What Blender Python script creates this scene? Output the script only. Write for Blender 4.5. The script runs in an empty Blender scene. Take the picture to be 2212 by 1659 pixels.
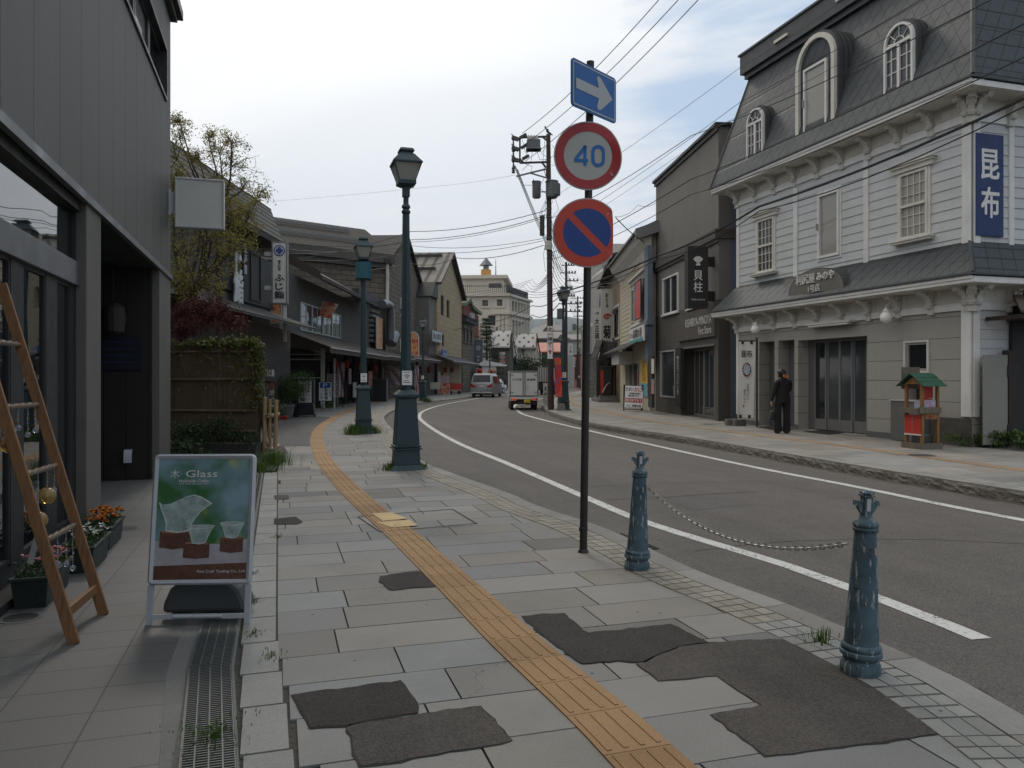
import bpy,math,random
from math import sin,cos,pi,radians,sqrt,atan2,hypot
from mathutils import Vector,Matrix
random.seed(7)
SC=bpy.context.scene
COL=SC.collection
# ---------------------------------------------------------------- camera
K,CU,CV,H=1661.0,1106.0,815.0,1.6
cam=bpy.data.cameras.new('camera');camo=bpy.data.objects.new('camera',cam);COL.objects.link(camo)
camo.location=(0,0,H);camo.rotation_euler=(radians(90),0,0)
cam.sensor_width=36;cam.lens=K/2212*36;cam.shift_y=-14.5/2212
cam.clip_start=.05;cam.clip_end=12000
SC.camera=camo
SC.view_settings.view_transform='Standard';SC.view_settings.look='None'
SC.view_settings.exposure=0.0;SC.view_settings.gamma=1
SC.cycles.max_bounces=6;SC.cycles.use_denoising=True
SC.cycles.caustics_reflective=False;SC.cycles.caustics_refractive=False
# ---------------------------------------------------------------- node helper
class NT:
 def __init__(s,nt):s.t=nt;s.n=nt.nodes;s.l=nt.links;s.n.clear()
 def node(s,typ,**kw):
  n=s.n.new(typ)
  for k,v in kw.items():
   if k in('ins',):
    for a,b in v.items():s.put(n.inputs[a],b)
   else:setattr(n,k,v)
  return n
 def put(s,sock,v):
  if isinstance(v,bpy.types.NodeSocket):s.l.new(v,sock)
  elif v is not None:sock.default_value=v
 def m(s,op,a,b=None,c=None,clamp=False):
  n=s.n.new('ShaderNodeMath');n.operation=op;n.use_clamp=clamp
  s.put(n.inputs[0],a)
  if b is not None:s.put(n.inputs[1],b)
  if c is not None:s.put(n.inputs[2],c)
  return n.outputs[0]
 def mix(s,f,a,b,mode='MIX'):
  n=s.n.new('ShaderNodeMix');n.data_type='RGBA';n.blend_type=mode
  s.put(n.inputs[0],f);s.put(n.inputs[6],c4(a));s.put(n.inputs[7],c4(b));return n.outputs[2]
 def ramp(s,f,p0,p1,c0=0.0,c1=1.0):
  n=s.n.new('ShaderNodeMapRange');n.clamp=True
  s.put(n.inputs[0],f);n.inputs[1].default_value=p0;n.inputs[2].default_value=p1
  n.inputs[3].default_value=c0;n.inputs[4].default_value=c1;return n.outputs[0]
 def noise(s,vec,sc,det=4,rough=.55,dist=0,col=False):
  n=s.n.new('ShaderNodeTexNoise');s.put(n.inputs['Vector'],vec);n.inputs['Scale'].default_value=sc
  n.inputs['Detail'].default_value=det;n.inputs['Roughness'].default_value=rough;n.inputs['Distortion'].default_value=dist
  return n.outputs['Color' if col else 'Fac']
 def xyz(s,vec):
  n=s.n.new('ShaderNodeSeparateXYZ');s.put(n.inputs[0],vec);return n.outputs
 def comb(s,x,y,z):
  n=s.n.new('ShaderNodeCombineXYZ');s.put(n.inputs[0],x);s.put(n.inputs[1],y);s.put(n.inputs[2],z);return n.outputs[0]
def c4(c):
 if isinstance(c,bpy.types.NodeSocket):return c
 if isinstance(c,(int,float)):return(c,c,c,1)
 return tuple(c)+(1,)if len(c)==3 else tuple(c)
 # ---------------------------------------------------------------- sky
W=bpy.data.worlds.new('World');SC.world=W;W.use_nodes=True
w=NT(W.node_tree)
SUN_EL,SUN_AZ=radians(42),radians(-16)
sky=w.node('ShaderNodeTexSky',sky_type='NISHITA',sun_disc=False)
sky.sun_elevation=SUN_EL;sky.sun_rotation=SUN_AZ;sky.air_density=1.0;sky.dust_density=1.5
gen=w.node('ShaderNodeTexCoord').outputs['Generated']
gx,gy,gz=w.xyz(gen)
zz=w.m('MAXIMUM',w.m('ADD',gz,.13),.05)
px,py=w.m('DIVIDE',gx,zz),w.m('DIVIDE',gy,zz)
rx=w.m('ADD',w.m('MULTIPLY',px,.93),w.m('MULTIPLY',py,-.36))
ry=w.m('ADD',w.m('MULTIPLY',px,.36),w.m('MULTIPLY',py,.93))
cv=w.comb(w.m('MULTIPLY',rx,.55),w.m('MULTIPLY',ry,1.25),0.0)
n1=w.noise(cv,.9,8,.58,.35)
n2=w.noise(cv,3.2,8,.62,.5)
side=w.m('ADD',w.m('MULTIPLY',gx,1.0),w.m('MULTIPLY',gz,.35))
dens=w.m('ADD',w.m('MULTIPLY',n1,.72),w.m('MULTIPLY',n2,.30))
dens=w.m('SUBTRACT',dens,w.ramp(side,.08,.36,-.14,.085))
mask=w.ramp(dens,.40,.53)
thick=w.ramp(w.noise(w.comb(w.m('MULTIPLY',rx,.35),w.m('MULTIPLY',ry,1.1),3.7),1.0,6,.5,.2),.38,.62)
sunv=Vector((sin(SUN_AZ)*cos(SUN_EL),cos(SUN_AZ)*cos(SUN_EL),sin(SUN_EL)))
vd=w.node('ShaderNodeVectorMath',operation='DOT_PRODUCT');w.put(vd.inputs[0],gen);vd.inputs[1].default_value=sunv
glow=w.m('POWER',w.m('MAXIMUM',vd.outputs['Value'],0.0),5.0)
ccol=w.mix(thick,(5.5,6.2,7.1),(9.5,9.45,9.3))
low=w.ramp(gz,.0,.16)
ccol=w.mix(low,(9.3,8.6,8.1),ccol)
ccol=w.mix(w.m('MULTIPLY',glow,.75),ccol,(12.5,12.3,12.0))
bcol=w.mix(.75,sky.outputs[0],(4.3,5.8,7.6))
scol=w.mix(mask,bcol,ccol)
over=w.ramp(gz,.46,.70,1.0,1.45)  # unseen sky overhead is brightened, then tinted warm below, to light the ground
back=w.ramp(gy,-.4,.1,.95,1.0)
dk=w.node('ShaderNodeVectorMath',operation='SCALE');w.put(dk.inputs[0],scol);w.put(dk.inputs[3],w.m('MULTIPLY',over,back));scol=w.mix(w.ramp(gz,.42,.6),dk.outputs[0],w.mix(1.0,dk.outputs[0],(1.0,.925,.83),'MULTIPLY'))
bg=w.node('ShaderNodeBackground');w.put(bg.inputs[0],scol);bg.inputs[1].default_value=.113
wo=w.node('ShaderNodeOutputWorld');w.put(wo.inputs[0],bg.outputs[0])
sl=bpy.data.lights.new('sun','SUN');sl.energy=.9;sl.angle=radians(12);sl.color=(1,.94,.85)
so=bpy.data.objects.new('sun',sl);COL.objects.link(so)
so.rotation_euler=Vector(-sunv).to_track_quat('-Z','Y').to_euler();so.location=(0,0,40)
# ---------------------------------------------------------------- materials
MATS={}
def bsdf(t,col,rough,metal=0,ior=1.45,normal=None,alpha=None,emit=None,trans=0):
 b=t.node('ShaderNodeBsdfPrincipled')
 t.put(b.inputs['Base Color'],c4(col));t.put(b.inputs['Roughness'],rough);b.inputs['Metallic'].default_value=metal
 b.inputs['IOR'].default_value=ior;b.inputs['Transmission Weight'].default_value=trans
 if normal is not None:t.put(b.inputs['Normal'],normal)
 if emit:b.inputs['Emission Color'].default_value=c4(emit[0]);b.inputs['Emission Strength'].default_value=emit[1]
 o=t.node('ShaderNodeOutputMaterial');t.put(o.inputs[0],b.outputs[0]);return b
def newmat(name):
 m=bpy.data.materials.new(name);m.use_nodes=True;MATS[name]=m;return m,NT(m.node_tree)
def objco(t):return t.node('ShaderNodeTexCoord').outputs['Object']
def bump(t,h,dist=.01,st=1.0):
 b=t.node('ShaderNodeBump');b.inputs['Distance'].default_value=dist;b.inputs['Strength'].default_value=st
 t.put(b.inputs['Height'],h);return b.outputs[0]
def grime(t,co,col,var=.18,sc=1.3,streak=True):
 """weathering of the surface itself: blotches plus fine grain"""
 a=t.noise(co,sc,6,.6);f=t.noise(co,sc*22,3,.6)
 k=t.m('ADD',t.m('MULTIPLY',t.m('SUBTRACT',a,.5),2.2*var),t.m('MULTIPLY',t.m('SUBTRACT',f,.5),1.1*var))
 if streak:
  x,y,z=t.xyz(co);s=t.noise(t.comb(t.m('MULTIPLY',t.m('ADD',x,y),5.0),0.0,t.m('MULTIPLY',z,.35)),1.6,4,.6)
  k=t.m('ADD',k,t.m('MULTIPLY',t.m('SUBTRACT',s,.5),1.2*var))
 k=t.m('ADD',k,1.0)
 n=t.node('ShaderNodeVectorMath',operation='SCALE');t.put(n.inputs[0],c4(col)[:3]if not isinstance(col,bpy.types.NodeSocket)else col);t.put(n.inputs[3],k)
 return n.outputs[0]
def mk(name,col,rough=.75,var=.15,sc=1.3,bmp=.002,bsc=60,metal=0,ior=1.45,emit=None,streak=False):
 if name in MATS:return MATS[name]
 m,t=newmat(name);co=objco(t)
 c=grime(t,co,col,var,sc,streak)if var else col
 nr=bump(t,t.noise(co,bsc,3,.6),bmp)if bmp else None
 r=t.ramp(t.noise(co,sc*3,4),.3,.7,max(0,rough-.08),min(1,rough+.08))if rough>.15 else rough
 bsdf(t,c,r,metal,ior,nr,emit=emit);return m
def linemask(t,v,period,width):
 f=t.m('FRACT',t.m('DIVIDE',v,period));d=t.m('ABSOLUTE',t.m('SUBTRACT',f,.5))
 return t.ramp(d,.5-width/period,.5-width*.55/period)
def mk_lines(name,col,lcol,lines,rough=.6,var=.15,sc=1.2,metal=0,rel=.006,ior=1.45):
 """lines: list of (kx,ky,kz,period,width,weight) in object space"""
 m,t=newmat(name);co=objco(t);x,y,z=t.xyz(co)
 c=grime(t,co,col,var,sc);h=None
 for kx,ky,kz,p,wd,wt in lines:
  v=t.m('ADD',t.m('ADD',t.m('MULTIPLY',x,kx),t.m('MULTIPLY',y,ky)),t.m('MULTIPLY',z,kz))
  k=linemask(t,v,p,wd)
  c=t.mix(t.m('MULTIPLY',k,wt),c,lcol)
  h=t.m('MULTIPLY',k,-wt)if h is None else t.m('ADD',h,t.m('MULTIPLY',k,-wt))
 bsdf(t,c,rough,metal,ior,bump(t,h,rel));return m
def mk_brick(name,c1,c2,mortar,bw,bh,ms=.012,rough=.85,var=.22,rel=.01,off=.5,horiz=False,bsc=26):
 m,t=newmat(name);co=objco(t);x,y,z=t.xyz(co)
 v=t.comb(x,y,0.0)if horiz else t.comb(t.m('ADD',x,y),z,0.0)
 b=t.node('ShaderNodeTexBrick',offset=off);t.put(b.inputs['Vector'],v)
 b.inputs['Color1'].default_value=c4(c1);b.inputs['Color2'].default_value=c4(c2);b.inputs['Mortar'].default_value=c4(mortar)
 b.inputs['Scale'].default_value=1;b.inputs['Brick Width'].default_value=bw;b.inputs['Row Height'].default_value=bh
 b.inputs['Mortar Size'].default_value=ms;b.inputs['Mortar Smooth'].default_value=.2;b.inputs['Bias'].default_value=-.1
 c=grime(t,co,b.outputs['Color'],var,1.6,not horiz)
 hh=t.m('ADD',t.m('MULTIPLY',b.outputs['Fac'],-1.0),t.m('MULTIPLY',t.noise(co,bsc,5,.65),.7))
 bsdf(t,c,rough,normal=bump(t,hh,rel));return m
def mk_asphalt(name,col,var=.2,rough=.88,tint=(1,1,1)):
 m,t=newmat(name);co=objco(t)
 a=t.noise(co,.35,5,.6);b=t.noise(co,3.0,5,.65)
 x,y,z=t.xyz(co)
 wr=t.noise(t.comb(t.m('ADD',t.m('MULTIPLY',x,.96),t.m('MULTIPLY',y,.29)),t.m('MULTIPLY',t.m('ADD',t.m('MULTIPLY',x,-.29),t.m('MULTIPLY',y,.96)),.08),0.0),1.6,4,.6)
 g=t.node('ShaderNodeTexVoronoi');t.put(g.inputs['Vector'],co);g.inputs['Scale'].default_value=130
 k=t.m('ADD',t.m('ADD',t.m('MULTIPLY',t.m('SUBTRACT',a,.5),var*1.6),t.m('MULTIPLY',t.m('SUBTRACT',b,.5),var*1.6)),t.m('MULTIPLY',t.m('SUBTRACT',wr,.5),var*2.6))
 k=t.m('ADD',k,t.m('MULTIPLY',t.m('SUBTRACT',t.xyz(g.outputs['Color'])[0],.5),.8))
 k=t.m('ADD',k,1.0)
 n=t.node('ShaderNodeVectorMath',operation='SCALE');n.inputs[0].default_value=col;t.put(n.inputs[3],k)
 c=n.outputs[0]
 cr=t.node('ShaderNodeTexVoronoi',feature='DISTANCE_TO_EDGE');t.put(cr.inputs['Vector'],t.node('ShaderNodeVectorMath',operation='ADD',ins={0:co,1:t.noise(co,1.5,4,.6,0,True)}).outputs[0]);cr.inputs['Scale'].default_value=.16
 ck=t.m('MULTIPLY',t.ramp(cr.outputs[0],.0012,.0005),t.ramp(t.noise(co,.5,2),.56,.62))
 c=t.mix(t.m('MULTIPLY',ck,.45),c,(.012,.012,.012))
 bsdf(t,c,rough,normal=bump(t,g.outputs['Distance'],.004,.8));return m
def mk_paint_line(name,col,under):
 m,t=newmat(name);co=objco(t)
 k=t.ramp(t.m('ADD',t.m('MULTIPLY',t.noise(co,34,5,.7),.7),t.m('MULTIPLY',t.noise(co,4,4),.3)),.40,.47)
 bsdf(t,t.mix(k,under,grime(t,co,col,.1,2,False)),.75,normal=bump(t,t.noise(co,120,3),.002));return m
def mk_attr(name,rough=.85,var=.10,sc=2.0,speck=.35,spsc=160,bmp=.002,edge=None):
 """colour per face comes from the 'tone' attribute: each slab its own stone"""
 m,t=newmat(name);co=objco(t)
 a=t.node('ShaderNodeAttribute',attribute_name='tone').outputs['Color']
 c=grime(t,co,a,var,sc,False)
 v=t.noise(co,spsc,2,.7)
 k=t.m('ADD',t.m('MULTIPLY',t.m('SUBTRACT',v,.5),speck*2.4),1.0)
 n=t.node('ShaderNodeVectorMath',operation='SCALE');t.put(n.inputs[0],c);t.put(n.inputs[3],k)
 st=t.ramp(t.noise(co,.9,5,.6),.5,.75,1.0,.80)
 n2_=t.node('ShaderNodeVectorMath',operation='SCALE');t.put(n2_.inputs[0],n.outputs[0]);t.put(n2_.inputs[3],st)
 cr=t.node('ShaderNodeTexVoronoi',feature='DISTANCE_TO_EDGE');t.put(cr.inputs['Vector'],t.node('ShaderNodeVectorMath',operation='ADD',ins={0:co,1:t.noise(co,2.0,5,.6,0,True)}).outputs[0]);cr.inputs['Scale'].default_value=.55
 ck=t.m('MULTIPLY',t.ramp(cr.outputs[0],.0045,.0015),t.ramp(t.noise(co,.45,2),.54,.60))
 n2_=t.node('ShaderNodeVectorMath',operation='SCALE',ins={0:n2_.outputs[0],3:t.m('SUBTRACT',1.0,t.m('MULTIPLY',ck,.6))})
 dots=t.node('ShaderNodeTexVoronoi');t.put(dots.inputs['Vector'],co);dots.inputs['Scale'].default_value=7.0
 dk=t.m('MULTIPLY',t.ramp(dots.outputs['Distance'],.085,.06),t.m('GREATER_THAN',t.xyz(dots.outputs['Color'])[0],.72))
 c=t.mix(t.m('MULTIPLY',dk,.75),n2_.outputs[0],(.03,.03,.03))
 bsdf(t,c,rough,normal=bump(t,t.noise(co,220,3,.7),bmp));return m
def mk_glass(name,col=(.015,.018,.02),rough=.03,ior=1.6):
 m,t=newmat(name);co=objco(t)
 nr=bump(t,t.noise(co,.8,2),.004)
 bsdf(t,col,rough,0,ior,nr);return m
def mk_leaf(name,c1,c2,tr=.25):
 m,t=newmat(name);co=objco(t)
 k=t.noise(co,2.3,3,.6);k2=t.node('ShaderNodeTexWhiteNoise');t.put(k2.inputs['Vector'],t.node('ShaderNodeNewGeometry').outputs['Random Per Island'])
 r=t.node('ShaderNodeNewGeometry').outputs['Random Per Island']
 f=t.m('ADD',t.m('MULTIPLY',r,.5),t.m('MULTIPLY',k,.6));f=t.ramp(f,.25,.85)
 b=t.node('ShaderNodeBsdfPrincipled');t.put(b.inputs['Base Color'],t.mix(f,c1,c2));b.inputs['Roughness'].default_value=.6
 tl=t.node('ShaderNodeBsdfTranslucent');t.put(tl.inputs[0],t.mix(f,c1,c2))
 mx=t.node('ShaderNodeMixShader');mx.inputs[0].default_value=tr;t.put(mx.inputs[1],b.outputs[0]);t.put(mx.inputs[2],tl.outputs[0])
 o=t.node('ShaderNodeOutputMaterial');t.put(o.inputs[0],mx.outputs[0]);return m
 # ---------------------------------------------------------------- geometry
class MB:
 def __init__(s):s.v=[];s.f=[];s.c=[];s.mi=[];s.cur=0;s.col=None
 def add(s,vs,fs):
  b=len(s.v);s.v+=[tuple(p)for p in vs]
  for f in fs:s.f.append(tuple(i+b for i in f));s.mi.append(s.cur);s.c.append(s.col)
  return s
 def box(s,x0,x1,y0,y1,z0,z1):
  if x0>x1:x0,x1=x1,x0
  if y0>y1:y0,y1=y1,y0
  if z0>z1:z0,z1=z1,z0
  return s.add([(x0,y0,z0),(x1,y0,z0),(x1,y1,z0),(x0,y1,z0),(x0,y0,z1),(x1,y0,z1),(x1,y1,z1),(x0,y1,z1)],[(0,3,2,1),(4,5,6,7),(0,1,5,4),(1,2,6,5),(2,3,7,6),(3,0,4,7)])
 def obox(s,c,sz,rz=0,rx=0,ry=0):
  R=Matrix.Rotation(rz,3,'Z')@Matrix.Rotation(ry,3,'Y')@Matrix.Rotation(rx,3,'X')
  q=MB().box(-sz[0]/2,sz[0]/2,-sz[1]/2,sz[1]/2,-sz[2]/2,sz[2]/2)
  return s.add([tuple(R@Vector(p)+Vector(c))for p in q.v],q.f)
 def quad(s,*p):return s.add(p,[tuple(range(len(p)))])
 def prism(s,pts,ext):
  n=len(pts);e=Vector(ext);P=[Vector(p)for p in pts]
  return s.add([tuple(p)for p in P]+[tuple(p+e)for p in P],[tuple(range(n))[::-1],tuple(range(n,2*n))]+[(i,(i+1)%n,n+(i+1)%n,n+i)for i in range(n)])
 def frame_rect(s,x0,x1,z0,z1,w,y0,y1):
  s.box(x0,x1,y0,y1,z0,z0+w);s.box(x0,x1,y0,y1,z1-w,z1)
  s.box(x0,x0+w,y0,y1,z0+w,z1-w);return s.box(x1-w,x1,y0,y1,z0+w,z1-w)
 def tube(s,p,q,r0,r1=None,n=8,cap=True):
  p,q=Vector(p),Vector(q);r1=r0 if r1 is None else r1
  d=(q-p);
  if d.length<1e-6:return s
  d.normalize();a=d.orthogonal().normalized();b=d.cross(a)
  vs=[]
  for c,r in((p,r0),(q,r1)):
   for i in range(n):
    t=2*pi*i/n;vs.append(tuple(c+(a*cos(t)+b*sin(t))*r))
  fs=[(i,(i+1)%n,n+(i+1)%n,n+i)for i in range(n)]
  if cap:fs+=[tuple(range(n))[::-1],tuple(range(n,2*n))]
  return s.add(vs,fs)
 def path(s,pts,r,n=6,r1=None):
  P=[Vector(p)for p in pts];m=len(P);vs=[];a=None
  for i,p in enumerate(P):
   d=(P[min(i+1,m-1)]-P[max(i-1,0)]).normalized()
   a=d.orthogonal().normalized()if a is None else(a-d*a.dot(d)).normalized()
   b=d.cross(a);rr=r if r1 is None else r+(r1-r)*i/(m-1)
   for k in range(n):
    t=2*pi*k/n;vs.append(tuple(p+(a*cos(t)+b*sin(t))*rr))
  fs=[(i*n+k,i*n+(k+1)%n,(i+1)*n+(k+1)%n,(i+1)*n+k)for i in range(m-1)for k in range(n)]
  fs+=[tuple(range(n))[::-1],tuple(range((m-1)*n,m*n))]
  return s.add(vs,fs)
 def lathe(s,prof,n=24,c=(0,0,0),flute=0,fr=(0,0)):
  vs=[];m=len(prof)
  for j,(r,z)in enumerate(prof):
   for k in range(n):
    t=2*pi*k/n;rr=r
    if flute and fr[0]<=z<=fr[1]and k%2:rr=r*(1-flute)
    vs.append((c[0]+rr*cos(t),c[1]+rr*sin(t),c[2]+z))
  fs=[(i*n+k,i*n+(k+1)%n,(i+1)*n+(k+1)%n,(i+1)*n+k)for i in range(m-1)for k in range(n)]
  fs+=[tuple(range(n))[::-1],tuple(range((m-1)*n,m*n))]
  return s.add(vs,fs)
 def sph(s,c,r,n=12,m=8,sx=1,sy=1,sz=1):
  vs=[(c[0]+r*sx*sin(pi*j/m)*cos(2*pi*k/n),c[1]+r*sy*sin(pi*j/m)*sin(2*pi*k/n),c[2]+r*sz*cos(pi*j/m))for j in range(m+1)for k in range(n)]
  return s.add(vs,[(j*n+k,(j+1)*n+k,(j+1)*n+(k+1)%n,j*n+(k+1)%n)for j in range(m)for k in range(n)])
 def xf(s,M):
  s.v=[tuple(M@Vector(p))for p in s.v];return s
 def join(s,o,M=None):
  return s.add([tuple(M@Vector(p))if M else p for p in o.v],o.f)
class Frame:
 """local frame on the ground: x right along the front, y into it, z up"""
 def __init__(s,a,b=None,ang=None):
  s.a=Vector((a[0],a[1]))
  if b is not None:s.x=(Vector((b[0],b[1]))-s.a);s.len=s.x.length;s.x.normalize()
  else:s.x=Vector((cos(ang),sin(ang)));s.len=0
  s.y=Vector((-s.x.y,s.x.x));s.ang=atan2(s.x.y,s.x.x)
 def at(s,u,v=None,yo=0):
  d=Vector(((u-CU)/K,1.0));lam=(s.a.dot(s.y)+yo)/d.dot(s.y)
  x=(d*lam-s.a).dot(s.x)
  return x if v is None else(x,H-(v-CV)/K*lam)
 def X(s,u,yo=0):return s.at(u,None,yo)
 def Z(s,u,v,yo=0):return s.at(u,v,yo)[1]
 def W(s,x,y,z=0):p=s.a+s.x*x+s.y*y;return(p.x,p.y,z)
 def L(s,wx,wy):p=Vector((wx,wy))-s.a;return p.dot(s.x),p.dot(s.y)
def G(u,v,z=0.0):
 y=K*(H-z)/(v-CV);return((u-CU)/K*y,y)
def P(u,y):return((u-CU)/K*y,y)
WORLD=Frame((0,0),ang=0)
TH=radians(16.94)
DX,DY=-sin(TH),cos(TH)
def ST(t,s):return(t*cos(TH)-s*sin(TH),t*sin(TH)+s*cos(TH))
STF=Frame((0,0),ang=TH)
def props(o,label=None,cat=None,group=None,kind=None):
 if label:o['label']=label
 if cat:o['category']=cat
 if group:o['group']=group
 if kind:o['kind']=kind
 return o
def mesh_obj(name,mb,mat,off=(0,0,0),smooth=None):
 me=bpy.data.meshes.new(name)
 ox,oy,oz=off
 me.from_pydata([(x-ox,y-oy,z-oz)for x,y,z in mb.v],[],mb.f)
 mats=mat if isinstance(mat,(list,tuple))else[mat]
 for m in mats:me.materials.append(MATS[m]if isinstance(m,str)else m)
 if len(mats)>1:me.polygons.foreach_set('material_index',mb.mi)
 if any(c is not None for c in mb.c):
  at=me.color_attributes.new('tone','FLOAT_COLOR','CORNER');d=[]
  for f,c in zip(mb.f,mb.c):d+=list(c4(c or(.3,.3,.3)))*len(f)
  at.data.foreach_set('color',d)
 me.update()
 if smooth is not None:
  me.polygons.foreach_set('use_smooth',[True]*len(me.polygons))
  me.set_sharp_from_angle(angle=radians(smooth))
 o=bpy.data.objects.new(name,me);COL.objects.link(o);return o
def recalc(o):
 import bmesh
 b=bmesh.new();b.from_mesh(o.data);bmesh.ops.recalc_face_normals(b,faces=b.faces);b.to_mesh(o.data);b.free();return o
def struct(name,mb,mat,kind='structure',smooth=None):
 return props(recalc(mesh_obj(name,mb,mat,smooth=smooth)),kind=kind)
class Thing:
 def __init__(s,name,label,cat,fr=WORLD,o=(0,0,0),group=None):
  s.fr=fr;s.o=o;s.e=bpy.data.objects.new(name,None);COL.objects.link(s.e);s.e.empty_display_size=.2
  s.e.location=fr.W(*o);s.e.rotation_euler=(0,0,fr.ang);props(s.e,label,cat,group)
 def part(s,name,mb,mat,parent=None,smooth=None,label=None,bevel=0):
  ob=mesh_obj(name,mb,mat,s.o,smooth)
  if not isinstance(mat,(list,tuple)):recalc(ob)
  ob.parent=parent if parent is not None else s.e
  if label:ob['label']=label
  if bevel:
   b=ob.modifiers.new('bevel','BEVEL');b.width=bevel;b.segments=2;b.limit_method='ANGLE'
  return ob
def single(name,label,cat,mb,mat,fr=WORLD,o=(0,0,0),group=None,smooth=None,bevel=0):
 ob=recalc(mesh_obj(name,mb,mat,o,smooth));ob.location=fr.W(*o);ob.rotation_euler=(0,0,fr.ang)
 if bevel:
  b=ob.modifiers.new('bevel','BEVEL');b.width=bevel;b.segments=2;b.limit_method='ANGLE'
 return props(ob,label,cat,group)
def dup(e,loc,rz,label):
 r=e.copy();COL.objects.link(r);r.location=loc;r.rotation_euler=(0,0,rz);r['label']=label
 for ch in list(e.children):
  c=ch.copy();COL.objects.link(c);c.parent=r
  for g in list(ch.children):
   d=g.copy();COL.objects.link(d);d.parent=c
 return r
 # ---------------------------------------------------------------- lettering
_gl={}
def glyphs(text,bold):
 k=(text,bold)
 if k not in _gl:
  c=bpy.data.curves.new('t','FONT');c.body=text;c.size=1;c.offset=bold;c.resolution_u=2
  o=bpy.data.objects.new('t',c);COL.objects.link(o)
  me=bpy.data.meshes.new_from_object(o.evaluated_get(bpy.context.evaluated_depsgraph_get()))
  _gl[k]=([(v.co.x,v.co.y)for v in me.vertices],[tuple(p.vertices)for p in me.polygons])
  bpy.data.objects.remove(o);bpy.data.curves.remove(c);bpy.data.meshes.remove(me)
 return _gl[k]
def write(mb,text,x,z,h,w=None,y=0.0,bold=.0,vert=False,fn=None,th=0,skew=0):
 """lettering in the xz plane centred at x,z; h cap height; w total width (vert: h is total height, w char width)"""
 if vert:
  n=len(text);st=h/n
  for i,ch in enumerate(text):
   if ch!=' ':write(mb,ch,x,z+h/2-st*(i+.5),st*.86,w,y,bold,False,fn,th,skew)
  return mb
 if bold:
  q=MB()
  for i,(a,b)in enumerate(((-1,-1),(1,-1),(1,1),(-1,1))):write(q,text,x+a*bold*h*.55,z+b*bold*h*.55,h,w,y-.0006*i,0,False,None,th,skew)
  return mb.add([fn(*p)for p in q.v]if fn else q.v,q.f)
 V,F=glyphs(text,bold)
 if not V:return mb
 xs=[p[0]for p in V];zs=[p[1]for p in V];x0,x1,z0,z1=min(xs),max(xs),min(zs),max(zs)
 if len(text)==1 and ord(text)>0x2e80:z0,z1=min(z0,-.06),max(z1,.84);xm=(x0+x1)/2;x0,x1=min(x0,xm-.42),max(x1,xm+.42)
 sz=h/(z1-z0 or 1);sx=(w/(x1-x0 or 1))if w else sz
 vs=[]
 for a,b in V:
  lx,lz=(a-(x0+x1)/2)*sx,(b-(z0+z1)/2)*sz
  lx+=skew*lz
  p=(x+lx,y,z+lz);vs.append(fn(*p)if fn else p)
 if th:
  n=len(vs);e=[]
  cnt={}
  for f in F:
   for i in range(len(f)):
    a,b=f[i],f[(i+1)%len(f)];k=(min(a,b),max(a,b));cnt[k]=cnt.get(k,0)+1
  bk=[(p[0],p[1]+th,p[2])for p in vs]
  mb.add(vs+bk,list(F)+[(a,b,b+n,a+n)for(a,b),c in cnt.items()if c==1]);return mb
 return mb.add(vs,F)
 # ================================================================= MATERIALS
ZL,ZR=.05,.16
mk_asphalt('asphalt',(.094,.085,.078),.26);mk_asphalt('asphalt_drive',(.10,.094,.09));mk_asphalt('patch_dark',(.036,.032,.029),.5,.95);mk_asphalt('patch_grey',(.060,.052,.046),.5)
mk('ground',(.09,.085,.075),.95)
mk_attr('slab');mk_attr('blocks',speck=.25)
mk_attr('kerb_stone',speck=.3,var=.25)
mk('kerb_rock',(.17,.16,.145),.95,.5,3.0,.03,14)
mk('grout',(.028,.026,.024),.95,.3)
mk_paint_line('line_paint',(.52,.52,.5),(.10,.095,.09))
mk_attr('ochre',speck=.3,var=.16,spsc=120)
mk_brick('tiles',(.112,.106,.10),(.130,.124,.116),(.055,.052,.05),.41,.305,.004,.6,.1,.002,0.0,True,60)
mk('concrete',(.16,.155,.145),.9,.3,2.5,.003,40)
mk('soil',(.06,.054,.044),.95,.4,8,.02,30)
mk('iron',(.05,.047,.045),.6,.3,4,.002,60,metal=.3)
def mk_grate():
 m,t=newmat('grate_metal');co=objco(t);x,y,z=t.xyz(co)
 bsdf(t,grime(t,co,(.13,.135,.13),.3,4,False),.6,.5)
mk_grate()
# ================================================================= GROUND
def cat(pts,step=.25):
 P_=[Vector(p)for p in pts];P_=[P_[0]*2-P_[1]]+P_+[P_[-1]*2-P_[-2]];out=[]
 for i in range(1,len(P_)-2):
  a,b,c,d=P_[i-1:i+3];n=max(1,int((c-b).length/step))
  for k in range(n):
   t=k/n;out.append(.5*((2*b)+(c-a)*t+(2*a-5*b+4*c-d)*t*t+(3*b-a-3*c+d)*t**3))
 out.append(P_[-2]);return out
def offs(pl,d):
 out=[]
 for i,p in enumerate(pl):
  t=(pl[min(i+1,len(pl)-1)]-pl[max(i-1,0)]).normalized();out.append(p+Vector((-t.y,t.x))*d)
 return out
def strip(mb,a,b,za,zb=None):
 zb=za if zb is None else zb
 n=min(len(a),len(b));mb.add([(p.x,p.y,za)for p in a[:n]]+[(p.x,p.y,zb)for p in b[:n]],[(i,i+1,n+i+1,n+i)for i in range(n-1)]);return mb
def sheet(pts,z,th=0):
 mb=MB()
 if th:return mb.prism([(p[0],p[1],z-th)for p in pts],(0,0,th))
 return mb.quad(*[(p[0],p[1],z)for p in pts])
mb=MB();mb.quad((-5800,-2900,-.04),(5800,-2900,-.04),(5800,6800,-.04),(-5800,6800,-.04));struct('ground',mb,'ground')
mb=MB();mb.quad((-14,-14,0),(42,-14,0),(60,260,0),(-14,260,0));struct('road',mb,'asphalt')
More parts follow.
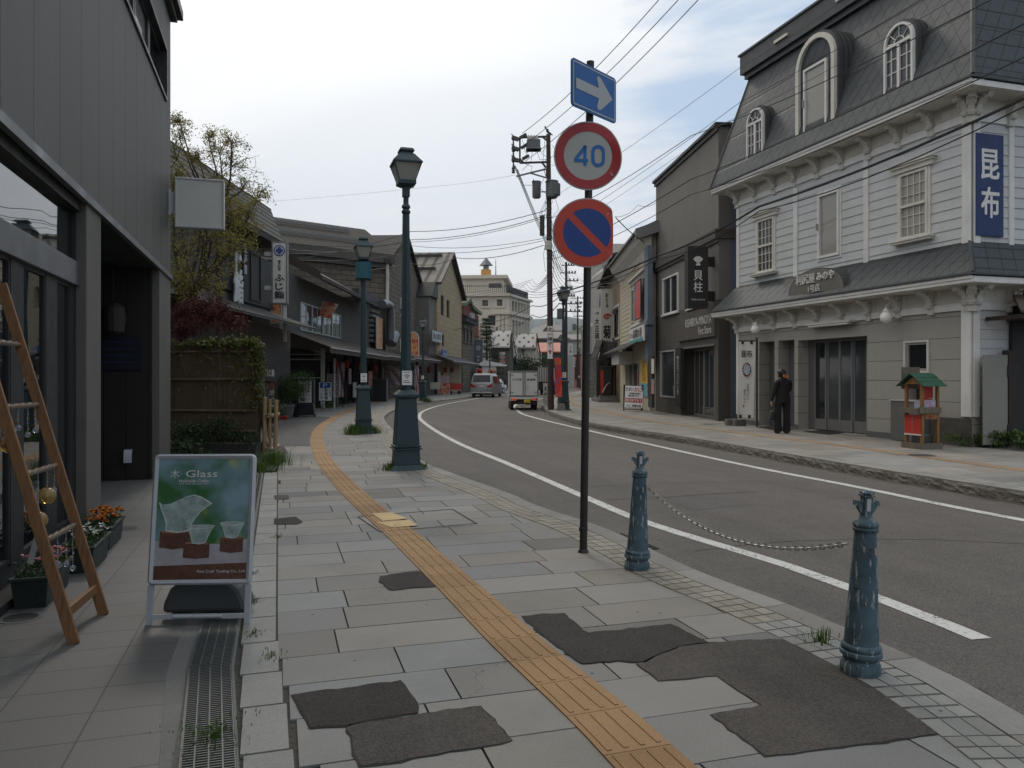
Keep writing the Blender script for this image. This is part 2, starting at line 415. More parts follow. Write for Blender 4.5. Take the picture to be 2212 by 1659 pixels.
KL=cat([(2.9,-6),(2.6,-1),(2.4,2),(2.34,3.52),(2.22,4.24),(1.88,5.24),(1.47,6.19),(.97,7.84),(.31,9.26),(-.05,10.3),(-1.0,12.5),(-1.75,14.6),(-3.0,20.4),(-4.45,27.1),(-5.15,31.3),(-5.62,37.4),(-5.65,45.8),(-3.76,57.8),(-.6,77),(4.5,100),(12,130)])
LB=[Vector(p)for p in[ST(.3,-6),ST(.2,2.2),ST(.17,2.9),ST(.08,3.4),ST(0,4.6),ST(0,13.2),(-5.0,16.6),(-5.2,17.2),(-4.5,17.4),(-5.2,20.0),(-6.2,24.7),(-7.2,30),(-9.3,31.5),(-9.9,36),(-9.6,47),(-8.2,65),(-5.2,83),(2,112),(9,135)]]
KR=cat([(11.6,-8),(9.4,0),(8.2,4),(6.48,9.73),(5.68,12.5),(4.35,18.1),(2.55,24.3),(1.75,31),(1.55,38.2),(2.0,46),(4.2,62),(7.5,80),(11.5,100),(19,135)])
LANE_L=[G(u,v,0)for u,v in[(2120,1381),(2050,1352),(1890,1290),(1700,1222),(1400,1130),(1250,1068),(1100,1003),(1000,962),(945,933),(915,912),(906,900),(915,888),(950,876),(1000,866),(1045,859),(1085,853.5)]]
def inside(p,poly):
 c=False;n=len(poly);j=n-1
 for i in range(n):
  a,b=poly[i],poly[j]
  if(a.y>p.y)!=(b.y>p.y)and p.x<(b.x-a.x)*(p.y-a.y)/(b.y-a.y)+a.x:c=not c
  j=i
 return c
def slabs(name,path,wlim,poly,row,ln,z,tone,gap=.007,far=30,join=.06,mat='slab'):
 """rows of stone slabs across the pavement, every slab its own stone with an open joint"""
 rnd=random.Random(5);mb=MB();L=[0]
 for i in range(1,len(path)):L.append(L[-1]+(path[i]-path[i-1]).length)
 def at(q):
  i=0;lo,hi=0,len(L)-1
  while hi-lo>1:
   md=(lo+hi)//2
   if L[md]<=q:lo=md
   else:hi=md
  f=(q-L[lo])/(L[hi]-L[lo]);p=path[lo].lerp(path[hi],f)
  t=(path[min(hi+2,len(path)-1)]-path[max(lo-2,0)]).normalized();return p,Vector((t.y,-t.x))
 q=0;k=0
 while q<L[-1]-1:
  rh=row*(1+rnd.uniform(-.06,.06));w=wlim[0]-rnd.random()*ln;p0,n0=at(q+gap/2);p1,n1=at(q+rh-gap/2)
  while w<wlim[1]:
   l=ln*rnd.choice((.8,1,1,1.15));a,b=w+gap/2,w+l-gap/2
   # clip to the pavement outline
   pm,nm=at(q+rh/2);N=10;ok=[inside(pm+nm*(a+(b-a)*i/N),poly)for i in range(N+1)]
   if any(ok):
    i0=ok.index(True);i1=N-ok[::-1].index(True);aa,bb=a+(b-a)*i0/N,a+(b-a)*i1/N
    if i0:
     lo,hi=a+(b-a)*(i0-1)/N,aa
     for _ in range(5):md=(lo+hi)/2;lo,hi=(lo,md)if inside(pm+nm*md,poly)else(md,hi)
     aa=hi
    if i1<N:
     lo,hi=bb,a+(b-a)*(i1+1)/N
     for _ in range(5):md=(lo+hi)/2;lo,hi=(md,hi)if inside(pm+nm*md,poly)else(lo,md)
     bb=lo
    if bb-aa>.04:
     g=rnd.uniform(-.034,.028);wm=rnd.uniform(-.006,.014);mb.col=(tone[0]+g+wm,tone[1]+g,tone[2]+g-wm)
     if rnd.random()<.04:mb.col=tuple(c*.72 for c in mb.col)
     j=[rnd.uniform(-.0016,.0016)for _ in range(4)]
     c=[p0+n0*aa,p0+n0*bb,p1+n1*bb,p1+n1*aa]
     mb.prism([(v.x,v.y,z+jj-.02)for v,jj in zip(c,j)],(0,0,.02))
   w+=l
  q+=rh;k+=1
 return struct(name,mb,mat)
pathL=cat([ST(-.6,-2),ST(-.6,1),ST(-.6,5),ST(-.6,9),ST(-.6,13),(-6.4,19.8),(-7.5,27),(-8.2,35),(-8.3,45),(-7.4,56),(-5.2,68),(-1.5,84),(3,100),(9,120)])
kin=offs(KL,.20);kin2=offs(KL,.50)
polyL=kin+LB[::-1]
full=[p for p in KL]+LB[::-1]
mb=MB();n_=60
mb.quad(*[(p.x,p.y,ZL-.016)for p in full]);struct('pavement_bed',mb,'grout')
slabs('pavement',pathL,(-1.6,7),polyL,.425,.84,ZL,(.222,.218,.208),.010)
def kerb(name,line,w,ztop,zbot,ln,rock=False,rng=(0,9e9),col=(.21,.205,.195),seed=1,side=1,dz=.0):
 rnd=random.Random(seed);mb=MB();inn=offs(line,w*side)
 acc=0;i0=0;mbr=MB()
 for i in range(1,len(line)):
  acc+=(line[i]-line[i-1]).length
  if acc>=ln or i==len(line)-1:
   k=rnd.uniform(-.03,.03);wm=rnd.uniform(0,.012);mb.col=(col[0]+k+wm,col[1]+k,col[2]+k-wm)
   for j in range(i0,i):
    a,b,c,d=line[j].copy(),line[j+1].copy(),inn[j+1].copy(),inn[j].copy()
    if j==i0:e=(line[j+1]-line[j]).normalized()*.008;a+=e;d+=e
    mb.prism([(p.x,p.y,zbot)for p in(a,b,c,d)],(0,0,ztop-zbot))
   i0=i;acc=0
 struct(name,mb,'kerb_stone')
kerb('kerb_left',KL,.2,ZL+.004,-.05,.9)
# cobble strip behind the near kerb
mb=MB();rnd=random.Random(3);a_=offs(KL,.215)
for r in range(3):
 A_,B_=offs(KL,.215+r*.098),offs(KL,.215+(r+1)*.098-.007)
 j=0;L0=0
 for i in range(len(A_)-1):
  if A_[i].y<1 or A_[i].y>62:continue
  seg=(A_[i+1]-A_[i]).length;n=max(1,round(seg/.125))if A_[i].y<30 else 1
  for k in range(n):
   f0,f1=k/n+.03,(k+1)/n-.03;g=rnd.uniform(-.035,.035)
   mb.col=(.25+g,.23+g,.19+g)if A_[i].y>4.8 else(.235+g,.235+g,.22+g)
   c=[A_[i].lerp(A_[i+1],f0),A_[i].lerp(A_[i+1],f1),B_[i].lerp(B_[i+1],f1),B_[i].lerp(B_[i+1],f0)]
   mb.prism([(p.x,p.y,ZL-.02)for p in c],(0,0,.026+rnd.uniform(-.001,.001)))
struct('cobble_strip',mb,'blocks')
# border stones, dirt joint, slot drain, forecourt tiles
mb=MB();rnd=random.Random(9);s=1.5
while s<13.0:
 l=rnd.uniform(.42,.52);g=rnd.uniform(-.02,.02);mb.col=(.27+g,.265+g,.25+g);e=.0 if s>4.6 else(4.6-s)*.045
 mb.prism([ST(-.205+e,s+.008)+(-.03,),ST(-.012+e,s+.008)+(-.03,),ST(-.012+e*.9,s+l-.008)+(-.03,),ST(-.205+e*.9,s+l-.008)+(-.03,)],(0,0,ZL+.034));s+=l
struct('border_kerb',mb,'kerb_stone')
struct('soil_joint',sheet([ST(-.30,-1),ST(.35,-1),ST(.12,4.4),ST(0.02,5),ST(0.02,13.3),ST(-.30,13.3)],ZL-.012),'soil')
fore=[ST(-1.75,-3),ST(-.38,-3),ST(-.42,3),ST(-.56,4.4),ST(-.56,13.6),ST(-1.75,13.6)]
def st_struct(name,pts,z,mat):
 o=struct(name,sheet(pts,z,.03),mat);o.rotation_euler=(0,0,TH);return o
st_struct('forecourt',[(-1.75,-3),(-.38,-3),(-.42,3),(-.56,4.4),(-.56,13.6),(-1.75,13.6)],ZL+.002,'tiles')
st_struct('entrance_floor',[(-7.5,8.2),(-1.7501,8.2),(-1.7501,13.6),(-7.5,13.6)],ZL+.002,'tiles')
st_struct('drain_margin',[(-.379,-3),(-.1,-3),(-.1,2),(-.13,3.0),(-.225,4.4),(-.225,13.4),(-.5599,13.4),(-.5599,4.4),(-.419,3)],ZL-.001,'concrete')
# slot drain: real bars over a dark channel
T=Thing('drain_grate','long galvanised mesh drain grate with moss between forecourt tiles and kerb','grate',STF,(-.35,7,ZL))
c0=[(-.35,2.6,-.345),(-.35,4.4,-.455)]
def edge(s):return(-.455,-.24)if s>4.4 else(-.455+(4.4-s)*.072,-.24+(4.4-s)*.072)
mb=MB();mb.quad((-.35,2.2,ZL+.0005),(-.10,2.2,ZL+.0005),(-.24,4.4,ZL+.0005),(-.24,12.9,ZL+.0005),(-.455,12.9,ZL+.0005),(-.455,4.4,ZL+.0005));T.part('channel',mb,'iron')
mb=MB();s=2.3
while s<12.9:
 a,b=edge(s);mb.box(a,b,s,s+.006,ZL+.001,ZL+.012);s+=.022 if s<7 else.05
for f in(0,.03,.25,.5,.75,.97):
 for s0,s1 in((2.3,4.39),(4.41,12.9)):
  a0,b0=edge(s0);a1,b1=edge(s1);x0=a0+(b0-a0)*f;x1=a1+(b1-a1)*f;w_=.006 if f in(0,.25,.5,.75)else.004
  mb.prism([(x0,s0,ZL+.002),(x0+w_,s0,ZL+.002),(x1+w_,s1,ZL+.002),(x1,s1,ZL+.002)],(0,0,.011))
T.part('bars',mb,'grate_metal')
# asphalt drive on the left, asphalt patches in the pavement
struct('driveway',sheet([(-5.25,17.3),(-4.45,17.35),(-5.15,20.0),(-6.1,24.7),(-7.1,30.0),(-9.2,31.3),(-16,31),(-16,17)],ZL+.006,.03),'asphalt_drive')
def rough(pts,n=7,a=.006,seed=1):
 r=random.Random(seed);o=[]
 for i in range(len(pts)):
  p,q=Vector(pts[i]),Vector(pts[(i+1)%len(pts)]);m=max(2,int((q-p).length/.05))
  for k in range(m):c=p.lerp(q,k/m);o.append((c.x+r.uniform(-a,a),c.y+r.uniform(-a,a)))
 return o
def patch(px,mat,z,seed=1,a=.006):
 o=rough([G(u,v,ZL)for u,v in px],a=a,seed=seed);ar=sum(o[i-1][0]*o[i][1]-o[i][0]*o[i-1][1]for i in range(len(o)));r=random.Random(seed+9);e=[]
 for i in range(len(o)):
  d=(Vector(o[(i+1)%len(o)])-Vector(o[i-1])).normalized();n=Vector((d.y,-d.x))*(1 if ar>0 else-1);p=Vector(o[i])+n*r.uniform(.002,.013);e.append((p.x,p.y))
 struct('patch_rim',sheet(e,z-.0015),'grout')
 mb=MB();mb.quad(*[(p[0],p[1],z)for p in o]);struct('asphalt_patch',mb,mat)
patch([(1125,1333),(1170,1328),(1218,1326),(1240,1348),(1272,1368),(1360,1360),(1450,1350),(1530,1390),(1470,1396),(1425,1412),(1390,1431),(1335,1429),(1255,1434),(1190,1385)],'patch_dark',ZL+.006,2,.010)
patch([(1378,1436),(1430,1406),(1500,1391),(1596,1385),(1665,1383),(1700,1380),(1800,1420),(1845,1452),(1895,1478),(2030,1583),(1950,1598),(1790,1618),(1655,1635),(1535,1545),(1646,1525),(1546,1461),(1424,1472)],'patch_grey',ZL+.0045,3,.007)
patch([(632,1502),(750,1487),(865,1472),(885,1502),(900,1520),(901,1541),(830,1552),(745,1568),(672,1574)],'patch_dark',ZL+.006,4,.008)
patch([(748,1569),(1038,1525),(1105,1603),(780,1658)],'patch_grey',ZL+.0045,5,.007)
patch([(822,1246),(860,1240),(900,1235),(930,1243),(942,1268),(880,1272),(845,1277),(822,1258)],'patch_dark',ZL+.006,6,.010)
patch([(592,1121),(640,1117),(652,1128),(640,1133),(595,1133)],'patch_dark',ZL+.006,7,.01)
patch([(592,1071),(620,1070),(626,1078),(596,1080)],'patch_grey',ZL+.006,8,.01)
# tactile paving
def tactile(name,mid,w,z,bars_to,tc=(.30,.18,.086)):
 mb=MB();pl=cat(mid,.1);rnd=random.Random(2);L=0;a=offs(pl,w/2);b=offs(pl,-w/2);mb.col=(.50,.30,.105);i0=0
 for i in range(len(pl)-1):
  L+=(pl[i+1]-pl[i]).length
  if L>.298 or i==len(pl)-2:
   g=rnd.uniform(-.03,.03);mb.col=(tc[0]+g,tc[1]+g*.8,tc[2]+g*.4)
   for j in range(i0,i+1):
    p0,p1,q1,q0=a[j],a[j+1],b[j+1],b[j]
    if j==i0:d=(p1-p0).normalized()*.005;p0=p0+d;q0=q0+d
    mb.prism([(p.x,p.y,z-.008)for p in(p0,p1,q1,q0)],(0,0,.008))
   if pl[i].y<bars_to:
    for k in range(4):
     f=(k+.5)/4;s0,s1=a[i0].lerp(b[i0],f),a[i+1].lerp(b[i+1],f);d=s1-s0;n=Vector((-d.y,d.x)).normalized()*.011
     s0,s1=s0+d*.08,s1-d*.05
     mb.prism([tuple(s0-n)+(z,),tuple(s0+n)+(z,),tuple(s1+n)+(z,),tuple(s1-n)+(z,)],(0,0,.004))
   i0=i+1;L=0
 return struct(name,mb,'ochre')
def mid(rows):return[G((a+b)/2,v,ZL)for a,b,v in rows]
tactile('tactile_paving',[(.95,1.9)]+mid([(1322,1508,1659),(1210,1372,1540),(1045,1175,1382),(940,1045,1270),(822,898,1148),(775,842,1106),(727,788,1060),(708,765,1038),(678,730,1000),(670,708,969),(669,699,946),(684,710,920),(731,749,893),(771,783,877)])+[(-8.6,50),(-7.4,60)],.31,ZL+.0075,16)
struct('tactile_paving_far',MB(),'ochre')if False else None
mk_asphalt('gutter_grit',(.06,.052,.044),.7)
for nm,ln_,s_,w_ in(('gutter_left',KL,-1,.10),('gutter_right',KR,1,.14)):
 r=random.Random(8);q=[p for p in ln_ if 2<p.y<60];o_=[p+(n_-p)*r.uniform(.35,1.15)for p,n_ in zip(q,offs(q,s_*w_))];mb=MB();strip(mb,q,o_,.0026);struct(nm,mb,'gutter_grit')
 # seams and trench repairs in the road
mk_asphalt('asphalt_patch_road',(.088,.082,.078),.22)
def seam(pts,w):pl=cat([G(u,v,0)for u,v in pts],.3);r=random.Random(len(pts));pl=[p+Vector((r.uniform(-.012,.012),r.uniform(-.012,.012)))for p in pl];mb=MB();strip(mb,offs(pl,w/2),offs(pl,-w/2),.003);struct('road_seam',mb,'grout')
seam([(1310,1080),(1420,1076),(1520,1068),(1640,1062)],.016);seam([(1240,1052),(1400,1046),(1560,1041),(1760,1043)],.012);seam([(1210,950),(1090,944),(980,946)],.02);seam([(1500,1190),(1700,1170),(1950,1165),(2212,1175)],.010);seam([(1045,898),(1060,905),(1155,901),(1200,899)],.02)
for px in([(1062,897),(1140,894),(1155,903),(1066,907)],[(1420,1078),(1530,1070),(1640,1090),(1500,1102)],[(1010,1000),(1050,998),(1088,1016),(1040,1020)]):struct('road_patch',sheet(rough([G(u,v,0)for u,v in px],a=.01),.0022),'asphalt_patch_road')
# white lines
def wline(name,pts,w=.15):
 pl=cat(pts,.5);mb=MB();strip(mb,offs(pl,w/2),offs(pl,-w/2),.004);struct(name,mb,'line_paint')
wline('lane_line',LANE_L+[(1.5,80),(6.5,100)],.145)
wline('lane_line_far',[(9.6,-2),(7.6,3.5)]+[G(u,v,0)for u,v in[(2211,1124),(1861,1054),(1511,984),(1161,904),(1118,887)]]+[(.35,46),(3,62),(6.4,80),(10.4,100),(18,135)],.15)
# far pavement: rock-faced kerb, slabs, tactile strip
kerb('kerb_right',KR,.2,ZR,-.05,1.1,side=-1,col=(.22,.215,.20),seed=4)
mb=MB();rnd=random.Random(6);vs=[];nr=5;KF=cat([tuple(p)for p in KR[::2]],.08);KF=[p for p in KF if p.y>5];o_=offs(KF,.0)
lastj=0;
for i,p in enumerate(KF):
 t=(KF[min(i+1,len(KF)-1)]-KF[max(i-1,0)]).normalized();n=Vector((-t.y,t.x));jt=(i%12==0)
 for r in range(nr):
  z=-.01+(ZR-.006)*r/(nr-1);d=.004+(0 if r==nr-1 else(.002 if jt else rnd.uniform(.004,.024)));q=p+n*d;vs.append((q.x,q.y,z))
mb.add(vs,[(i*nr+r,i*nr+r+1,(i+1)*nr+r+1,(i+1)*nr+r)for i in range(len(KF)-1)for r in range(nr-1)])
struct('kerb_face',mb,'kerb_rock')
FR=[Vector(p)for p in[ST(13.75,-8),ST(13.75,21.4),(6.95,25.2),(6.35,32.8),(6.3,43),(6.4,50),(7.0,58),(8.6,74),(12,90),(18,110),(24,135)]]
polyR=offs(KR,-.2)+FR[::-1]
mb=MB();mb.quad(*[(p.x,p.y,ZR-.016)for p in KR+FR[::-1]]);struct('pavement_bed_right',mb,'grout')
pathR=cat([ST(8.6,-6),ST(8.6,2),ST(8.6,10),ST(8.6,18),ST(8.2,24),(1.0,32),(1.0,40),(2.2,50),(4.8,64),(8.5,82),(12.5,98),(20,130)])
slabs('pavement_right',pathR,(-1,8),polyR,.425,.84,ZR,(.235,.23,.217),.010)
tactile('tactile_paving_right',[ST(11.4,3),ST(11.4,8)]+[G(u,v,ZR)for u,v in[(2212,1016),(1850,967),(1493,922),(1380,905),(1308,889),(1262,879)]]+[(3.3,43),(4.0,52),(5.5,62)],.3,ZR+.0065,0,(.27,.19,.12))
struct('side_yard',sheet([ST(13.7,5),ST(20,5),ST(20,12.6),ST(13.7,12.6)],ZR-.004),'asphalt_drive')
# ironwork in the pavement
mb=MB();fr=[G(u,v,ZL)for u,v in[(773,1117),(978,1101),(1030,1132),(822,1150)]]
for i in range(4):
 a,b=Vector(fr[i]),Vector(fr[(i+1)%4]);d=(b-a).normalized();n=Vector((-d.y,d.x))*.006
 mb.prism([tuple(a-n)+(ZL+.006,),tuple(b-n)+(ZL+.006,),tuple(b+n)+(ZL+.006,),tuple(a+n)+(ZL+.006,)],(0,0,.004))
T=Thing('access_cover','square slab-filled access cover with two pale ochre tiles in the near pavement','cover',WORLD,(fr[0][0],fr[0][1],ZL));T.part('frame',mb,'iron')
for q in([(803,1111),(846,1109),(880,1122),(828,1127)],[(812,1130),(835,1129),(884,1125),(903,1137),(845,1141)]):
 mb=MB();mb.col=(.52,.38,.2);mb.prism([p+(ZL+.009,)for p in[G(u,v,ZL)for u,v in q]],(0,0,.003));T.part('tile',mb,'ochre')
def gully(name,label,cu,cvv,w,d,rot,z,round_=False):
 x,y=G(cu,cvv,z);fr_=Frame((x,y),ang=rot);T=Thing(name,label,'cover',fr_,(0,0,z+.001));mb=MB()
 if round_:mb.lathe([(w/2,z+.001),(w/2,z+.006),(w/2-.02,z+.007)],24);T.part('lid',mb,'iron');mb=MB();mb.lathe([(w/2+.025,z-.001),(w/2+.025,z+.004)],24);T.part('ring',mb,'concrete');return
 mb.box(-w/2,w/2,-d/2,d/2,z-.01,z+.003);T.part('pit',mb,'soil')
 mb=MB()
 for i in range(9):xx=-w/2+w*i/8;mb.box(xx-.008,xx+.008,-d/2,d/2,z+.004,z+.012)
 for i in range(3):yy=-d/2+d*i/2;mb.box(-w/2,w/2,yy-.008,yy+.008,z+.0045,z+.0125)
 T.part('bars',mb,'iron')
gully('gully_grate','cast iron gully grate in the road beside the nearer chain bollard',1352,1172,.7,.3,TH+pi/2+.05,0)
gully('manhole_cover','small round iron cover on the forecourt tiles below the pink flower box',45,1335,.2,0,0,ZL+.002,True)
gully('manhole_cover','small round iron cover beyond the orange flower box',275,1142,.2,0,0,ZL+.002,True)
gully('manhole_cover','round iron cover in the far pavement by the red fortune stand',1990,984,.45,0,0,ZR+.002,True)
gully('manhole_cover','small iron cover in the far pavement near the stone blocks',1530,916,.35,0,0,ZR+.002,True)
gully('gully_grate','iron gully grate by the far kerb beside the parked box truck',1255,902,.9,.4,TH+pi/2,0)
# ================================================================= BUILDING HELPERS
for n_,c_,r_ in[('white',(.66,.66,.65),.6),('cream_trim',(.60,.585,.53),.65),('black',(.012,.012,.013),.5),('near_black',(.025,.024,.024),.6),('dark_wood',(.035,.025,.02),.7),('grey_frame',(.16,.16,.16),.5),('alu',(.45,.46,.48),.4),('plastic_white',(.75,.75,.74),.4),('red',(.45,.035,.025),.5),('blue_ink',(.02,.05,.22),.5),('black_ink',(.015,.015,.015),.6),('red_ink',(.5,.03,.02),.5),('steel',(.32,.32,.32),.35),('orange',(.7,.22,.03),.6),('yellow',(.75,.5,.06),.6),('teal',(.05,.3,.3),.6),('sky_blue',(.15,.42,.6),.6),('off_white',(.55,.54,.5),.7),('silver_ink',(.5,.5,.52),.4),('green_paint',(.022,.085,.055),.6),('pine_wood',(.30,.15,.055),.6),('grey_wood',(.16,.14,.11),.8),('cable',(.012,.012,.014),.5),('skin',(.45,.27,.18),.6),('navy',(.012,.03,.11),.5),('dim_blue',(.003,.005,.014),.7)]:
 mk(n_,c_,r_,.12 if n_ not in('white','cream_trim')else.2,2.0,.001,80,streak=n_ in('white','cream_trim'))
mk_glass('glass');mk_glass('shop_glass',(.01,.012,.013),.015,3.2);mk_glass('glass_green',(.02,.035,.035),.04,1.5);mk_glass('curtain_glass',(.30,.29,.26),.08,1.5);mk_glass('glass_soft',(.05,.055,.06),.06,1.5)
def conv(mb,fa,fb):
 mb.v=[(lambda w_:fb.L(w_[0],w_[1])+(z,))(fa.W(x,y))for x,y,z in mb.v];return mb
def wall(mb,x0,x1,z0,z1,holes=(),y=0.0,rev=.12,th=.2):
 """wall face with rectangular openings and reveals"""
 xs=sorted({x0,x1,*[h[0]for h in holes],*[h[1]for h in holes]});zs=sorted({z0,z1,*[h[2]for h in holes],*[h[3]for h in holes]})
 for i in range(len(xs)-1):
  for j in range(len(zs)-1):
   cx,cz=(xs[i]+xs[i+1])/2,(zs[j]+zs[j+1])/2
   if x0<=cx<=x1 and z0<=cz<=z1 and not any(h[0]<cx<h[1]and h[2]<cz<h[3]for h in holes):
    mb.quad((xs[i],y,zs[j]),(xs[i+1],y,zs[j]),(xs[i+1],y,zs[j+1]),(xs[i],y,zs[j+1]))
 for a,b,c,d in holes:
  mb.quad((a,y,c),(a,y,d),(a,y+rev,d),(a,y+rev,c));mb.quad((b,y,d),(b,y,c),(b,y+rev,c),(b,y+rev,d))
  mb.quad((a,y,d),(b,y,d),(b,y+rev,d),(a,y+rev,d));mb.quad((b,y,c),(a,y,c),(a,y+rev,c),(b,y+rev,c))
 return mb
def shell(mb,x0,x1,z0,z1,depth,y=0.0):
 mb.quad((x0,y,z0),(x0,y+depth,z0),(x0,y+depth,z1),(x0,y,z1));mb.quad((x1,y+depth,z0),(x1,y,z0),(x1,y,z1),(x1,y+depth,z1))
 mb.quad((x1,y+depth,z0),(x0,y+depth,z0),(x0,y+depth,z1),(x1,y+depth,z1));mb.quad((x0,y,z1),(x1,y,z1),(x1,y+depth,z1),(x0,y+depth,z1));return mb
def boards(mb,x0,x1,z0,z1,st,y=0.0,holes=(),th=.022):
 n=max(1,round((z1-z0)/st));st=(z1-z0)/n
 for i in range(n):
  a,b=z0+i*st,z0+(i+1)*st;segs=[(x0,x1)]
  for h in holes:
   if min(b,h[3])-max(a,h[2])>st*.3:
    segs=[q for s0,s1 in segs for q in((s0,min(s1,h[0])),(max(s0,h[1]),s1))if q[1]-q[0]>.01]
  for s0,s1 in segs:
   mb.add([(s0,y,a),(s1,y,a),(s1,y,b),(s0,y,b),(s0,y-th,a+.002),(s1,y-th,a+.002),(s1,y-.004,b),(s0,y-.004,b)],[(4,5,6,7),(0,1,5,4),(0,4,7,3),(1,2,6,5)])
 return mb
def window(T,x0,x1,z0,z1,y=0.0,w=.06,grid=(1,1),fm='white',gm='glass',name='window',muntin=.02,dep=.07,fr=None,rail=None,lab=None):
 mb=MB();mb.frame_rect(x0,x1,z0,z1,w,y-dep*.6,y+dep*.4)
 nx,nz=grid
 for i in range(1,nx):c=x0+w+(x1-x0-2*w)*i/nx;mb.box(c-muntin/2,c+muntin/2,y-dep*.3,y+.01,z0+w,z1-w)
 for j in range(1,nz):c=z0+w+(z1-z0-2*w)*j/nz;mb.box(x0+w,x1-w,y-dep*.28,y+.012,c-muntin/2,c+muntin/2)
 if rail:mb.box(x0+w,x1-w,y-dep*.75,y+.012,z0+(z1-z0)*rail-.03,z0+(z1-z0)*rail+.03)
 pn=MB();pn.box(x0+w*.5,x1-w*.5,y+.0,y+.02,z0+w*.5,z1-w*.5)
 if fr:conv(mb,fr,T.fr);conv(pn,fr,T.fr)
 o=T.part(name,mb,fm,label=lab);T.part('pane',pn,gm,parent=o);return o
def arch(x0,x1,z0,z1,n=14):
 """outline of an arched opening: straight sides and a half round top reaching z1"""
 r=(x1-x0)/2;cx=(x0+x1)/2;zs=z1-r
 return[(x0,z0)]+[(cx-r*cos(pi*i/n),zs+r*sin(pi*i/n))for i in range(n+1)]+[(x1,z0)]
def arch_ring(mb,x0,x1,z0,z1,w,y0,y1,n=14):
 o=arch(x0,x1,z0,z1,n);i_=arch(x0+w,x1-w,z0,z1-w,n)
 for k in range(len(o)-1):
  mb.prism([(o[k][0],y0,o[k][1]),(o[k+1][0],y0,o[k+1][1]),(i_[k+1][0],y0,i_[k+1][1]),(i_[k][0],y0,i_[k][1])],(0,y1-y0,0))
 return mb
 # ================================================================= NEAR SHOP ON THE LEFT
mk_lines('cladding',(.112,.102,.088),(.05,.048,.045),[(1,0,0,.72,.012,1)],.65,.22,.5)
mk('clad_plain',(.13,.118,.10),.7,.2,.6);mk('bronze',(.05,.048,.047),.45,.1,1,0,metal=.3);mk('band_grey',(.15,.15,.152),.45,.08,1,0,metal=.4)
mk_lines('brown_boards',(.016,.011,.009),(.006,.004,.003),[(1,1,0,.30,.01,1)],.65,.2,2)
FL=Frame(ST(-1.73,0),ST(-1.73,14.07))
T=Thing('modern_shop','brown-grey clad modern shop with tall dark windows and a deep entrance recess on the left','building',FL,(0,0,ZL))
Zs=3.3
def XL(u):return FL.X(u,.11)
up=[(8.0-i*.98,8.0-i*.98+.86)for i in range(0)]
wz0,wz1=6.08,6.86
holes=[(6.3,13.45,wz0,wz1)]
mb=MB();wall(mb,-4,14.07,Zs,7.62,holes,0,.14);shell(mb,-4,14.07,Zs,7.62,9);mb.quad((-4,.16,Zs+.002),(14.07,.16,Zs+.002),(14.07,9,Zs+.002),(-4,9,Zs+.002))
T.part('wall',mb,'cladding')
mb=MB();mb.box(-4,14.16,-.10,.1,7.62,7.70);mb.box(-4,14.25,-.18,.3,7.70,7.86);mb.box(-4,14.22,-.12,.3,7.86,7.98);T.part('parapet',mb,'bronze',bevel=.006)
mb=MB();mb.box(-4,14.07,-.035,.02,Zs-.06,Zs+.015);mb.box(-4,14.02,-.02,.15,Zs-.03,Zs+.0);T.part('drip_trim',mb,'band_grey')
for a in(6.3,7.5,8.7,9.9,11.1,12.3):
 window(T,a+.0,a+1.15,wz0+.0,wz1,.11,.06,fm='bronze',gm='curtain_glass' if a>6 and a<12 else 'glass')
mb=MB();mb.frame_rect(6.26,13.49,wz0-.04,wz1+.04,.05,-.03,.1);T.part('window_surround',mb,'bronze')
mb=MB();mb.box(8.13,8.75,0,.62,ZL,Zs);T.part('column',mb,'clad_plain',bevel=.008)
mb=MB();mb.box(12.8,14.07,0.0,9,ZL,Zs-.001);T.part('end_wall',mb,'clad_plain')
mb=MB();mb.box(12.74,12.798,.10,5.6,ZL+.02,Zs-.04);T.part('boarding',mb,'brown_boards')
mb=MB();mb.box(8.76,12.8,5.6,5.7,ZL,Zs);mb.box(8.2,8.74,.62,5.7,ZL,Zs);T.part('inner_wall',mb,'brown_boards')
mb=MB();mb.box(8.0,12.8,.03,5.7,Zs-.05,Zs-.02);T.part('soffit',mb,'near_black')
mb=MB();mb.box(-4,8.13,-.02,.5,ZL,ZL+.06);mb.box(-4,8.13,.12,.5,ZL+.06,ZL+.22);T.part('plinth',mb,'bronze')
mb=MB();mb.box(-4,8.13,.06,.16,2.46,2.68);T.part('transom_band',mb,'band_grey',bevel=.004)
mb=MB();mb.box(-4,8.13,.05,.5,3.16,Zs-.01)
for a,b in((XL(20),XL(47)),(XL(97),XL(120)),(XL(150),XL(166)),(4.7,4.9),(3.4,3.6),(2.1,2.3)):mb.box(a,b,.10,.2,ZL+.2,2.46)
mb.box(XL(166),8.129,.09,.5,ZL+.06,3.16)
for a,b in((2.3,3.4),(3.6,4.7),(4.9,XL(20)),(XL(47),XL(97)),(XL(120),XL(150))):
 mb.frame_rect(a+.0,b-.0,ZL+.22,2.46,.03,.105,.15)
T.part('window_frame',mb,'near_black')
for a,b,c,d in((-4,XL(160),2.68,3.16),(2.3,3.4,ZL+.25,2.44),(3.6,4.7,ZL+.25,2.44),(4.9,XL(20),ZL+.25,2.44),(XL(47),XL(97),ZL+.25,2.44),(XL(120),XL(150),ZL+.25,2.44),(-4,2.1,ZL+.25,2.44)):
 mb=MB();mb.box(a,b,.125,.14,c,d);T.part('window_pane',mb,'shop_glass')
mb=MB();mb.box(-4,8.7,.7,.75,ZL,Zs);T.part('interior_screen',mb,'near_black')
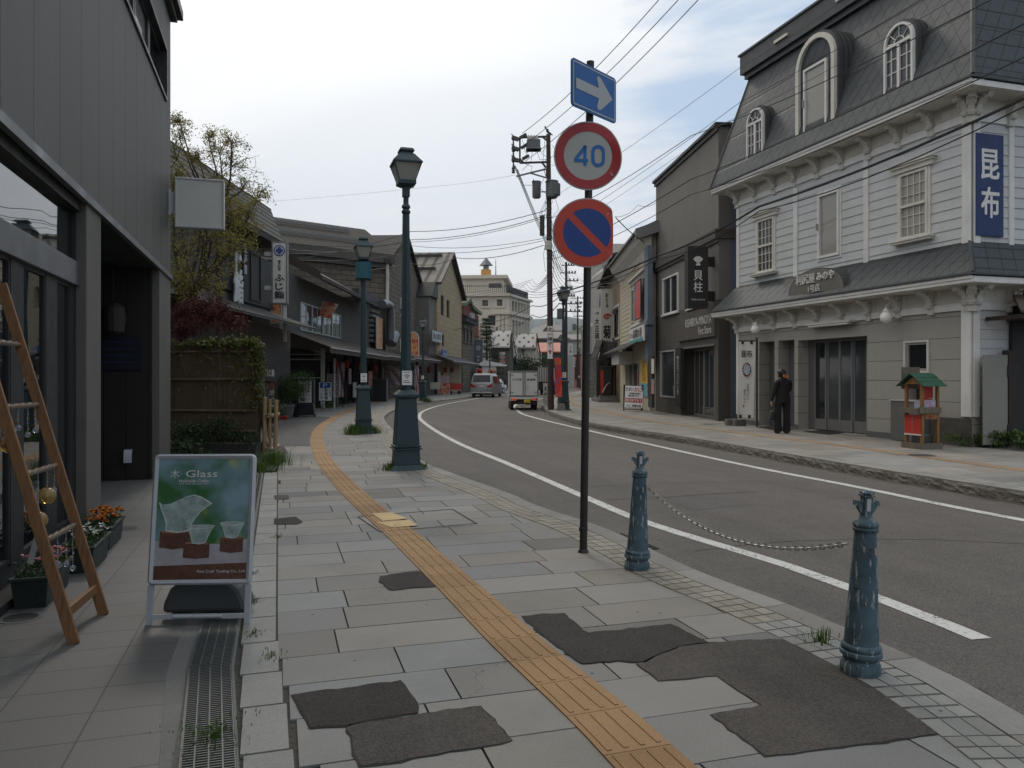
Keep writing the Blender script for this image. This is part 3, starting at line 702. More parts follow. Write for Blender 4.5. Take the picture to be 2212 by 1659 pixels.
# things in the recess
FE=Frame(ST(-1.73,12.74),ang=TH)
def onE(u,v):return FE.at(u,v)
x,z=onE(258,762);mb=MB();mb.box(x-.30,x+.30,-.03,-.005,z-.26,z+.26);T2=Thing('notice_board','dim dark blue notice board on the boarded wall inside the entrance recess','sign',FE,(x,0,z));T2.part('board',mb,'dim_blue')
mb=MB()
for i in range(4):write(mb,['Gallery','Coffee & Gift','Open','Closed Wed'][i]if False else '——— ——',x,z+.16-i*.1,.012,.4,-.034)
T2.part('lettering',mb,'navy')
x,z=onE(278,985);T2=Thing('wall_light','small curved white foot light low on the boarded recess wall','light',FE,(x,0,z));mb=MB()
for i in range(6):a0,a1=i*.25,(i+1)*.25;mb.prism([(x-.055,-.10*sin(a0+.2),z+.10-.13*(1-cos(a0))*1.6),(x+.055,-.10*sin(a0+.2),z+.10-.13*(1-cos(a0))*1.6),(x+.055,-.10*sin(a1+.2),z+.10-.13*(1-cos(a1))*1.6),(x-.055,-.10*sin(a1+.2),z+.10-.13*(1-cos(a1))*1.6)],(0,.012,0))
T2.part('shade',mb,'alu');mb=MB();mb.box(x-.04,x+.04,-.05,-.002,z-.06,z+.09);T2.part('backplate',mb,'grey_frame')
x,z=onE(252,690);T2=Thing('lantern','dark hanging paper lantern barely visible in the entrance recess','lantern',FE,(x,-.25,z));mb=MB();mb.lathe([(.05,-.25),(.15,-.2),(.17,0),(.15,.16),(.06,.22)],14,(x,-.25,z));T2.part('shade',mb,'dark_wood');mb=MB();mb.tube((x,-.25,z+.2),(x,-.25,Zs-.03),.008,n=6);T2.part('cord',mb,'black')
# blank lightbox sign on the far corner
x0=FE.at(378,None,1.15);FB=Frame(ST(-1.73,13.9),ang=TH)
ax,az=FB.at(379,492);bx_,bz=FB.at(485,392)
T=Thing('lightbox_sign','blank square white lightbox sign projecting from the modern shop corner','sign',FB,(ax,0,az))
mb=MB();mb.frame_rect(ax,bx_,az,bz,.03,-.10,.10);T.part('frame',mb,'alu',bevel=.006)
mb=MB();mb.box(ax+.028,bx_-.028,-.085,.085,az+.028,bz-.028);T.part('panel',mb,'off_white')
mb=MB();mb.box(ax-.02,ax-.001,-.06,.06,az+.22,bz-.22);mb.box(-.01,ax-.02,-.035,.035,az+.24,bz-.24);mb.box(.001,.02,-.07,.07,az+.2,bz-.2);T.part('bracket',mb,'alu')
# ================================================================= MANSARD SHOP ON THE RIGHT
mk('clapboard',(.50,.515,.53),.6,.14,.8,.0015,60,streak=True)
mk_lines('metal_shingle',(.042,.053,.062),(.018,.018,.02),[(.83,.0,-.56,.30,.016,1),(.83,0,.56,.30,.008,.45),(0,.83,-.56,.30,.014,.8),(0,.83,.56,.30,.008,.4)],.6,.2,1.4,0,.012)
mk_lines('panel_siding',(.32,.312,.285),(.09,.09,.088),[(0,0,1,.455,.010,.8),(1,1,0,1.82,.006,.35)],.7,.10,.8,0,.004)
mk('roof_metal',(.055,.06,.064),.55,.2,1.5,.002,30);mk('plinth_grey',(.11,.115,.12),.7,.15);mk('stone_dark',(.08,.075,.068),.85,.5,4,.01,20)
F1=Frame(ST(13.7,20.87),ST(13.7,12.45));L1=F1.len;F1S=Frame(ST(13.7,12.45),ang=TH)
T=Thing('mansard_shop','pale clapboard seafood shop with dark mansard roof, arched dormers and bracketed cornices','building',F1,(0,0,ZR))
D1=9.0
def fz(u,v,yo=0):return F1.Z(u,v,yo)
X=F1.X
hA=(X(1946),X(2007),F1.Z(1946,521),F1.Z(1946,379));hB=(X(1638),X(1674),F1.Z(1638,592),F1.Z(1638,478));hC=(X(1770),X(1816),F1.Z(1770,560),F1.Z(1770,422))
o1=(X(1640),X(1673),ZR+.01,F1.Z(1640,739));o2=(X(1681),X(1716),ZR+.01,F1.Z(1681,736));o3=(X(1724),X(1873),ZR+.01,F1.Z(1873,725))
hD=(X(1957),X(2004),F1.Z(1957,801),F1.Z(1957,741));hE=(X(1957),X(2004),F1.Z(1957,870),hD[2]-.05)
print('F1 windows',[tuple(round(q,2)for q in h)for h in(hA,hB,hC,o1,o2,o3,hD)])
z1,z2=3.02,6.92
mb=MB();wall(mb,0,L1,ZR,z1,[o1,o2,o3,hD,hE],0,.42);shell(mb,0,L1,ZR,z1,D1);T.part('ground_floor_wall',mb,'panel_siding')
mb=MB();boards(mb,0,L1,4.3,z2,.21,0,[hA,hB,hC]);mb.quad((0,.03,4.0),(L1,.03,4.0),(L1,.03,z2),(0,.03,z2));T.part('clapboards',mb,'clapboard')
mb=MB();boards(mb,.22,8.5,4.3,z2,.21,0,[]);boards(mb,.22,8.5,1.0,3.0,.21,0,[]);mb.quad((0,.03,ZR),(9,.03,ZR),(9,.03,z2),(0,.03,z2));conv(mb,F1S,F1);T.part('side_clapboards',mb,'clapboard')
mb=MB();mb.quad((0,0.04,3.0),(0,D1,3.0),(0,D1,7.4),(0,0.04,7.4));mb.quad((0,D1,3),(L1,D1,3),(L1,D1,7.4),(0,D1,7.4));T.part('back_wall',mb,'clapboard')
mb=MB()
for a,b in((0,.14),(X(1716),X(1725)),(X(1868),X(1878)),(L1-.17,L1+.03)):mb.box(a,b,-.045,.0,4.35,z2)
mb.box(0.0,.12,-.05,.0,ZR+.3,z1);mb.box(L1-.18,L1+.035,-.055,.0,ZR+.62,z1)
for zb in(z1,z2):mb.box(-.03,L1+.05,-.06,.0,zb-.02,zb+.13)
T.part('trim',mb,'white',bevel=.004)
mb=MB()
for a,b in((.0,.22),(.95,1.13)):mb.box(a+.051,b,-.05,.0,4.35,z2)
mb.box(.031,.2,-.05,.0,ZR+.62,3.0)
for zb in(z1,z2):mb.box(.051,8.4,-.055,.0,zb-.02,zb+.13)
conv(mb,F1S,F1);T.part('side_trim',mb,'white',bevel=.004)
for zb,nm in((z1+.13,'lower'),(z2+.13,'upper')):
 mb=MB();mb.box(0,L1,-.03,.0,zb,zb+.36);q=MB();q.box(.03,8.4,-.03,0,zb,zb+.36);conv(q,F1S,F1);mb.join(q)
 for i in range(9):
  a=.14+i*.935;mb.frame_rect(a+.05,a+.68,zb+.05,zb+.28,.03,-.05,-.03);mb.box(a+.11,a+.62,-.04,-.03,zb+.1,zb+.23)
 T.part('frieze',mb,'cream_trim')
 zf=zb+.36;e=.55
 mb=MB();mb.prism([(-e,-e,zf-.03),(L1+e,-e,zf-.03),(L1+e,D1-.5,zf-.03),(-e,D1-.5,zf-.03)],(0,0,.03));T.part('soffit',mb,'cream_trim')
 mb=MB();mb.box(-e-.02,L1+e+.02,-e-.03,-e,zf-.02,zf+.10);mb.box(L1+e,L1+e+.03,-e,D1-.5,zf-.02,zf+.10);mb.box(-e-.03,-e,-e,D1-.5,zf-.02,zf+.10)
 mb.box(-e-.02,L1+e+.02,-e-.055,-e-.03,zf+.05,zf+.12);T.part('fascia',mb,'white',bevel=.004)
 mb=MB();mb.box(-e-.08,L1+e+.07,-e-.09,-e-.0,zf+.125,zf+.165);mb.box(L1+e+.0,L1+e+.07,-e,D1-.5,zf+.125,zf+.165);T.part('roof_edge',mb,'roof_metal')
zfl,zfu=z1+.13+.36+.13,z2+.13+.36+.13
def bracket_mb():
 m_=MB();pr=[(0,0),(-.40,0),(-.42,-.05),(-.38,-.09),(-.30,-.085),(-.24,-.12),(-.16,-.20),(-.13,-.28),(-.17,-.33),(-.14,-.38),(-.05,-.40),(0,-.36)]
 m_.prism([(-.065,y,z)for y,z in pr],(.13,0,0))
 m_.prism([(-.085,y,z)for y,z in[(-.02,0),(-.44,0),(-.44,-.035),(-.02,-.035)]],(.17,0,0))
 for(cy,cz,r)in((-.17,-.115,.075),(-.31,-.075,.035),(-.09,-.31,.045)):
  for sx in(-1,1):
   for k in range(12):
    a,b=2*pi*k/12,2*pi*(k+1)/12
    m_.prism([(sx*.065,cy+r*cos(a),cz+r*sin(a)),(sx*.065,cy+r*cos(b),cz+r*sin(b)),(sx*.065,cy+r*.62*cos(b),cz+r*.62*sin(b)),(sx*.065,cy+r*.62*cos(a),cz+r*.62*sin(a))],(sx*.03,0,0))
 m_.box(-.075,.075,-.085,0,-.52,-.36);return m_
proto=None
for zf in(z1+.46,z2+.46):
 for i in range(10):
  x=.06+i*(L1-.08)/9
  if proto is None:proto=T.part('bracket',bracket_mb(),'off_white');bo=proto
  else:bo=proto.copy();COL.objects.link(bo)
  bo.location=(x,0,zf-ZR)
  for(dx,dy,rz)in([]if i not in(0,9)else([(-.06,.02,-pi/2),(-.02,0,-pi/4)]if i==0 else[(.05,.06,pi/2),(.03,0,pi/4),(.05,1.0,pi/2),(.05,1.95,pi/2)])):
   b2=proto.copy();COL.objects.link(b2);b2.location=(x+dx,dy,zf-ZR);b2.rotation_euler=(0,0,rz)
for o in list(T.e.children):
 if o.name.startswith('bracket'):o.data=proto.data
 # (bracket mesh is authored about its own origin)
proto.data.transform(Matrix.Translation((0,0,ZR)))
# skirt roof
e=.60;mb=MB();t0=4.42
mb.quad((-e,-e,zfl+.035),(L1+e,-e,zfl+.035),(L1,-.02,t0),(0,-.02,t0));mb.quad((L1+e,-e,zfl+.035),(L1+e,D1-.5,zfl+.035),(L1+.02,D1-.5,t0),(L1+.02,-.02,t0));mb.quad((-e,D1-.5,zfl+.035),(-e,-e,zfl+.035),(0,-.02,t0),(0,D1-.5,t0))
T.part('skirt_roof',mb,'metal_shingle')
# mansard
zt=11.0;ins=.46;mb=MB();B_=[(-e,-e),(L1+e,-e),(L1+e,D1-.5),(-e,D1-.5)];C_=[(0.0,ins),(L1-.35,ins),(L1-.35,D1-1.4),(0.0,D1-1.4)]
for i in range(4):
 a,b=B_[i],B_[(i+1)%4];c,d=C_[(i+1)%4],C_[i]
 mb.quad((a[0],a[1],zfu+.035),(b[0],b[1],zfu+.035),(c[0],c[1],zt),(d[0],d[1],zt))
T.part('mansard_roof',mb,'metal_shingle')
mb=MB();mb.path([(L1+e,-e,zfu+.05),(L1-.35,ins,zt)],.045,6);mb.path([(-e,-e,zfu+.05),(0,ins,zt)],.03,6);mb.path([(L1+e,-e,zfl+.05),(L1,-.02,t0)],.03,6);T.part('hip_caps',mb,'roof_metal');mb=MB()
mb.box(-.12,L1-.2,ins-.13,ins+.3,zt-.05,zt+.1);mb.box(-.2,L1-.1,ins-.24,D1-1.2,zt+.10,zt+.68);mb.box(-.25,L1-.05,ins-.29,D1-1.15,zt+.68,zt+.74)
T.part('parapet',mb,'roof_metal')
for u,v in((1532,60),(1745,30)):
 pass
for x in(1.6,4.2):mb=MB();mb.box(x,x+.6,ins-.30,ins-.24,zt+.34,zt+.42);T.part('louvre',mb,'cream_trim')
# window surrounds
def crown(x0,x1,z,nm='crown'):
 mb=MB();mb.box(x0-.16,x1+.16,-.10,0,z+.02,z+.12);mb.box(x0-.20,x1+.20,-.15,0,z+.12,z+.17);mb.box(x0-.24,x1+.24,-.19,0,z+.17,z+.20);return mb
for h in(hA,hB):
 o=window(T,h[0],h[1],h[2],h[3],-.01,.055,(4,6),'cream_trim','curtain_glass' if h is hA else 'glass_soft',muntin=.018,dep=.09,rail=.5)
 T.part('crown',crown(h[0],h[1],h[3]),'cream_trim',parent=o,bevel=.004)
 mb=MB();mb.box(h[0]-.14,h[1]+.14,-.16,0,h[2]-.10,h[2]-.0);mb.box(h[0]-.17,h[1]+.17,-.19,0,h[2]-.05,h[2]-.01);T.part('sill',mb,'cream_trim',parent=o,bevel=.004)
 mb=MB();mb.frame_rect(h[0]-.07,h[1]+.07,h[2]-.0,h[3]+.05,.07,-.045,0);T.part('casing',mb,'cream_trim',parent=o)
 mb=MB();mb.box(h[0]+.06,h[1]-.06,.0,.005,h[2]+.04,(h[2]+h[3])/2-.03);T.part('lower_pane',mb,'glass_green',parent=o);o.children[-1].location.y=-.008
o=window(T,*hC,-.01,.07,fm='white',gm='curtain_glass',dep=.10);mb=MB();mb.box(hC[0]+.02,hC[0]+.04,-.13,-.07,(hC[2]+hC[3])/2-.1,(hC[2]+hC[3])/2+.08);T.part('handle',mb,'steel',parent=o)
mb=MB();mb.frame_rect(hC[0]-.06,hC[1]+.06,hC[2]-.07,hC[3]+.07,.06,-.035,0);T.part('casing',mb,'white',parent=o)
o=window(T,*hD,.05,.05,fm='steel',gm='glass');mb=MB();mb.frame_rect(hD[0]-.05,hD[1]+.05,hD[2]-.05,hD[3]+.05,.05,-.03,.02);T.part('casing',mb,'off_white',parent=o)
mb=MB();mb.box(hE[0],hE[1],.3,.35,hE[2],hE[3]);T.part('vent_recess',mb,'near_black')
mb=MB();mb.box(X(1945),X(2012),-.28,.0,ZR+.01,F1.Z(1945,866,-.28));ob=T.part('steel_counter',mb,'plinth_grey',bevel=.008)
mb=MB();mb.box(X(1943),X(2013),-.30,.0,F1.Z(1945,866,-.28),F1.Z(1945,866,-.28)+.03);T.part('counter_top',mb,'alu')
mb=MB();mb.box(X(2012)+.01,L1+.04,-.06,.0,ZR,ZR+.58);T.part('stone_base',mb,'stone_dark')
for a,b in((o3[1],X(1945)),(0,o1[0]),(o1[1],o2[0]),(o2[1],o3[0])):mb=MB();mb.box(a,b,-.02,0,ZR,ZR+.14);T.part('plinth',mb,'plinth_grey')
# doors in the recesses
mb=MB();mb.box(0.05,o3[1]+.3,.9,.95,ZR,z1);T.part('recess_wall',mb,'plinth_grey')
def sliding(x0,x1,y,n,z1_,name='glass_door'):
 st=(x1-x0)/n
 for i in range(n):
  a,b=x0+i*st,x0+(i+1)*st;yy=y+(.03 if i%2 else 0)
  m_=MB();m_.frame_rect(a,b,ZR+.03,z1_,.055,yy-.02,yy+.02);m_.box(a+.05,b-.05,yy-.018,yy+.018,ZR+.08,ZR+.32);d=T.part(name,m_,'grey_frame')
  m_=MB();m_.box(a+.05,b-.05,yy-.006,yy+.006,ZR+.32,z1_-.05);T.part('pane',m_,'glass_soft' if i else 'glass',parent=d)
sliding(X(1760,.36),X(1873,.36),.36,4,o3[3]-.02)
mb=MB();mb.box(o3[0],X(1760,.36)-.01,.34,.42,ZR,o3[3]);mb.box(o1[0],o1[0]+.35,.36,.42,ZR,o1[3]);mb.box(o2[0],o2[0]+.3,.36,.42,ZR,o2[3]);T.part('recess_panel',mb,'plinth_grey')
mb=MB();mb.frame_rect(o1[0]+.35,o1[1],ZR+.02,o1[3],.06,.36,.40);d=T.part('glass_door',mb,'grey_frame');mb=MB();mb.box(o1[0]+.4,o1[1]-.05,.375,.385,ZR+.1,o1[3]-.05);T.part('pane',mb,'glass',parent=d)
mb=MB();mb.frame_rect(o2[0]+.3,o2[1]+.02,ZR+.02,o2[3],.06,.36,.40);d=T.part('glass_door',mb,'grey_frame');mb=MB();mb.box(o2[0]+.35,o2[1]-.05,.375,.385,ZR+.1,o2[3]-.05);T.part('pane',mb,'glass',parent=d)
# hanging strip notices
def strip_sign(label,u0,u1,v0,v1,yo,text):
 a,b=F1.X(u0,yo),F1.X(u1,yo);za,zb=F1.Z(u0,v1,yo),F1.Z(u0,v0,yo)
 t=Thing('strip_notice',label,'notice',F1,(a,yo,za),'paper strip notices in the mansard shop doorways');m_=MB();m_.box(a,b,yo-.012,yo,za,zb);t.part('sheet',m_,'sky_grey')
 m_=MB();write(m_,text,(a+b)/2,(za+zb)/2+(zb-za)*.08,(zb-za)*.68,(b-a)*.36,yo-.016,.02,True);t.part('lettering',m_,'black_ink')
mk('sky_grey',(.36,.41,.48),.7,.05)
strip_sign('pale strip notice in the doorway beside the white banner',1640,1653,748,838,.345,'七日食べたら鏡をごらん')
strip_sign('pale strip notice left of the wide sliding doors',1724.5,1738,742,840,.325,'お父さん預かります')
# dormers
def dormer(u0,u1,v0,v1,kind):
 yo=-.40;x0,x1=F1.X(u0,yo),F1.X(u1,yo);zb,ztp=F1.Z((u0+u1)/2,v1,yo),F1.Z((u0+u1)/2,v0,yo)
 hood=MB();o=arch(x0-.06,x1+.06,zb-.02,ztp+.07);hood.prism([(a,yo+.03,b)for a,b in o],(0,1.15 if kind else 1.05,0));d=T.part('dormer',hood,'roof_metal')
 ring=MB()
 for k in range(6):arch_ring(ring,x0-.075,x1+.075,zb,ztp+.085,.03,yo+.16+k*.15,yo+.175+k*.15)
 T.part('hood_seams',ring,'near_black',parent=d)
 if kind==0:
  fr_=MB();arch_ring(fr_,x0,x1,zb,ztp,.055,yo-.05,yo+.035);fr_.box(x0,x1,yo-.06,yo+.03,zb-.03,zb+.06)
  r=(x1-x0)/2;zs=ztp-r-.02;cx=(x0+x1)/2
  fr_.box(x0+.05,x1-.05,yo-.04,yo+.03,zs-.03,zs+.03);fr_.box(cx-.035,cx+.035,yo-.04,yo+.03,zb,zs)
  for s_ in(-1,1):
   fr_.box(cx+s_*(r*.52)-.01,cx+s_*(r*.52)+.01,yo-.02,yo+.03,zb,zs)
   for j in range(1,4):zz_=zb+(zs-zb)*j/4;fr_.box(min(cx,cx+s_*r),max(cx,cx+s_*r),yo-.018,yo+.03,zz_-.01,zz_+.01)
  for a in(pi*.25,pi*.5,pi*.75,pi*.07,pi*.93):fr_.tube((cx+r*.36*cos(a),yo-.01,zs+r*.36*sin(a)),(cx+r*.95*cos(a),yo-.01,zs+r*.95*sin(a)),.012,n=5)
  for k in range(10):a,b=pi*k/10,pi*(k+1)/10;fr_.tube((cx+r*.36*cos(a),yo-.01,zs+r*.36*sin(a)),(cx+r*.36*cos(b),yo-.01,zs+r*.36*sin(b)),.014,n=5)
  T.part('window_frame',fr_,'white',parent=d)
  g=MB();o=arch(x0+.04,x1-.04,zb+.03,ztp-.04);g.prism([(a,yo+.005,b)for a,b in o],(0,.02,0));T.part('pane',g,'glass_soft',parent=d)
 else:
  fr_=MB();arch_ring(fr_,x0,x1,zb,ztp,.12,yo-.06,yo+.035);T.part('surround',fr_,'cream_trim',parent=d)
  a,b=F1.X(1738,yo),F1.X(1788,yo);za,zc=F1.Z(1738,296,yo),F1.Z(1738,153,yo)
  m_=MB();m_.frame_rect(a,b,za,zc,.06,yo-.05,yo+.03);T.part('window_frame',m_,'white',parent=d)
  m_=MB();m_.box(a+.05,b-.05,yo+.0,yo+.02,za+.05,zc-.05);T.part('pane',m_,'curtain_glass',parent=d)
  m_=MB();m_.box(a+.03,a+.05,yo-.10,yo-.05,za+.75,za+.95);T.part('handle',m_,'steel',parent=d)
  m_=MB();o=arch(x0+.1,x1-.1,zb,ztp-.1);m_.prism([(p,yo+.02,q)for p,q in o],(0,.02,0));T.part('infill',m_,'metal_shingle',parent=d)
dormer(1615,1650,234,353,0);dormer(1722,1806,74,303,1);dormer(1912,1975,50,211,0)
# eyebrow signboard on the skirt roof
yo=-.50;x0,x1=F1.X(1703,yo),F1.X(1826,yo);zb=F1.Z(1760,637,yo);ztp=F1.Z(1775,577,yo)
cx=(x0+x1)/2;N=18;pts=[(cx-(x1-x0)/2*cos(pi*i/N),zb+(ztp-zb)*sin(pi*i/N)**.75)for i in range(N+1)]
TS=T;mb=MB();mb.prism([(a,yo,b)for a,b in pts],(0,.7,0));d=T.part('sign_dormer',mb,'roof_metal')
mb=MB();mb.prism([(cx+(a-cx)*.95,yo-.012,zb+.02+(b-zb)*.94)for a,b in pts],(0,.012,0));T.part('sign_face',mb,'panel_plain' if 'panel_plain' in MATS else mk('panel_plain',(.15,.145,.125),.7),parent=d)
mb=MB();write(mb,'利尻屋',cx-(x1-x0)*.16,zb+.44,.25,(x1-x0)*.34,yo-.05,.02,th=.03);write(mb,'みのや',cx+(x1-x0)*.19,zb+.45,.21,(x1-x0)*.29,yo-.05,.02,th=.03);write(mb,'1号店',cx,zb+.17,.19,(x1-x0)*.2,yo-.05,.02,th=.03)
T.part('lettering',mb,'white',parent=d);
# fluorescent batten, globe lamps
T2=Thing('batten_light','long white fluorescent batten above the wide sliding doors','light',F1,(X(1742),-.2,F1.Z(1742,705,-.2)));mb=MB();a,b,zc=F1.X(1744,-.2),F1.X(1838,-.2),F1.Z(1744,704,-.2)
mb.box(a,b,-.26,-.06,zc,zc+.05);T2.part('housing',mb,'off_white');mb=MB();mb.tube((a+.08,-.22,zc-.03),(b-.08,-.22,zc-.03),.022,n=8);mb.tube((a+.08,-.13,zc-.03),(b-.08,-.13,zc-.03),.022,n=8);T2.part('tube',mb,'plastic_white')
mb=MB();mb.box(a+.3,b-.3,-.06,0,zc+.0,zc+.05);T2.part('mount',mb,'off_white')
for u,v,lab in((1632,712,'white globe wall lamp above the white banner'),(1914,686,'white globe wall lamp on the plain grey wall under the cornice')):
 x,z=F1.at(u,v,-.34);T2=Thing('globe_lamp',lab,'lamp',F1,(x,0,z),'white globe lamps under the mansard shop cornice')
 mb=MB();mb.sph((x,-.34,z),.135,16,10);T2.part('globe',mb,'plastic_white',smooth=60)
 mb=MB();mb.lathe([(.07,.10),(.08,.15),(.05,.19),(.02,.22)],12,(x,-.34,z));mb.path([(x,-.34,z+.2),(x,-.33,z+.28),(x,-.24,z+.33),(x,-.14,z+.28),(x,-.03,z+.2)],.012,6);mb.lathe([(.07,0),(.07,.02)],12,(0,0,0))if False else None
 mb.tube((x,0,z+.18),(x,-.03,z+.18),.08,n=14);T2.part('arm',mb,'white')
 # blue sign on the side wall
a,z0_=F1S.at(2109,508,-.07);b,z1_=F1S.at(2168,293,-.07)
T2=Thing('kelp_sign','tall dark blue sign with two white brush characters on the mansard shop side wall','sign',F1S,(a,0,z0_))
mb=MB();mb.box(a,b,-.07,-.03,z0_,z1_);T2.part('panel',mb,'navy',bevel=.004);mb=MB();write(mb,'昆',(a+b)/2,z0_+(z1_-z0_)*.71,.62,.47,-.075,.035);write(mb,'布',(a+b)/2,z0_+(z1_-z0_)*.33,.62,.47,-.075,.035);T2.part('lettering',mb,'white')
# old lean-to and grey gate at the right edge
mk('old_roof',(.07,.055,.045),.8,.4,3,.01,14)
mk('gate_panel',(.23,.225,.205),.6,.12,.8)
T=Thing('side_gate','plain pale grey sheet gate beside the mansard shop corner','gate',F1S,(.1,-.25,ZR));a,zt_=F1S.at(2102,766,-.25);b,zb_=F1S.at(2175,961,-.25);a2=max(a,.05)
mb=MB();mb.box(a2,b,-.27,-.24,ZR+.06,zt_);T.part('leaf',mb,'gate_panel',bevel=.003)
for k in(.18,.82):mb=MB();zz_=ZR+(zt_-ZR)*k;mb.box(b-.02,b+.05,-.29,-.24,zz_-.12,zz_+.12);T.part('hinge',mb,'black')
mb=MB();mb.box(b+.02,b+.14,-.28,-.12,ZR,zt_+.1);T.part('post',mb,'dark_wood')
T=Thing('lean_to','old brown sheet-roofed wooden lean-to against the mansard shop side','shed',F1S,(.2,-.3,ZR))
mb=MB();xa,za=F1S.at(2093,697,-.9)
pz=2.86;mb.prism([(.1,-1.05,pz),(6,-1.05,pz+.0),(6,.0,pz+.52),(1.1,.0,pz+.52)],(0,0,.05));mb.prism([(1.05,-.1,pz+.55),(6,-.1,pz+.55),(6,.0,pz+.62),(1.05,.0,pz+.62)],(0,0,.08));T.part('roof',mb,'old_roof')
mb=MB()
for i in range(9):xx=.35+i*.55;mb.box(xx,xx+.06,-.98,-.05,pz-.09,pz-.01)
mb.box(.2,6,-.98,-.9,pz-.1,pz-.02);T.part('rafters',mb,'dark_wood')
mb=MB();mb.box(1.0,6,-.12,-.04,ZR,pz+.4);T.part('back_boards',mb,'near_black');mb=MB();mb.box(1.55,1.67,-.9,-.78,ZR,pz-.1);T.part('post',mb,'dark_wood')
# ================================================================= FAR SIDE OF THE STREET, BEYOND THE MANSARD SHOP
def food_mat(name,base=(.5,.42,.35),a=(.55,.10,.03),b=(.75,.35,.08),sc=9):
 m,t=newmat(name);co=objco(t)
 v=t.node('ShaderNodeTexVoronoi');t.put(v.inputs['Vector'],co);v.inputs['Scale'].default_value=sc
 c=t.mix(t.ramp(t.xyz(v.outputs['Color'])[0],.3,.6),a,b);c=t.mix(t.ramp(t.noise(co,sc*.8,4,.6,1.0),.52,.56),c,base)
 bsdf(t,c,.4);return m
food_mat('food_red');food_mat('food_crab',(.45,.4,.36),(.42,.06,.03),(.5,.22,.12),5);food_mat('flag_print',(.05,.15,.42),(.6,.05,.04),(.65,.12,.08),1.6);food_mat('menu_print',(.5,.47,.45),(.42,.10,.12),(.25,.25,.3),16)
mk('stucco_grey',(.165,.158,.148),.9,.22,.7,.006,50,streak=True);mk('stucco_dark',(.085,.078,.07),.9,.2,.7,.005,50,streak=True);mk('blue_grey_wall',(.12,.15,.19),.85,.2,.8,.003)
mk('cream_clap',(.50,.45,.34),.7,.16,1,.002,streak=True);mk('tan_stucco',(.22,.185,.125),.9,.25,.8,.005,streak=True);mk('pebble_wall',(.30,.30,.29),.9,.2,1,.01,24)
mk_lines('brown_roof',(.12,.105,.095),(.05,.045,.04),[(1,0,0,.42,.03,1),(0,1,0,.42,.03,0)],.55,.2,.8,.2)
mk_lines('dark_roof',(.045,.045,.046),(.02,.02,.022),[(1,0,0,.42,.03,1)],.9,.2,.8,0)
mk_brick('grey_blocks',(.2,.195,.185),(.24,.235,.225),(.10,.1,.095),.6,.3)
def notice(name,label,cat_,fr,x0,x1,z0,z1,y,mat,th=.03,text=None,group=None,frame=None,parts=None):
 t=Thing(name,label,cat_,fr,((x0+x1)/2,y,z0),group);m_=MB();m_.box(x0,x1,y-th,y,z0,z1);t.part('panel',m_,mat)
 if frame:m_=MB();m_.frame_rect(x0-.02,x1+.02,z0-.02,z1+.02,.03,y-th-.01,y);t.part('frame',m_,frame)
 for(s,cx,cz,h,w,ink,vert)in(text or[]):
  m_=MB();write(m_,s,x0+(x1-x0)*cx,z0+(z1-z0)*cz,(z1-z0)*h,(x1-x0)*w,y-th-.006,.03,vert);t.part('lettering',m_,ink)
 return t
 # ---- grey shop
F2=Frame(P(1417,32.8),P(1552,25.3));L2=F2.len
T=Thing('grey_shop','grey stucco shop with plain parapet, dark ground floor and white double window','building',F2,(0,0,ZR))
zt2=F2.Z(1552,272);zb2=F2.Z(1552,501);zg=F2.Z(1420,684)
w1=(F2.X(1434),F2.X(1467),F2.Z(1434,682),F2.Z(1434,603));g1=(F2.X(1428),F2.X(1459),F2.Z(1428,857),F2.Z(1428,759));g2=(F2.X(1472),F2.X(1544),ZR+.01,F2.Z(1472,755))
w2=(F2.X(1487),F2.X(1512),F2.Z(1487,669),F2.Z(1487,600))
mb=MB();wall(mb,0,L2,zg,zt2,[w1,w2],0,.12);shell(mb,0,L2,zg,zt2,9);T.part('wall',mb,'stucco_grey')
mb=MB();wall(mb,0,L2,ZR,zg,[g1,g2],-.01,.5);shell(mb,0,L2,ZR,zg,9,-.01);T.part('ground_floor_wall',mb,'stucco_dark')
mb=MB();mb.quad((L2+.01,.4,ZR),(L2+.01,9,ZR),(L2+.01,9,zt2-.5),(L2+.01,.4,zt2-.5));T.part('side_wall',mb,'blue_grey_wall')
mb=MB();mb.box(-.05,L2+.08,-.14,0,zb2-.22,zb2+.1);mb.box(-.03,L2+.05,-.08,0,zb2-.34,zb2-.22);mb.box(L2,L2+.08,0,9,zb2-.22,zb2+.1);T.part('string_course',mb,'stucco_dark',bevel=.01)
mb=MB();mb.box(-.10,L2+.1,-.14,.1,zt2,zt2+.1);mb.box(L2,L2+.1,.1,9,zt2,zt2+.1);mb.box(-.06,L2+.05,-.07,0,zt2-.15,zt2);T.part('coping',mb,'near_black')
for w_ in(w1,w2):o=window(T,*w_,.0,.06,(2,1),'white','glass',muntin=.06,dep=.12);mb=MB();mb.box(w_[0]-.05,w_[1]+.05,-.12,0,w_[2]-.05,w_[2]);T.part('sill',mb,'white',parent=o)
window(T,*g1,.02,.05,(1,1),'alu','glass_soft',name='shop_window',dep=.1)
mb=MB();mb.box(-.02+g2[0],g2[1],.5,.55,ZR,g2[3]);T.part('recess_wall',mb,'stucco_dark')
for i in range(3):
 a=g2[0]+.35+i*(g2[1]-g2[0]-.35)/3;b=a+(g2[1]-g2[0]-.35)/3;m_=MB();m_.frame_rect(a,b,ZR+.02,g2[3]-.02,.07,.38,.43);m_.box((a+b)/2-.02,(a+b)/2+.02,.39,.42,ZR+.1,g2[3]-.1);d=T.part('glass_door',m_,'grey_frame');m_=MB();m_.box(a+.05,b-.05,.40,.41,ZR+.08,g2[3]-.08);T.part('pane',m_,'glass_soft',parent=d)
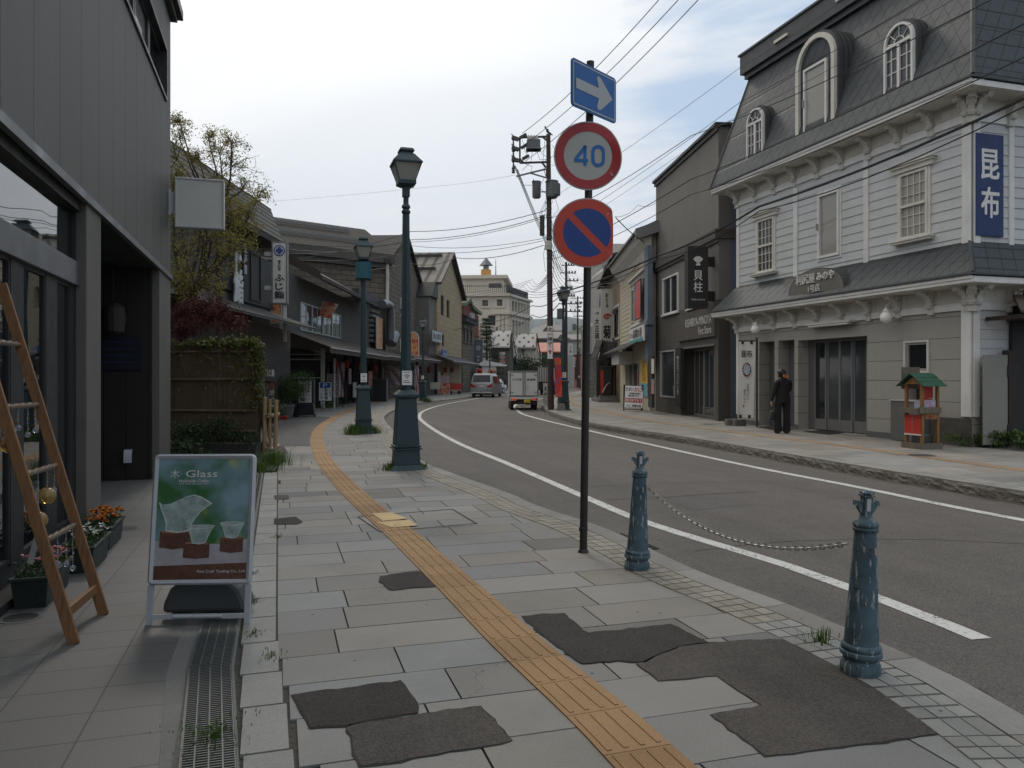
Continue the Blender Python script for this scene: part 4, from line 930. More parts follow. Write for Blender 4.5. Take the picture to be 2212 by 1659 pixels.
mb=MB();mb.box(g2[0]-.03,g2[1]+.05,-.05,-.01,g2[3],g2[3]+.07);T.part('lintel_trim',mb,'grey_frame')
a,z0_=F2.at(1463,738,-.1);b=F2.X(1543,-.1);z1_=F2.Z(1463,681,-.1)
T2=Thing('shop_sign','brown grey sign panel with white English lettering over the grey shop door','sign',F2,(a,0,z0_));mb=MB();mb.box(a,b,-.10,-.012,z0_,z1_);T2.part('panel',mb,'stucco_dark',bevel=.004)
mb=MB();write(mb,'RISHIRIYA-MINOYA',b-(b-a)*.40,z0_+(z1_-z0_)*.60,.30,(b-a)*.68,-.12,0);write(mb,'First Store',b-(b-a)*.22,z0_+(z1_-z0_)*.25,.26,(b-a)*.32,-.12,0);T2.part('lettering',mb,'plastic_white')
a,z0_=F2.at(1459,877,-.16);b=F2.X(1469.5,-.16);z1_=F2.Z(1459,753,-.16)
T2=Thing('post_sign','narrow black vertical sign with English lettering and shell mark beside the grey shop window','sign',F2,(a,0,z0_));mb=MB();mb.box(a,b,-.16,-.012,z0_,z1_);T2.part('panel',mb,'near_black')
cx=(a+b)/2;mb=MB();write(mb,'DRIED SCALOPS',0,0,.2,1.4,-.165,.01)
mb.v=[(cx+z,y,z0_+(z1_-z0_)*.52-x)for x,y,z in mb.v];write(mb,'貝柱',cx,z0_+.55,.09,.2,-.165,.01)
for i in range(7):t_=-1.1+i*2.2/6;mb.tube((cx,-.165,z1_-.42),(cx+.1*sin(t_),-.165,z1_-.42+.1*cos(t_)+.03),.006,.018,5)
T2.part('lettering',mb,'silver_ink')
# projecting scallop sign
FP=Frame(F2.W(L2-.25,0)[:2],ang=TH-pi);FPs=Frame(F2.W(L2-.25,0)[:2],ang=TH*.6)
FPs=Frame(Vector(F2.W(L2-.25,0)[:2]),ang=.12)
a,z0_=FPs.at(1486,665);b,z1_=FPs.at(1530,532)
T2=Thing('scallop_sign','black projecting box sign with white shell and two characters on the grey shop','sign',FPs,(a,0,z0_));mb=MB();mb.box(a,b,0,.34,z0_,z1_);T2.part('box',mb,'near_black',bevel=.006)
mb=MB();xe=FPs.X(1556);
for f in(.24,.8):mb=MB();zz_=z1_-(z1_-z0_)*f;mb.box(b,xe,.10,.22,zz_-.16,zz_+.16);T2.part('arm',mb,'black')
cx=(a+b)/2;zc=z0_+(z1_-z0_)*.775
mb=MB();write(mb,'貝',cx,z0_+(z1_-z0_)*.53,.34,.3,-.006,.012);write(mb,'柱',cx,z0_+(z1_-z0_)*.34,.34,.3,-.006,.012);write(mb,'DRIED SCALOPS',cx,z0_+(z1_-z0_)*.135,.05,.46,-.006,.01);T2.part('lettering',mb,'plastic_white')
mb=MB();pts=[(cx-.06,zc-.16),(cx-.07,zc-.10)]
for i in range(9):
 t0_=-1.15+i*2.3/9;t1_=t0_+2.3/9;tm=(t0_+t1_)/2;mb.prism([(cx+.02*sin(tm),-.008,zc-.12),(cx+.175*sin(t0_+.02),-.008,zc-.06+.175*cos(t0_+.02)),(cx+.195*sin(tm),-.008,zc-.06+.195*cos(tm)),(cx+.175*sin(t1_-.02),-.008,zc-.06+.175*cos(t1_-.02))],(0,.006,0))
mb.box(cx-.07,cx+.07,-.008,-.002,zc-.18,zc-.12);T2.part('shell_mark',mb,'plastic_white')
# meter boxes between shops
fr_=Frame(F2.W(L2+.0,0)[:2],ang=TH);
T2=Thing('meter_box','pair of small grey and yellow utility boxes on the blue-grey side wall','box',F2,(L2,1.0,2.4));mb=MB();mb.box(L2+.02,L2+.16,1.2,1.5,2.9,3.4);T2.part('grey_box',mb,'off_white',bevel=.01);mb=MB();mb.box(L2+.02,L2+.14,.7,.95,2.85,3.25);T2.part('yellow_box',mb,'yellow',bevel=.01);mb=MB();mb.path([(L2+.05,.8,2.85),(L2+.08,1.0,2.5),(L2+.08,1.4,2.55),(L2+.05,1.9,2.9)],.015,5);T2.part('cable',mb,'cable')
# ---- cream clapboard fish shop
F3=Frame((6.07,43.1),P(1405,32.9));L3=F3.len;zt3=7.75
T=Thing('cream_shop','narrow cream clapboard fish shop with curved eave between grey and tan buildings','building',F3,(0,0,ZR))
h1=(F3.X(1365.5),F3.X(1371.5),F3.Z(1368,697),F3.Z(1368,625));h2=(F3.X(1389),F3.X(1396),F3.Z(1392,682),F3.Z(1392,598));g3=(F3.X(1351),F3.X(1381),ZR+.01,F3.Z(1381,781))
mb=MB();boards(mb,0,L3,F3.Z(1390,752),zt3,.22,0,[h1,h2]);T.part('clapboards',mb,'cream_clap')
mb=MB();wall(mb,0,L3,ZR,F3.Z(1390,752),[g3],0,.4);shell(mb,0,L3,ZR,zt3,8,.03);mb.quad((0,.02,3),(L3,.02,3),(L3,.02,zt3),(0,.02,zt3));T.part('wall',mb,'cream_clap')
for h in(h1,h2):o=window(T,*h,0,.06,(1,2),'cream_trim','glass',dep=.1)
mb=MB();mb.frame_rect(h1[0]-.25,h2[1]+.3,min(h1[2],h2[2])-.25,h2[3]+.2,.16,-.07,0);mb.box(h1[0]-.35,h2[1]+.4,-.2,0,h2[3]+.2,h2[3]+.3);T.part('window_surround',mb,'cream_trim')
mb=MB();pr=[(.0,zt3-.9),(-.15,zt3-.6),(-.45,zt3-.3),(-.6,zt3),(0,zt3+.1)];mb.prism([(-.2,y,z)for y,z in pr],(L3+.5,0,0));T.part('coved_eave',mb,'cream_trim')
mb=MB();mb.prism([(-.3,-.72,zt3-.03),(L3+.35,-.72,zt3-.03),(L3+.35,4,zt3+2.2),(-.3,4,zt3+2.2)],(0,0,.1));T.part('roof',mb,'brown_roof')
mb=MB();mb.prism([(L3+.36,-.72,zt3-.35),(L3+.36,-.72,zt3+.1),(L3+.36,1.6,zt3+.9),(L3+.36,1.6,zt3+.4)],(.25,0,0));T.part('gable_end',mb,'grey_frame')
mb=MB();xa=F3.X(1403);mb.box(xa,xa+.9,-.22,.0,2.2,zt3-.6);mb.box(xa-.1,xa+1.0,-.28,.02,F3.Z(1403,705),F3.Z(1403,695));T.part('downpipe_box',mb,'blue_grey_wall',bevel=.01)
mb=MB();zc=F3.Z(1400,734);mb.prism([(F3.X(1342),-1.0,zc-.4),(F3.X(1402),-1.0,zc-.4),(F3.X(1402),0,zc+.1),(F3.X(1342),0,zc+.1)],(0,0,.07));T.part('pent_roof',mb,'dark_roof')
mb=MB();mb.box(g3[0]-.3,g3[1]-2,-.7,-.02,F3.Z(1355,788),F3.Z(1355,762));T.part('shutter_box',mb,'off_white')
for i in range(3):a=g3[0]+i*(g3[1]-g3[0])/3;window(T,a,a+(g3[1]-g3[0])/3,ZR+.05,g3[3],.2,.06,fm='alu',gm='glass_soft',name='glass_door')
tt=notice('fish_shop_sign','white sloping signboard with bold black characters and teal strip on the cream shop','sign',F3,F3.X(1363,-.4),F3.X(1393,-.4),F3.Z(1380,739,-.4),F3.Z(1380,706,-.4),-.4,'plastic_white',.08,[('髙橋水産',.62,.58,.62,.62,'black_ink',False),('おたる',.16,.56,.3,.24,'blue_ink',False)])
mb=MB();a,b,z0_=F3.X(1363,-.4),F3.X(1393,-.4),F3.Z(1380,739,-.4);mb.box(a,b,-.495,-.482,z0_,z0_+.14);tt.part('strip',mb,'teal')
notice('food_banner','tall orange and blue food photo banner between two upstairs windows of the cream shop','poster',F3,F3.X(1374,-.2),F3.X(1386,-.2),F3.Z(1378,690,-.2),F3.Z(1378,610,-.2),-.2,'flag_print',.05,frame='dark_wood')
tt=notice('yellow_poster','tall yellow poster with red characters over blue panel beside the cream shop door','poster',F3,F3.X(1386,-.05),F3.X(1399,-.05),F3.Z(1392,856,-.05),F3.Z(1392,763,-.05),-.05,'yellow',.02,[('活かにの店',.5,.60,.5,.6,'red_ink',True)])
a,b,z0_,z1_=F3.X(1386,-.05),F3.X(1399,-.05),F3.Z(1392,856,-.05),F3.Z(1392,763,-.05);mb=MB();mb.box(a,b,-.076,-.071,z0_,z0_+(z1_-z0_)*.3);tt.part('lower_panel',mb,'sky_blue');mb=MB();mb.box(a,b,-.076,-.071,z1_-(z1_-z0_)*.14,z1_);tt.part('upper_panel',mb,'off_white')
notice('poster_case','dark display case of small white menus beside the cream shop downpipe','poster',F3,F3.X(1405.5,-.3),F3.X(1414,-.3),F3.Z(1410,880,-.3),F3.Z(1410,770,-.3),-.3,'near_black',.1)
for v0,v1 in((775,807),(819,851)):notice('menu_sheet',['white menu sheet in the upper half of the dark display case','white menu sheet in the lower half of the dark display case'][v0>800],'menu',F3,F3.X(1407,-.42),F3.X(1412.5,-.42),F3.Z(1410,v1,-.42),F3.Z(1410,v0,-.42),-.41,'menu_print' if v0>800 else 'off_white',.01)
# ---- tan stucco building, pebble-dash building with steep roof
F4=Frame(P(1310,51),P(1343,43.3));zt4=F4.Z(1340,575)
T=Thing('tan_house','tan stucco house front with one dark window and slanting roof edge','building',F4,(0,0,ZR));hh=(F4.X(1328),F4.X(1338),F4.Z(1333,727),F4.Z(1333,668))
mb=MB();wall(mb,0,F4.len,ZR,zt4,[hh],0,.15);shell(mb,0,F4.len,ZR,zt4,8);T.part('wall',mb,'tan_stucco');window(T,*hh,.02,.08,(1,1),'dark_wood','glass');mb=MB();mb.frame_rect(hh[0]-.2,hh[1]+.2,hh[2]-.2,hh[3]+.25,.14,-.06,0);T.part('window_casing',mb,'cream_trim')
mb=MB();mb.prism([(-.2,-.6,zt4-.5),(F4.len,-.6,zt4+.5),(F4.len,5,zt4+1.5),(-.2,5,zt4+.5)],(0,0,.14));T.part('roof',mb,'dark_roof')
F5=Frame(P(1291,55),ang=.08);T=Thing('pebble_house','grey pebble-dash building with black steep roof edge behind the swirl sign','building',F5,(0,0,ZR));W5=F5.X(1330);z5=F5.Z(1310,612)
mb=MB();mb.prism([(0,0,ZR),(W5,0,ZR),(W5,0,F5.Z(1325,560)),(F5.X(1309),0,F5.Z(1309,580)),(F5.X(1298),0,F5.Z(1298,690)),(0,0,F5.Z(1291,700))],(0,7,0));T.part('wall',mb,'pebble_wall')
mb=MB();mb.path([(F5.X(1296.5),-.2,F5.Z(1297,693)),(F5.X(1299),-.2,F5.Z(1297,640)),(F5.X(1307.5),-.2,F5.Z(1308,578)),(F5.X(1327),-.2,F5.Z(1327,555))],.2,4);T.part('roof_edge',mb,'black')
FR_=Frame(P(1300,62),ang=.05);T=Thing('tall_brown_roof','tall building with broad brown metal roof behind the cream shop','building',FR_,(0,0,ZR));W_=FR_.X(1376);a,b=FR_.Z(1340,556),FR_.Z(1340,511)
mb=MB();mb.box(0,W_,0,8,ZR,a);T.part('wall',mb,'pebble_wall');mb=MB();mb.prism([(FR_.X(1308),-.5,a-.1),(W_,-.5,a-.1),(W_,4,b),(FR_.X(1322),4,b)],(0,0,.12));T.part('roof',mb,'brown_roof')
mb=MB();mb.box(FR_.X(1330),W_,-.3,-.1,(a+b)/2-.6,(a+b)/2-.45);T.part('snow_guard',mb,'off_white')
# vertical signs facing the viewer
def vsign(name,label,y,u0,u1,v0,v1,mat,bits,d=.25,grp=None):
 f=Frame(P((u0+u1)/2,y),ang=.06);a,z0_=f.at(u0,v1);b,z1_=f.at(u1,v0);t=Thing(name,label,'sign',f,(0,0,z0_),grp)
 m_=MB();m_.box(a,b,0,d,z0_,z1_);t.part('box',m_,mat);m_=MB();m_.frame_rect(a-.03,b+.03,z0_-.03,z1_+.03,.04,-.012,d+.02);t.part('frame',m_,'alu')
 for(s,cx,cz,h,w,ink,vt)in bits:m_=MB();write(m_,s,a+(b-a)*cx,z0_+(z1_-z0_)*cz,(z1_-z0_)*h,(b-a)*w,-.016,.035,vt);t.part('lettering',m_,ink)
 return t,f,a,b,z0_,z1_
t,f,a,b,z0_,z1_=vsign('sushi_sign','tall white sign with red swirl and bold black characters over the dark wooden canopy',46,1300,1322,625,773,'off_white',[('おたる',.5,.84,.22,.32,'black_ink',True),('菊鮨',.5,.27,.44,.72,'black_ink',True)])
mb=MB();cx,cz=(a+b)/2,z0_+(z1_-z0_)*.60;mb.path([(cx+.22*(1-k/22)*cos(k*.42+.3)*1.15,-.02,cz+.17*(1-k/22)*sin(k*.42+.3))for k in range(20)],.05,6,.03);t.part('swirl_mark',mb,'red_ink')
mb=MB();mb.box(b,b+.6,.05,.15,z0_+.9,z0_+1.2);mb.box(b,b+.6,.05,.15,z1_-1.5,z1_-1.2);t.part('bracket',mb,'grey_frame')
vsign('glass_hall_sign','narrow white sign with spaced black characters left of the red swirl sign',54,1282,1297,664,770,'off_white',[('大正硝子館',.5,.42,.74,.55,'black_ink',True),('小樽',.5,.88,.05,.5,'black_ink',False)])
# ---- dark wooden canopy entrance
F6=Frame(P(1296,45.5),ang=.05);T=Thing('sushi_entrance','dark wooden gabled canopy on posts over stone steps','porch',F6,(0,0,ZR));xa,xb,xc=F6.X(1289),F6.X(1302),F6.X(1312);ze=F6.Z(1289,777);zr_=F6.Z(1302,738)
mb=MB();
for s0,s1 in(((xa,ze),(xb,zr_)),((xb,zr_),(xb+(xb-xa)*1.3,ze+.1))):mb.prism([(s0[0],0,s0[1]),(s1[0],0,s1[1]),(s1[0],0,s1[1]+.16),(s0[0],0,s0[1]+.16)],(0,2.4,0))
mb.prism([(xb,.2,zr_),(F6.X(1356),-1.0,zr_-.1),(F6.X(1356),-1.0,ze+.35),(xb+.3,-.1,ze+.1)],(0,2.2,.05));T.part('canopy_roof',mb,'dark_roof')
mb=MB();mb.prism([(xa+.1,.1,ze-.1),(xb,.1,zr_-.1),(xb+1.0,.1,ze-.1),(xb+.8,.1,ze-.35),(xb+.3,.1,ze-.2),(xb,.1,ze-.45),(xb-.35,.1,ze-.2),(xa+.2,.1,ze-.4)],(0,.12,0));T.part('gable_carving',mb,'dark_wood')
for u in(1292,1310):mb=MB();x=F6.X(u);mb.box(x-.09,x+.09,.0,.18,ZR+.3,ze);T.part('post',mb,'dark_wood')
mb=MB();mb.box(F6.X(1312),F6.X(1345),1.6,1.7,ZR,ze+.4);mb.box(F6.X(1330),F6.X(1342),.3,.5,ZR,ze);T.part('lattice_wall',mb,'brown_boards')
mb=MB();mb.box(F6.X(1286),F6.X(1340),-1.3,1.5,ZR,ZR+.18);mb.box(F6.X(1292),F6.X(1336),-.7,1.5,ZR+.18,ZR+.36);T.part('steps',mb,'concrete')
mb=MB();mb.box(F6.X(1305),F6.X(1316),1.4,1.5,ZR+.4,ze-.3);T.part('cloth_curtain',mb,'off_white')
T=Thing('vending_cabinet','dark brown cabinet with curved pale mark at the canopy steps','cabinet',F6,(F6.X(1295),-.5,ZR));mb=MB();x0,x1=F6.X(1290.5),F6.X(1318);mb.box(x0+.15,x1,-.55,.15,ZR+.37,F6.Z(1305,795));mb.box(x0+.1,x1+.06,-.6,.2,F6.Z(1305,795),F6.Z(1305,791));T.part('cabinet',mb,'near_black',bevel=.03)
mb=MB();xx=F6.X(1302,-.56);zz_=F6.Z(1302,847,-.56);mb.path([(xx+k*.055,-.56,zz_+.55*(1-(1-k/8)**2))for k in range(9)],.03,5,.008);T.part('curved_mark',mb,'plastic_white')
mb=MB();mb.box(F6.X(1294),F6.X(1300),-.57,-.55,F6.Z(1297,850),F6.Z(1297,800));T.part('window',mb,'red')
notice('lobster_banner','tall pale banner with red seafood photos beside the canopy','banner',F6,F6.X(1331.5,-.2),F6.X(1337.5,-.2),F6.Z(1334,843,-.2),F6.Z(1334,767,-.2),-.2,'food_red',.02)
# A-board crab sign
x,y=G(1366,889,ZR);FA=Frame((x,y),ang=-.12);T=Thing('crab_board','white tilted A-board with blue and red lettering about crab outside the cream shop','sign board',FA,(0,0,ZR))
a,z0_=FA.at(1348,885);b=FA.X(1388);z1_=FA.Z(1366,831);Rt=Matrix.Translation((0,0,z0_))@Matrix.Rotation(radians(3),4,'Y')@Matrix.Rotation(radians(-14),4,'X')@Matrix.Translation((0,0,-z0_));z0_+=.1
mb=MB();mb.box(a,b,0,.02,z0_,z1_);mb.xf(Rt);T.part('panel',mb,'plastic_white');hh_=z1_-z0_;ww=b-a;cx=(a+b)/2
for s,px_,pz_,h,w,ink in(('うまい',.26,.82,.17,.42,'blue_ink'),('かに!',.73,.82,.2,.42,'red_ink'),('北海道の本物の',.55,.63,.09,.6,'black_ink'),('味を送ります。',.5,.52,.09,.6,'black_ink'),('おたる',.22,.08,.07,.2,'black_ink'),('髙橋水産',.66,.08,.11,.5,'black_ink')):
 m_=MB();write(m_,s,a+ww*px_,z0_+hh_*pz_,hh_*h,ww*w,-.006,.035);m_.xf(Rt);T.part('lettering',m_,ink)
m_=MB();m_.box(a+.03,b-.03,-.005,0,z0_+hh_*.22,z0_+hh_*.42);m_.xf(Rt);T.part('red_band',m_,'red');m_=MB();write(m_,'毎日ゆでたて',cx,z0_+hh_*.32,hh_*.14,ww*.86,-.011,.035);m_.xf(Rt);T.part('lettering',m_,'plastic_white')
m_=MB();m_.frame_rect(a-.02,b+.02,z0_-.1,z1_+.01,.03,.0,.04);m_.xf(Rt);T.part('front_frame',m_,'dark_wood');m_=MB();m_.prism([(a-.02,.05,z1_),(a+.03,.05,z1_),(a+.03,.75,ZR),(a-.02,.75,ZR)],(0,.03,0));m_.prism([(b-.03,.05,z1_),(b+.02,.05,z1_),(b+.02,.75,ZR),(b-.03,.75,ZR)],(0,.03,0));T.part('back_legs',m_,'dark_wood')
# brick gatepost further on, orange building, far right houses
T=Thing('block_pillar','pale concrete block pillar at the glass hall corner','pillar',WORLD,(9.8,56,ZR));f=Frame(P(1274,55),ang=.0);T.fr=f;T.o=(0,0,ZR);T.e.location=f.W(0,0,ZR)
mb=MB();x0,x1=f.X(1270),f.X(1287);mb.box(x0,x1,0,.6,ZR,f.Z(1275,768));T.part('blocks',mb,'grey_blocks');mb=MB();mb.box(x0-.05,x1+.05,-.05,.65,f.Z(1275,768),f.Z(1275,765));T.part('cap',mb,'near_black')
f=Frame(P(1240,118),P(1290,95));T=Thing('orange_building','orange brick building far down the right side of the street','building',f,(0,0,0));mk_brick('orange_brick',(.42,.11,.05),(.36,.09,.04),(.1,.05,.03),1.2,.6)
mb=MB();zz_=f.Z(1250,766);wall(mb,0,f.len,0,zz_,[],0);shell(mb,0,f.len,0,zz_,10);T.part('wall',mb,'orange_brick');mb=MB();mb.prism([(-.2,-.3,zz_),(-.2,10,zz_),(-.2,5,zz_+2.6)],(f.len,0,0));T.part('roof',mb,'dark_roof')
for i in range(4):window(T,1.5+i*3.4,3.3+i*3.4,1.2,4.2,-.02,.1,(2,2),'near_black','glass')
# ================================================================= LEFT SIDE BEYOND THE FENCE
mk_lines('ribbed_dark',(.05,.048,.043),(.02,.019,.017),[(1,1,0,.09,.03,.9)],.6,.15,.8);mk('stucco_brown',(.10,.092,.08),.9,.2,.8,.005)
mk_lines('standing_seam',(.10,.096,.09),(.012,.012,.012),[(0,0,1,.26,.08,1)],.9,.2,.8,0)
mk_lines('seam_skirt',(.12,.117,.11),(.012,.012,.012),[(0,0,1,.105,.045,1)],.9,.15,.8,0)
mk_brick('stone_blocks',(.13,.11,.085),(.17,.145,.11),(.05,.045,.04),.75,.36,.02,.95,.35,.03)
mk_brick('tan_blocks',(.38,.30,.19),(.34,.27,.17),(.24,.19,.12),1.0,.5,.02,.9,.12,.008)
mk_brick('red_brick',(.22,.055,.035),(.19,.05,.035),(.10,.05,.04),.45,.15,.02)
mk_lines('striped_roof',(.42,.40,.36),(.09,.085,.08),[(1,0,0,.75,.16,.9)],.5,.2,.8,.2);mk_lines('tile_roof',(.035,.036,.038),(.015,.015,.015),[(1,0,0,.28,.03,.9),(0,1,0,.3,.03,.7)],.45,.2,1)
mk_lines('warehouse_roof',(.040,.036,.031),(.018,.016,.014),[(1,0,0,.55,.07,.9)],.95,.35,.6,0)
mk('cream_wall',(.56,.52,.44),.85,.12,.4,.003);mk('canvas_brown',(.065,.052,.042),.8,.1,1);mk('canvas_white',(.62,.63,.64),.7,.1,1);mk('hill',(.05,.075,.045),1,.5,.02,0);mk('galv',(.15,.16,.17),.35,.15,2,metal=.6)
FS=Frame(P(369,20),P(627,30.5));LS=FS.len
T=Thing('sushi_house','dark two-storey sushi restaurant with ribbed cladding and grey seamed roofs','building',FS,(0,0,ZL));ze1=FS.Z(640,712);za2=FS.Z(590,690)
zu=6.75;xr=FS.X(590);xg=FS.X(627)
mb=MB();mb.box(0,xr,.8,9,ze1,zu);mb.box(-6,xg,.0,9.5,ZL,ze1-.1);T.part('wall',mb,'stucco_brown')
mb=MB();mb.box(FS.X(440,.8),FS.X(503,.8),.70,.8,ze1+1.0,zu-.5);mb.box(FS.X(521,.8),FS.X(584,.8),.70,.8,ze1+.75,zu-.6);T.part('cladding',mb,'ribbed_dark')
mb=MB();mb.frame_rect(FS.X(540,.7),FS.X(562,.7),FS.Z(550,650,.7),FS.Z(550,548,.7),.05,.66,.7);T.part('hatch',mb,'near_black')
xa_,xb_,zb_=FS.X(613,.1),FS.X(586,1.3),FS.Z(586,457,1.3);mb=MB();mb.prism([(xr-14,.1,zu+.05),(xa_,.1,zu+.05),(xb_,1.3,zb_),(xr-14,1.3,zb_)],(0,.02,.08));mb.prism([(xa_,.1,zu+.05),(xa_,8,zu+.05),(xb_,8,zb_),(xb_,1.3,zb_)],(-.05,0,.05));mb.prism([(xr-14,1.3,zb_),(xb_,1.3,zb_),(xb_-1.2,5,zb_+.7),(xr-14,5,zb_+.7)],(0,.0,.1));T.part('upper_roof',mb,'standing_seam');mb=MB();mb.box(xr-14,xa_,.1,.9,zu-.12,zu+.04);mb.box(xr,xa_,.9,8,zu-.12,zu+.04);T.part('eave_soffit',mb,'dark_wood')
mb=MB();mb.prism([(-6,-1.1,ze1-.1),(xg+.5,-1.1,ze1-.1),(xg-.8,.8,ze1+.6),(-6,.8,ze1+.6)],(0,0,.08));T.part('skirt_roof',mb,'seam_skirt')
mb=MB();mb.box(FS.X(560),xg-.1,-.03,.0,ZL,2.6);T.part('corner_cladding',mb,'ribbed_dark')
mb=MB();x=FS.X(516,.6);write(mb,'じ',x-.1,FS.Z(515,572,.6),.9,.7,.55,.05,th=.05);write(mb,'鮨',x-.1,FS.Z(515,622,.6),1.0,.8,.55,.05,th=.05);write(mb,'江戸前',x+.55,FS.Z(530,560,.6),1.1,.22,.55,.03,True,th=.04);T.part('wall_lettering',mb,'white')
# show case & entrance at the ground floor
T=Thing('display_case','dark glass display case with bottles under small white characters at the sushi restaurant','cabinet',FS,(FS.X(575,-.9),-.9,ZL));a,b=FS.X(562,-.9),FS.X(596,-.9);z0_,z1_=ZL+.5,FS.Z(580,787,-.9)
mb=MB();mb.box(a,b,-.85,-.2,ZL,z1_);mb.box(a,b,-.95,-.85,z1_-.55,z1_);T.part('case',mb,'brown_boards');mb=MB();write(mb,'ふじ鮨',(a+b)/2,z1_-.28,.24,.85,-.96,.03);T.part('lettering',mb,'off_white')
mb=MB();mb.box(a+.1,b-.1,-.87,-.855,z1_-1.35,z1_-.6);T.part('pane',mb,'glass');mb=MB();mb.box(a+.05,b-.05,-.98,-.86,z1_-1.42,z1_-1.36);T.part('shelf',mb,'alu')
for i in range(3):mb=MB();xx=a+.35+i*.3;mb.lathe([(.05,0),(.05,.2),(.02,.27),(.02,.34)],10,(xx,-.92,z1_-1.35));single('bottle',['clear sake bottle, leftmost in the display case','greenish sake bottle, middle in the display case','dark sake bottle, rightmost in the display case'][i],'bottle',mb,['off_white','green_paint','glass_green'][i],FS,(xx,-.92,z1_-1.36),'bottles in the display case',smooth=40)
# projecting sign
f=Frame(P(604,28.2),ang=.10);a,z0_=f.at(588,655);b,z1_=f.at(619,523);T=Thing('fuji_sign','tall white projecting sign with blue round crest and black characters on the sushi restaurant','sign',f,(0,0,z0_))
mb=MB();mb.box(a,b,0,.3,z0_,z1_);T.part('box',mb,'off_white');mb=MB();mb.frame_rect(a-.02,b+.02,z0_-.02,z1_+.02,.045,-.015,.32);T.part('frame',mb,'grey_frame')
cx=(a+b)/2;h=z1_-z0_;mb=MB();zc=z0_+h*.86
for r0,r1 in((.20,.165),):
 for k in range(24):t0_,t1_=k*pi/12,(k+1)*pi/12;mb.prism([(cx+r0*cos(t0_),-.02,zc+r0*sin(t0_)),(cx+r0*cos(t1_),-.02,zc+r0*sin(t1_)),(cx+r1*cos(t1_),-.02,zc+r1*sin(t1_)),(cx+r1*cos(t0_),-.02,zc+r1*sin(t0_))],(0,.006,0))
for k in range(4):t0_=k*pi/2;mb.tube((cx+.07*cos(t0_),-.02,zc+.07*sin(t0_)),(cx+.07*cos(t0_),-.014,zc+.07*sin(t0_)),.06,n=12)
T.part('crest',mb,'blue_ink')
for s,fz_,hh_,w in(('積丹料理',.62,.17,.10),('ふじ鮨',.28,.42,.34)):mb=MB();write(mb,s,cx,z0_+h*fz_,h*hh_,w,-.02,.04,True);T.part('lettering',mb,'black_ink')
mb=MB();mb.box(cx+.12,cx+.22,.1,.2,z0_-1.4,z0_);mb.box(a-.3,a,.1,.2,z1_-.5,z1_-.35);mb.box(a-.3,a,.1,.2,z0_+.5,z0_+.65);T.part('bracket',mb,'off_white')
f=Frame(P(596,30.6),ang=.05);a,z0_=f.at(586,697);b,z1_=f.at(608,655);notice('food_poster','colourful food photo panel low behind the tall crest sign','poster',f,a,b,z0_,z1_,0,'food_red',.04,frame='alu')
# ---- row of shops along the left, following the bend
C0,C1,C2,C3,C4,C5=P(648,35.0),P(768,47),P(838,57),P(903,66),P(944,70),P(1001,84)
FA1=Frame(C0,C1);T=Thing('tiled_house','old dark wooden shop house with black tiled roof and brown awning','building',FA1,(0,0,ZL));LA=FA1.len
zc=FA1.Z(700,735);za=FA1.Z(700,650)
mb=MB();wl=(.05,FA1.X(735),3.75,5.05);wall(mb,-3,LA,2.9,6.15,[wl],0,.1);shell(mb,-3,LA,2.9,6.15,9);T.part('wall',mb,'stucco_dark')
for i in range(4):w_=(wl[1]-wl[0])/4;window(T,wl[0]+i*w_,wl[0]+(i+1)*w_,wl[2],wl[3],.0,.05,(2,1),'alu','glass_green',muntin=.04)
zr0=6.3;mb=MB();mb.prism([(FA1.X(640),-1.0,zr0-.2),(LA+1.2,-1.0,zr0-.2),(LA+1.2,4.5,zr0+2.8),(FA1.X(640),4.5,zr0+2.8)],(0,0,.15));T.part('roof',mb,'tile_roof')
mb=MB();mb.prism([(FA1.X(640)-.1,-1.1,zr0-.35),(FA1.X(640)-.1,-1.1,zr0+.05),(FA1.X(640)-.1,4.5,zr0+3.1),(FA1.X(640)-.1,4.5,zr0+2.6)],(.15,0,0));mb.box(FA1.X(640),LA+1.2,-1.15,-1.0,zr0-.3,zr0-.12);T.part('bargeboard',mb,'dark_wood')
def shopfront(T,fr,x0,x1,top,y=.6):
 mb=MB();mb.box(x0,x1,y,y+.1,ZL,top);T.part('shop_interior',mb,'near_black')
 n=max(2,int((x1-x0)/2.2));
 for i in range(n+1):mb=MB();x=x0+(x1-x0)*i/n;mb.box(x-.09,x+.09,.0,.18,ZL,top);T.part('post',mb,'dark_wood')
 rnd=random.Random(int(x1*10))
 for i in range(n):a=x0+(x1-x0)*(i+.08)/n;b=x0+(x1-x0)*(i+.92)/n;window(T,a,b,ZL+.1,top-.35,y-.1,.06,(2,1),'grey_frame' if i%2 else 'dark_wood','glass',name='glass_door',muntin=.05)
def awning(T,x0,x1,zt_,zb_,out=2.0,mat='canvas_brown',nm='awning'):
 mb=MB();mb.prism([(x0,-out,zb_),(x1,-out,zb_),(x1,0,zt_),(x0,0,zt_)],(0,0,.04));mb.prism([(x0,-out,zb_-.22),(x1,-out,zb_-.22),(x1,-out,zb_+.03),(x0,-out,zb_+.03)],(0,.02,0));T.part(nm,mb,mat)
 mb=MB();mb.box(x0,x1,-out-.05,-out-.01,zb_-.02,zb_+.04);T.part('awning_rail',mb,'alu')
shopfront(T,FA1,FA1.X(702),LA,2.9);awning(T,-2.5,LA,3.6,2.85,2.0)
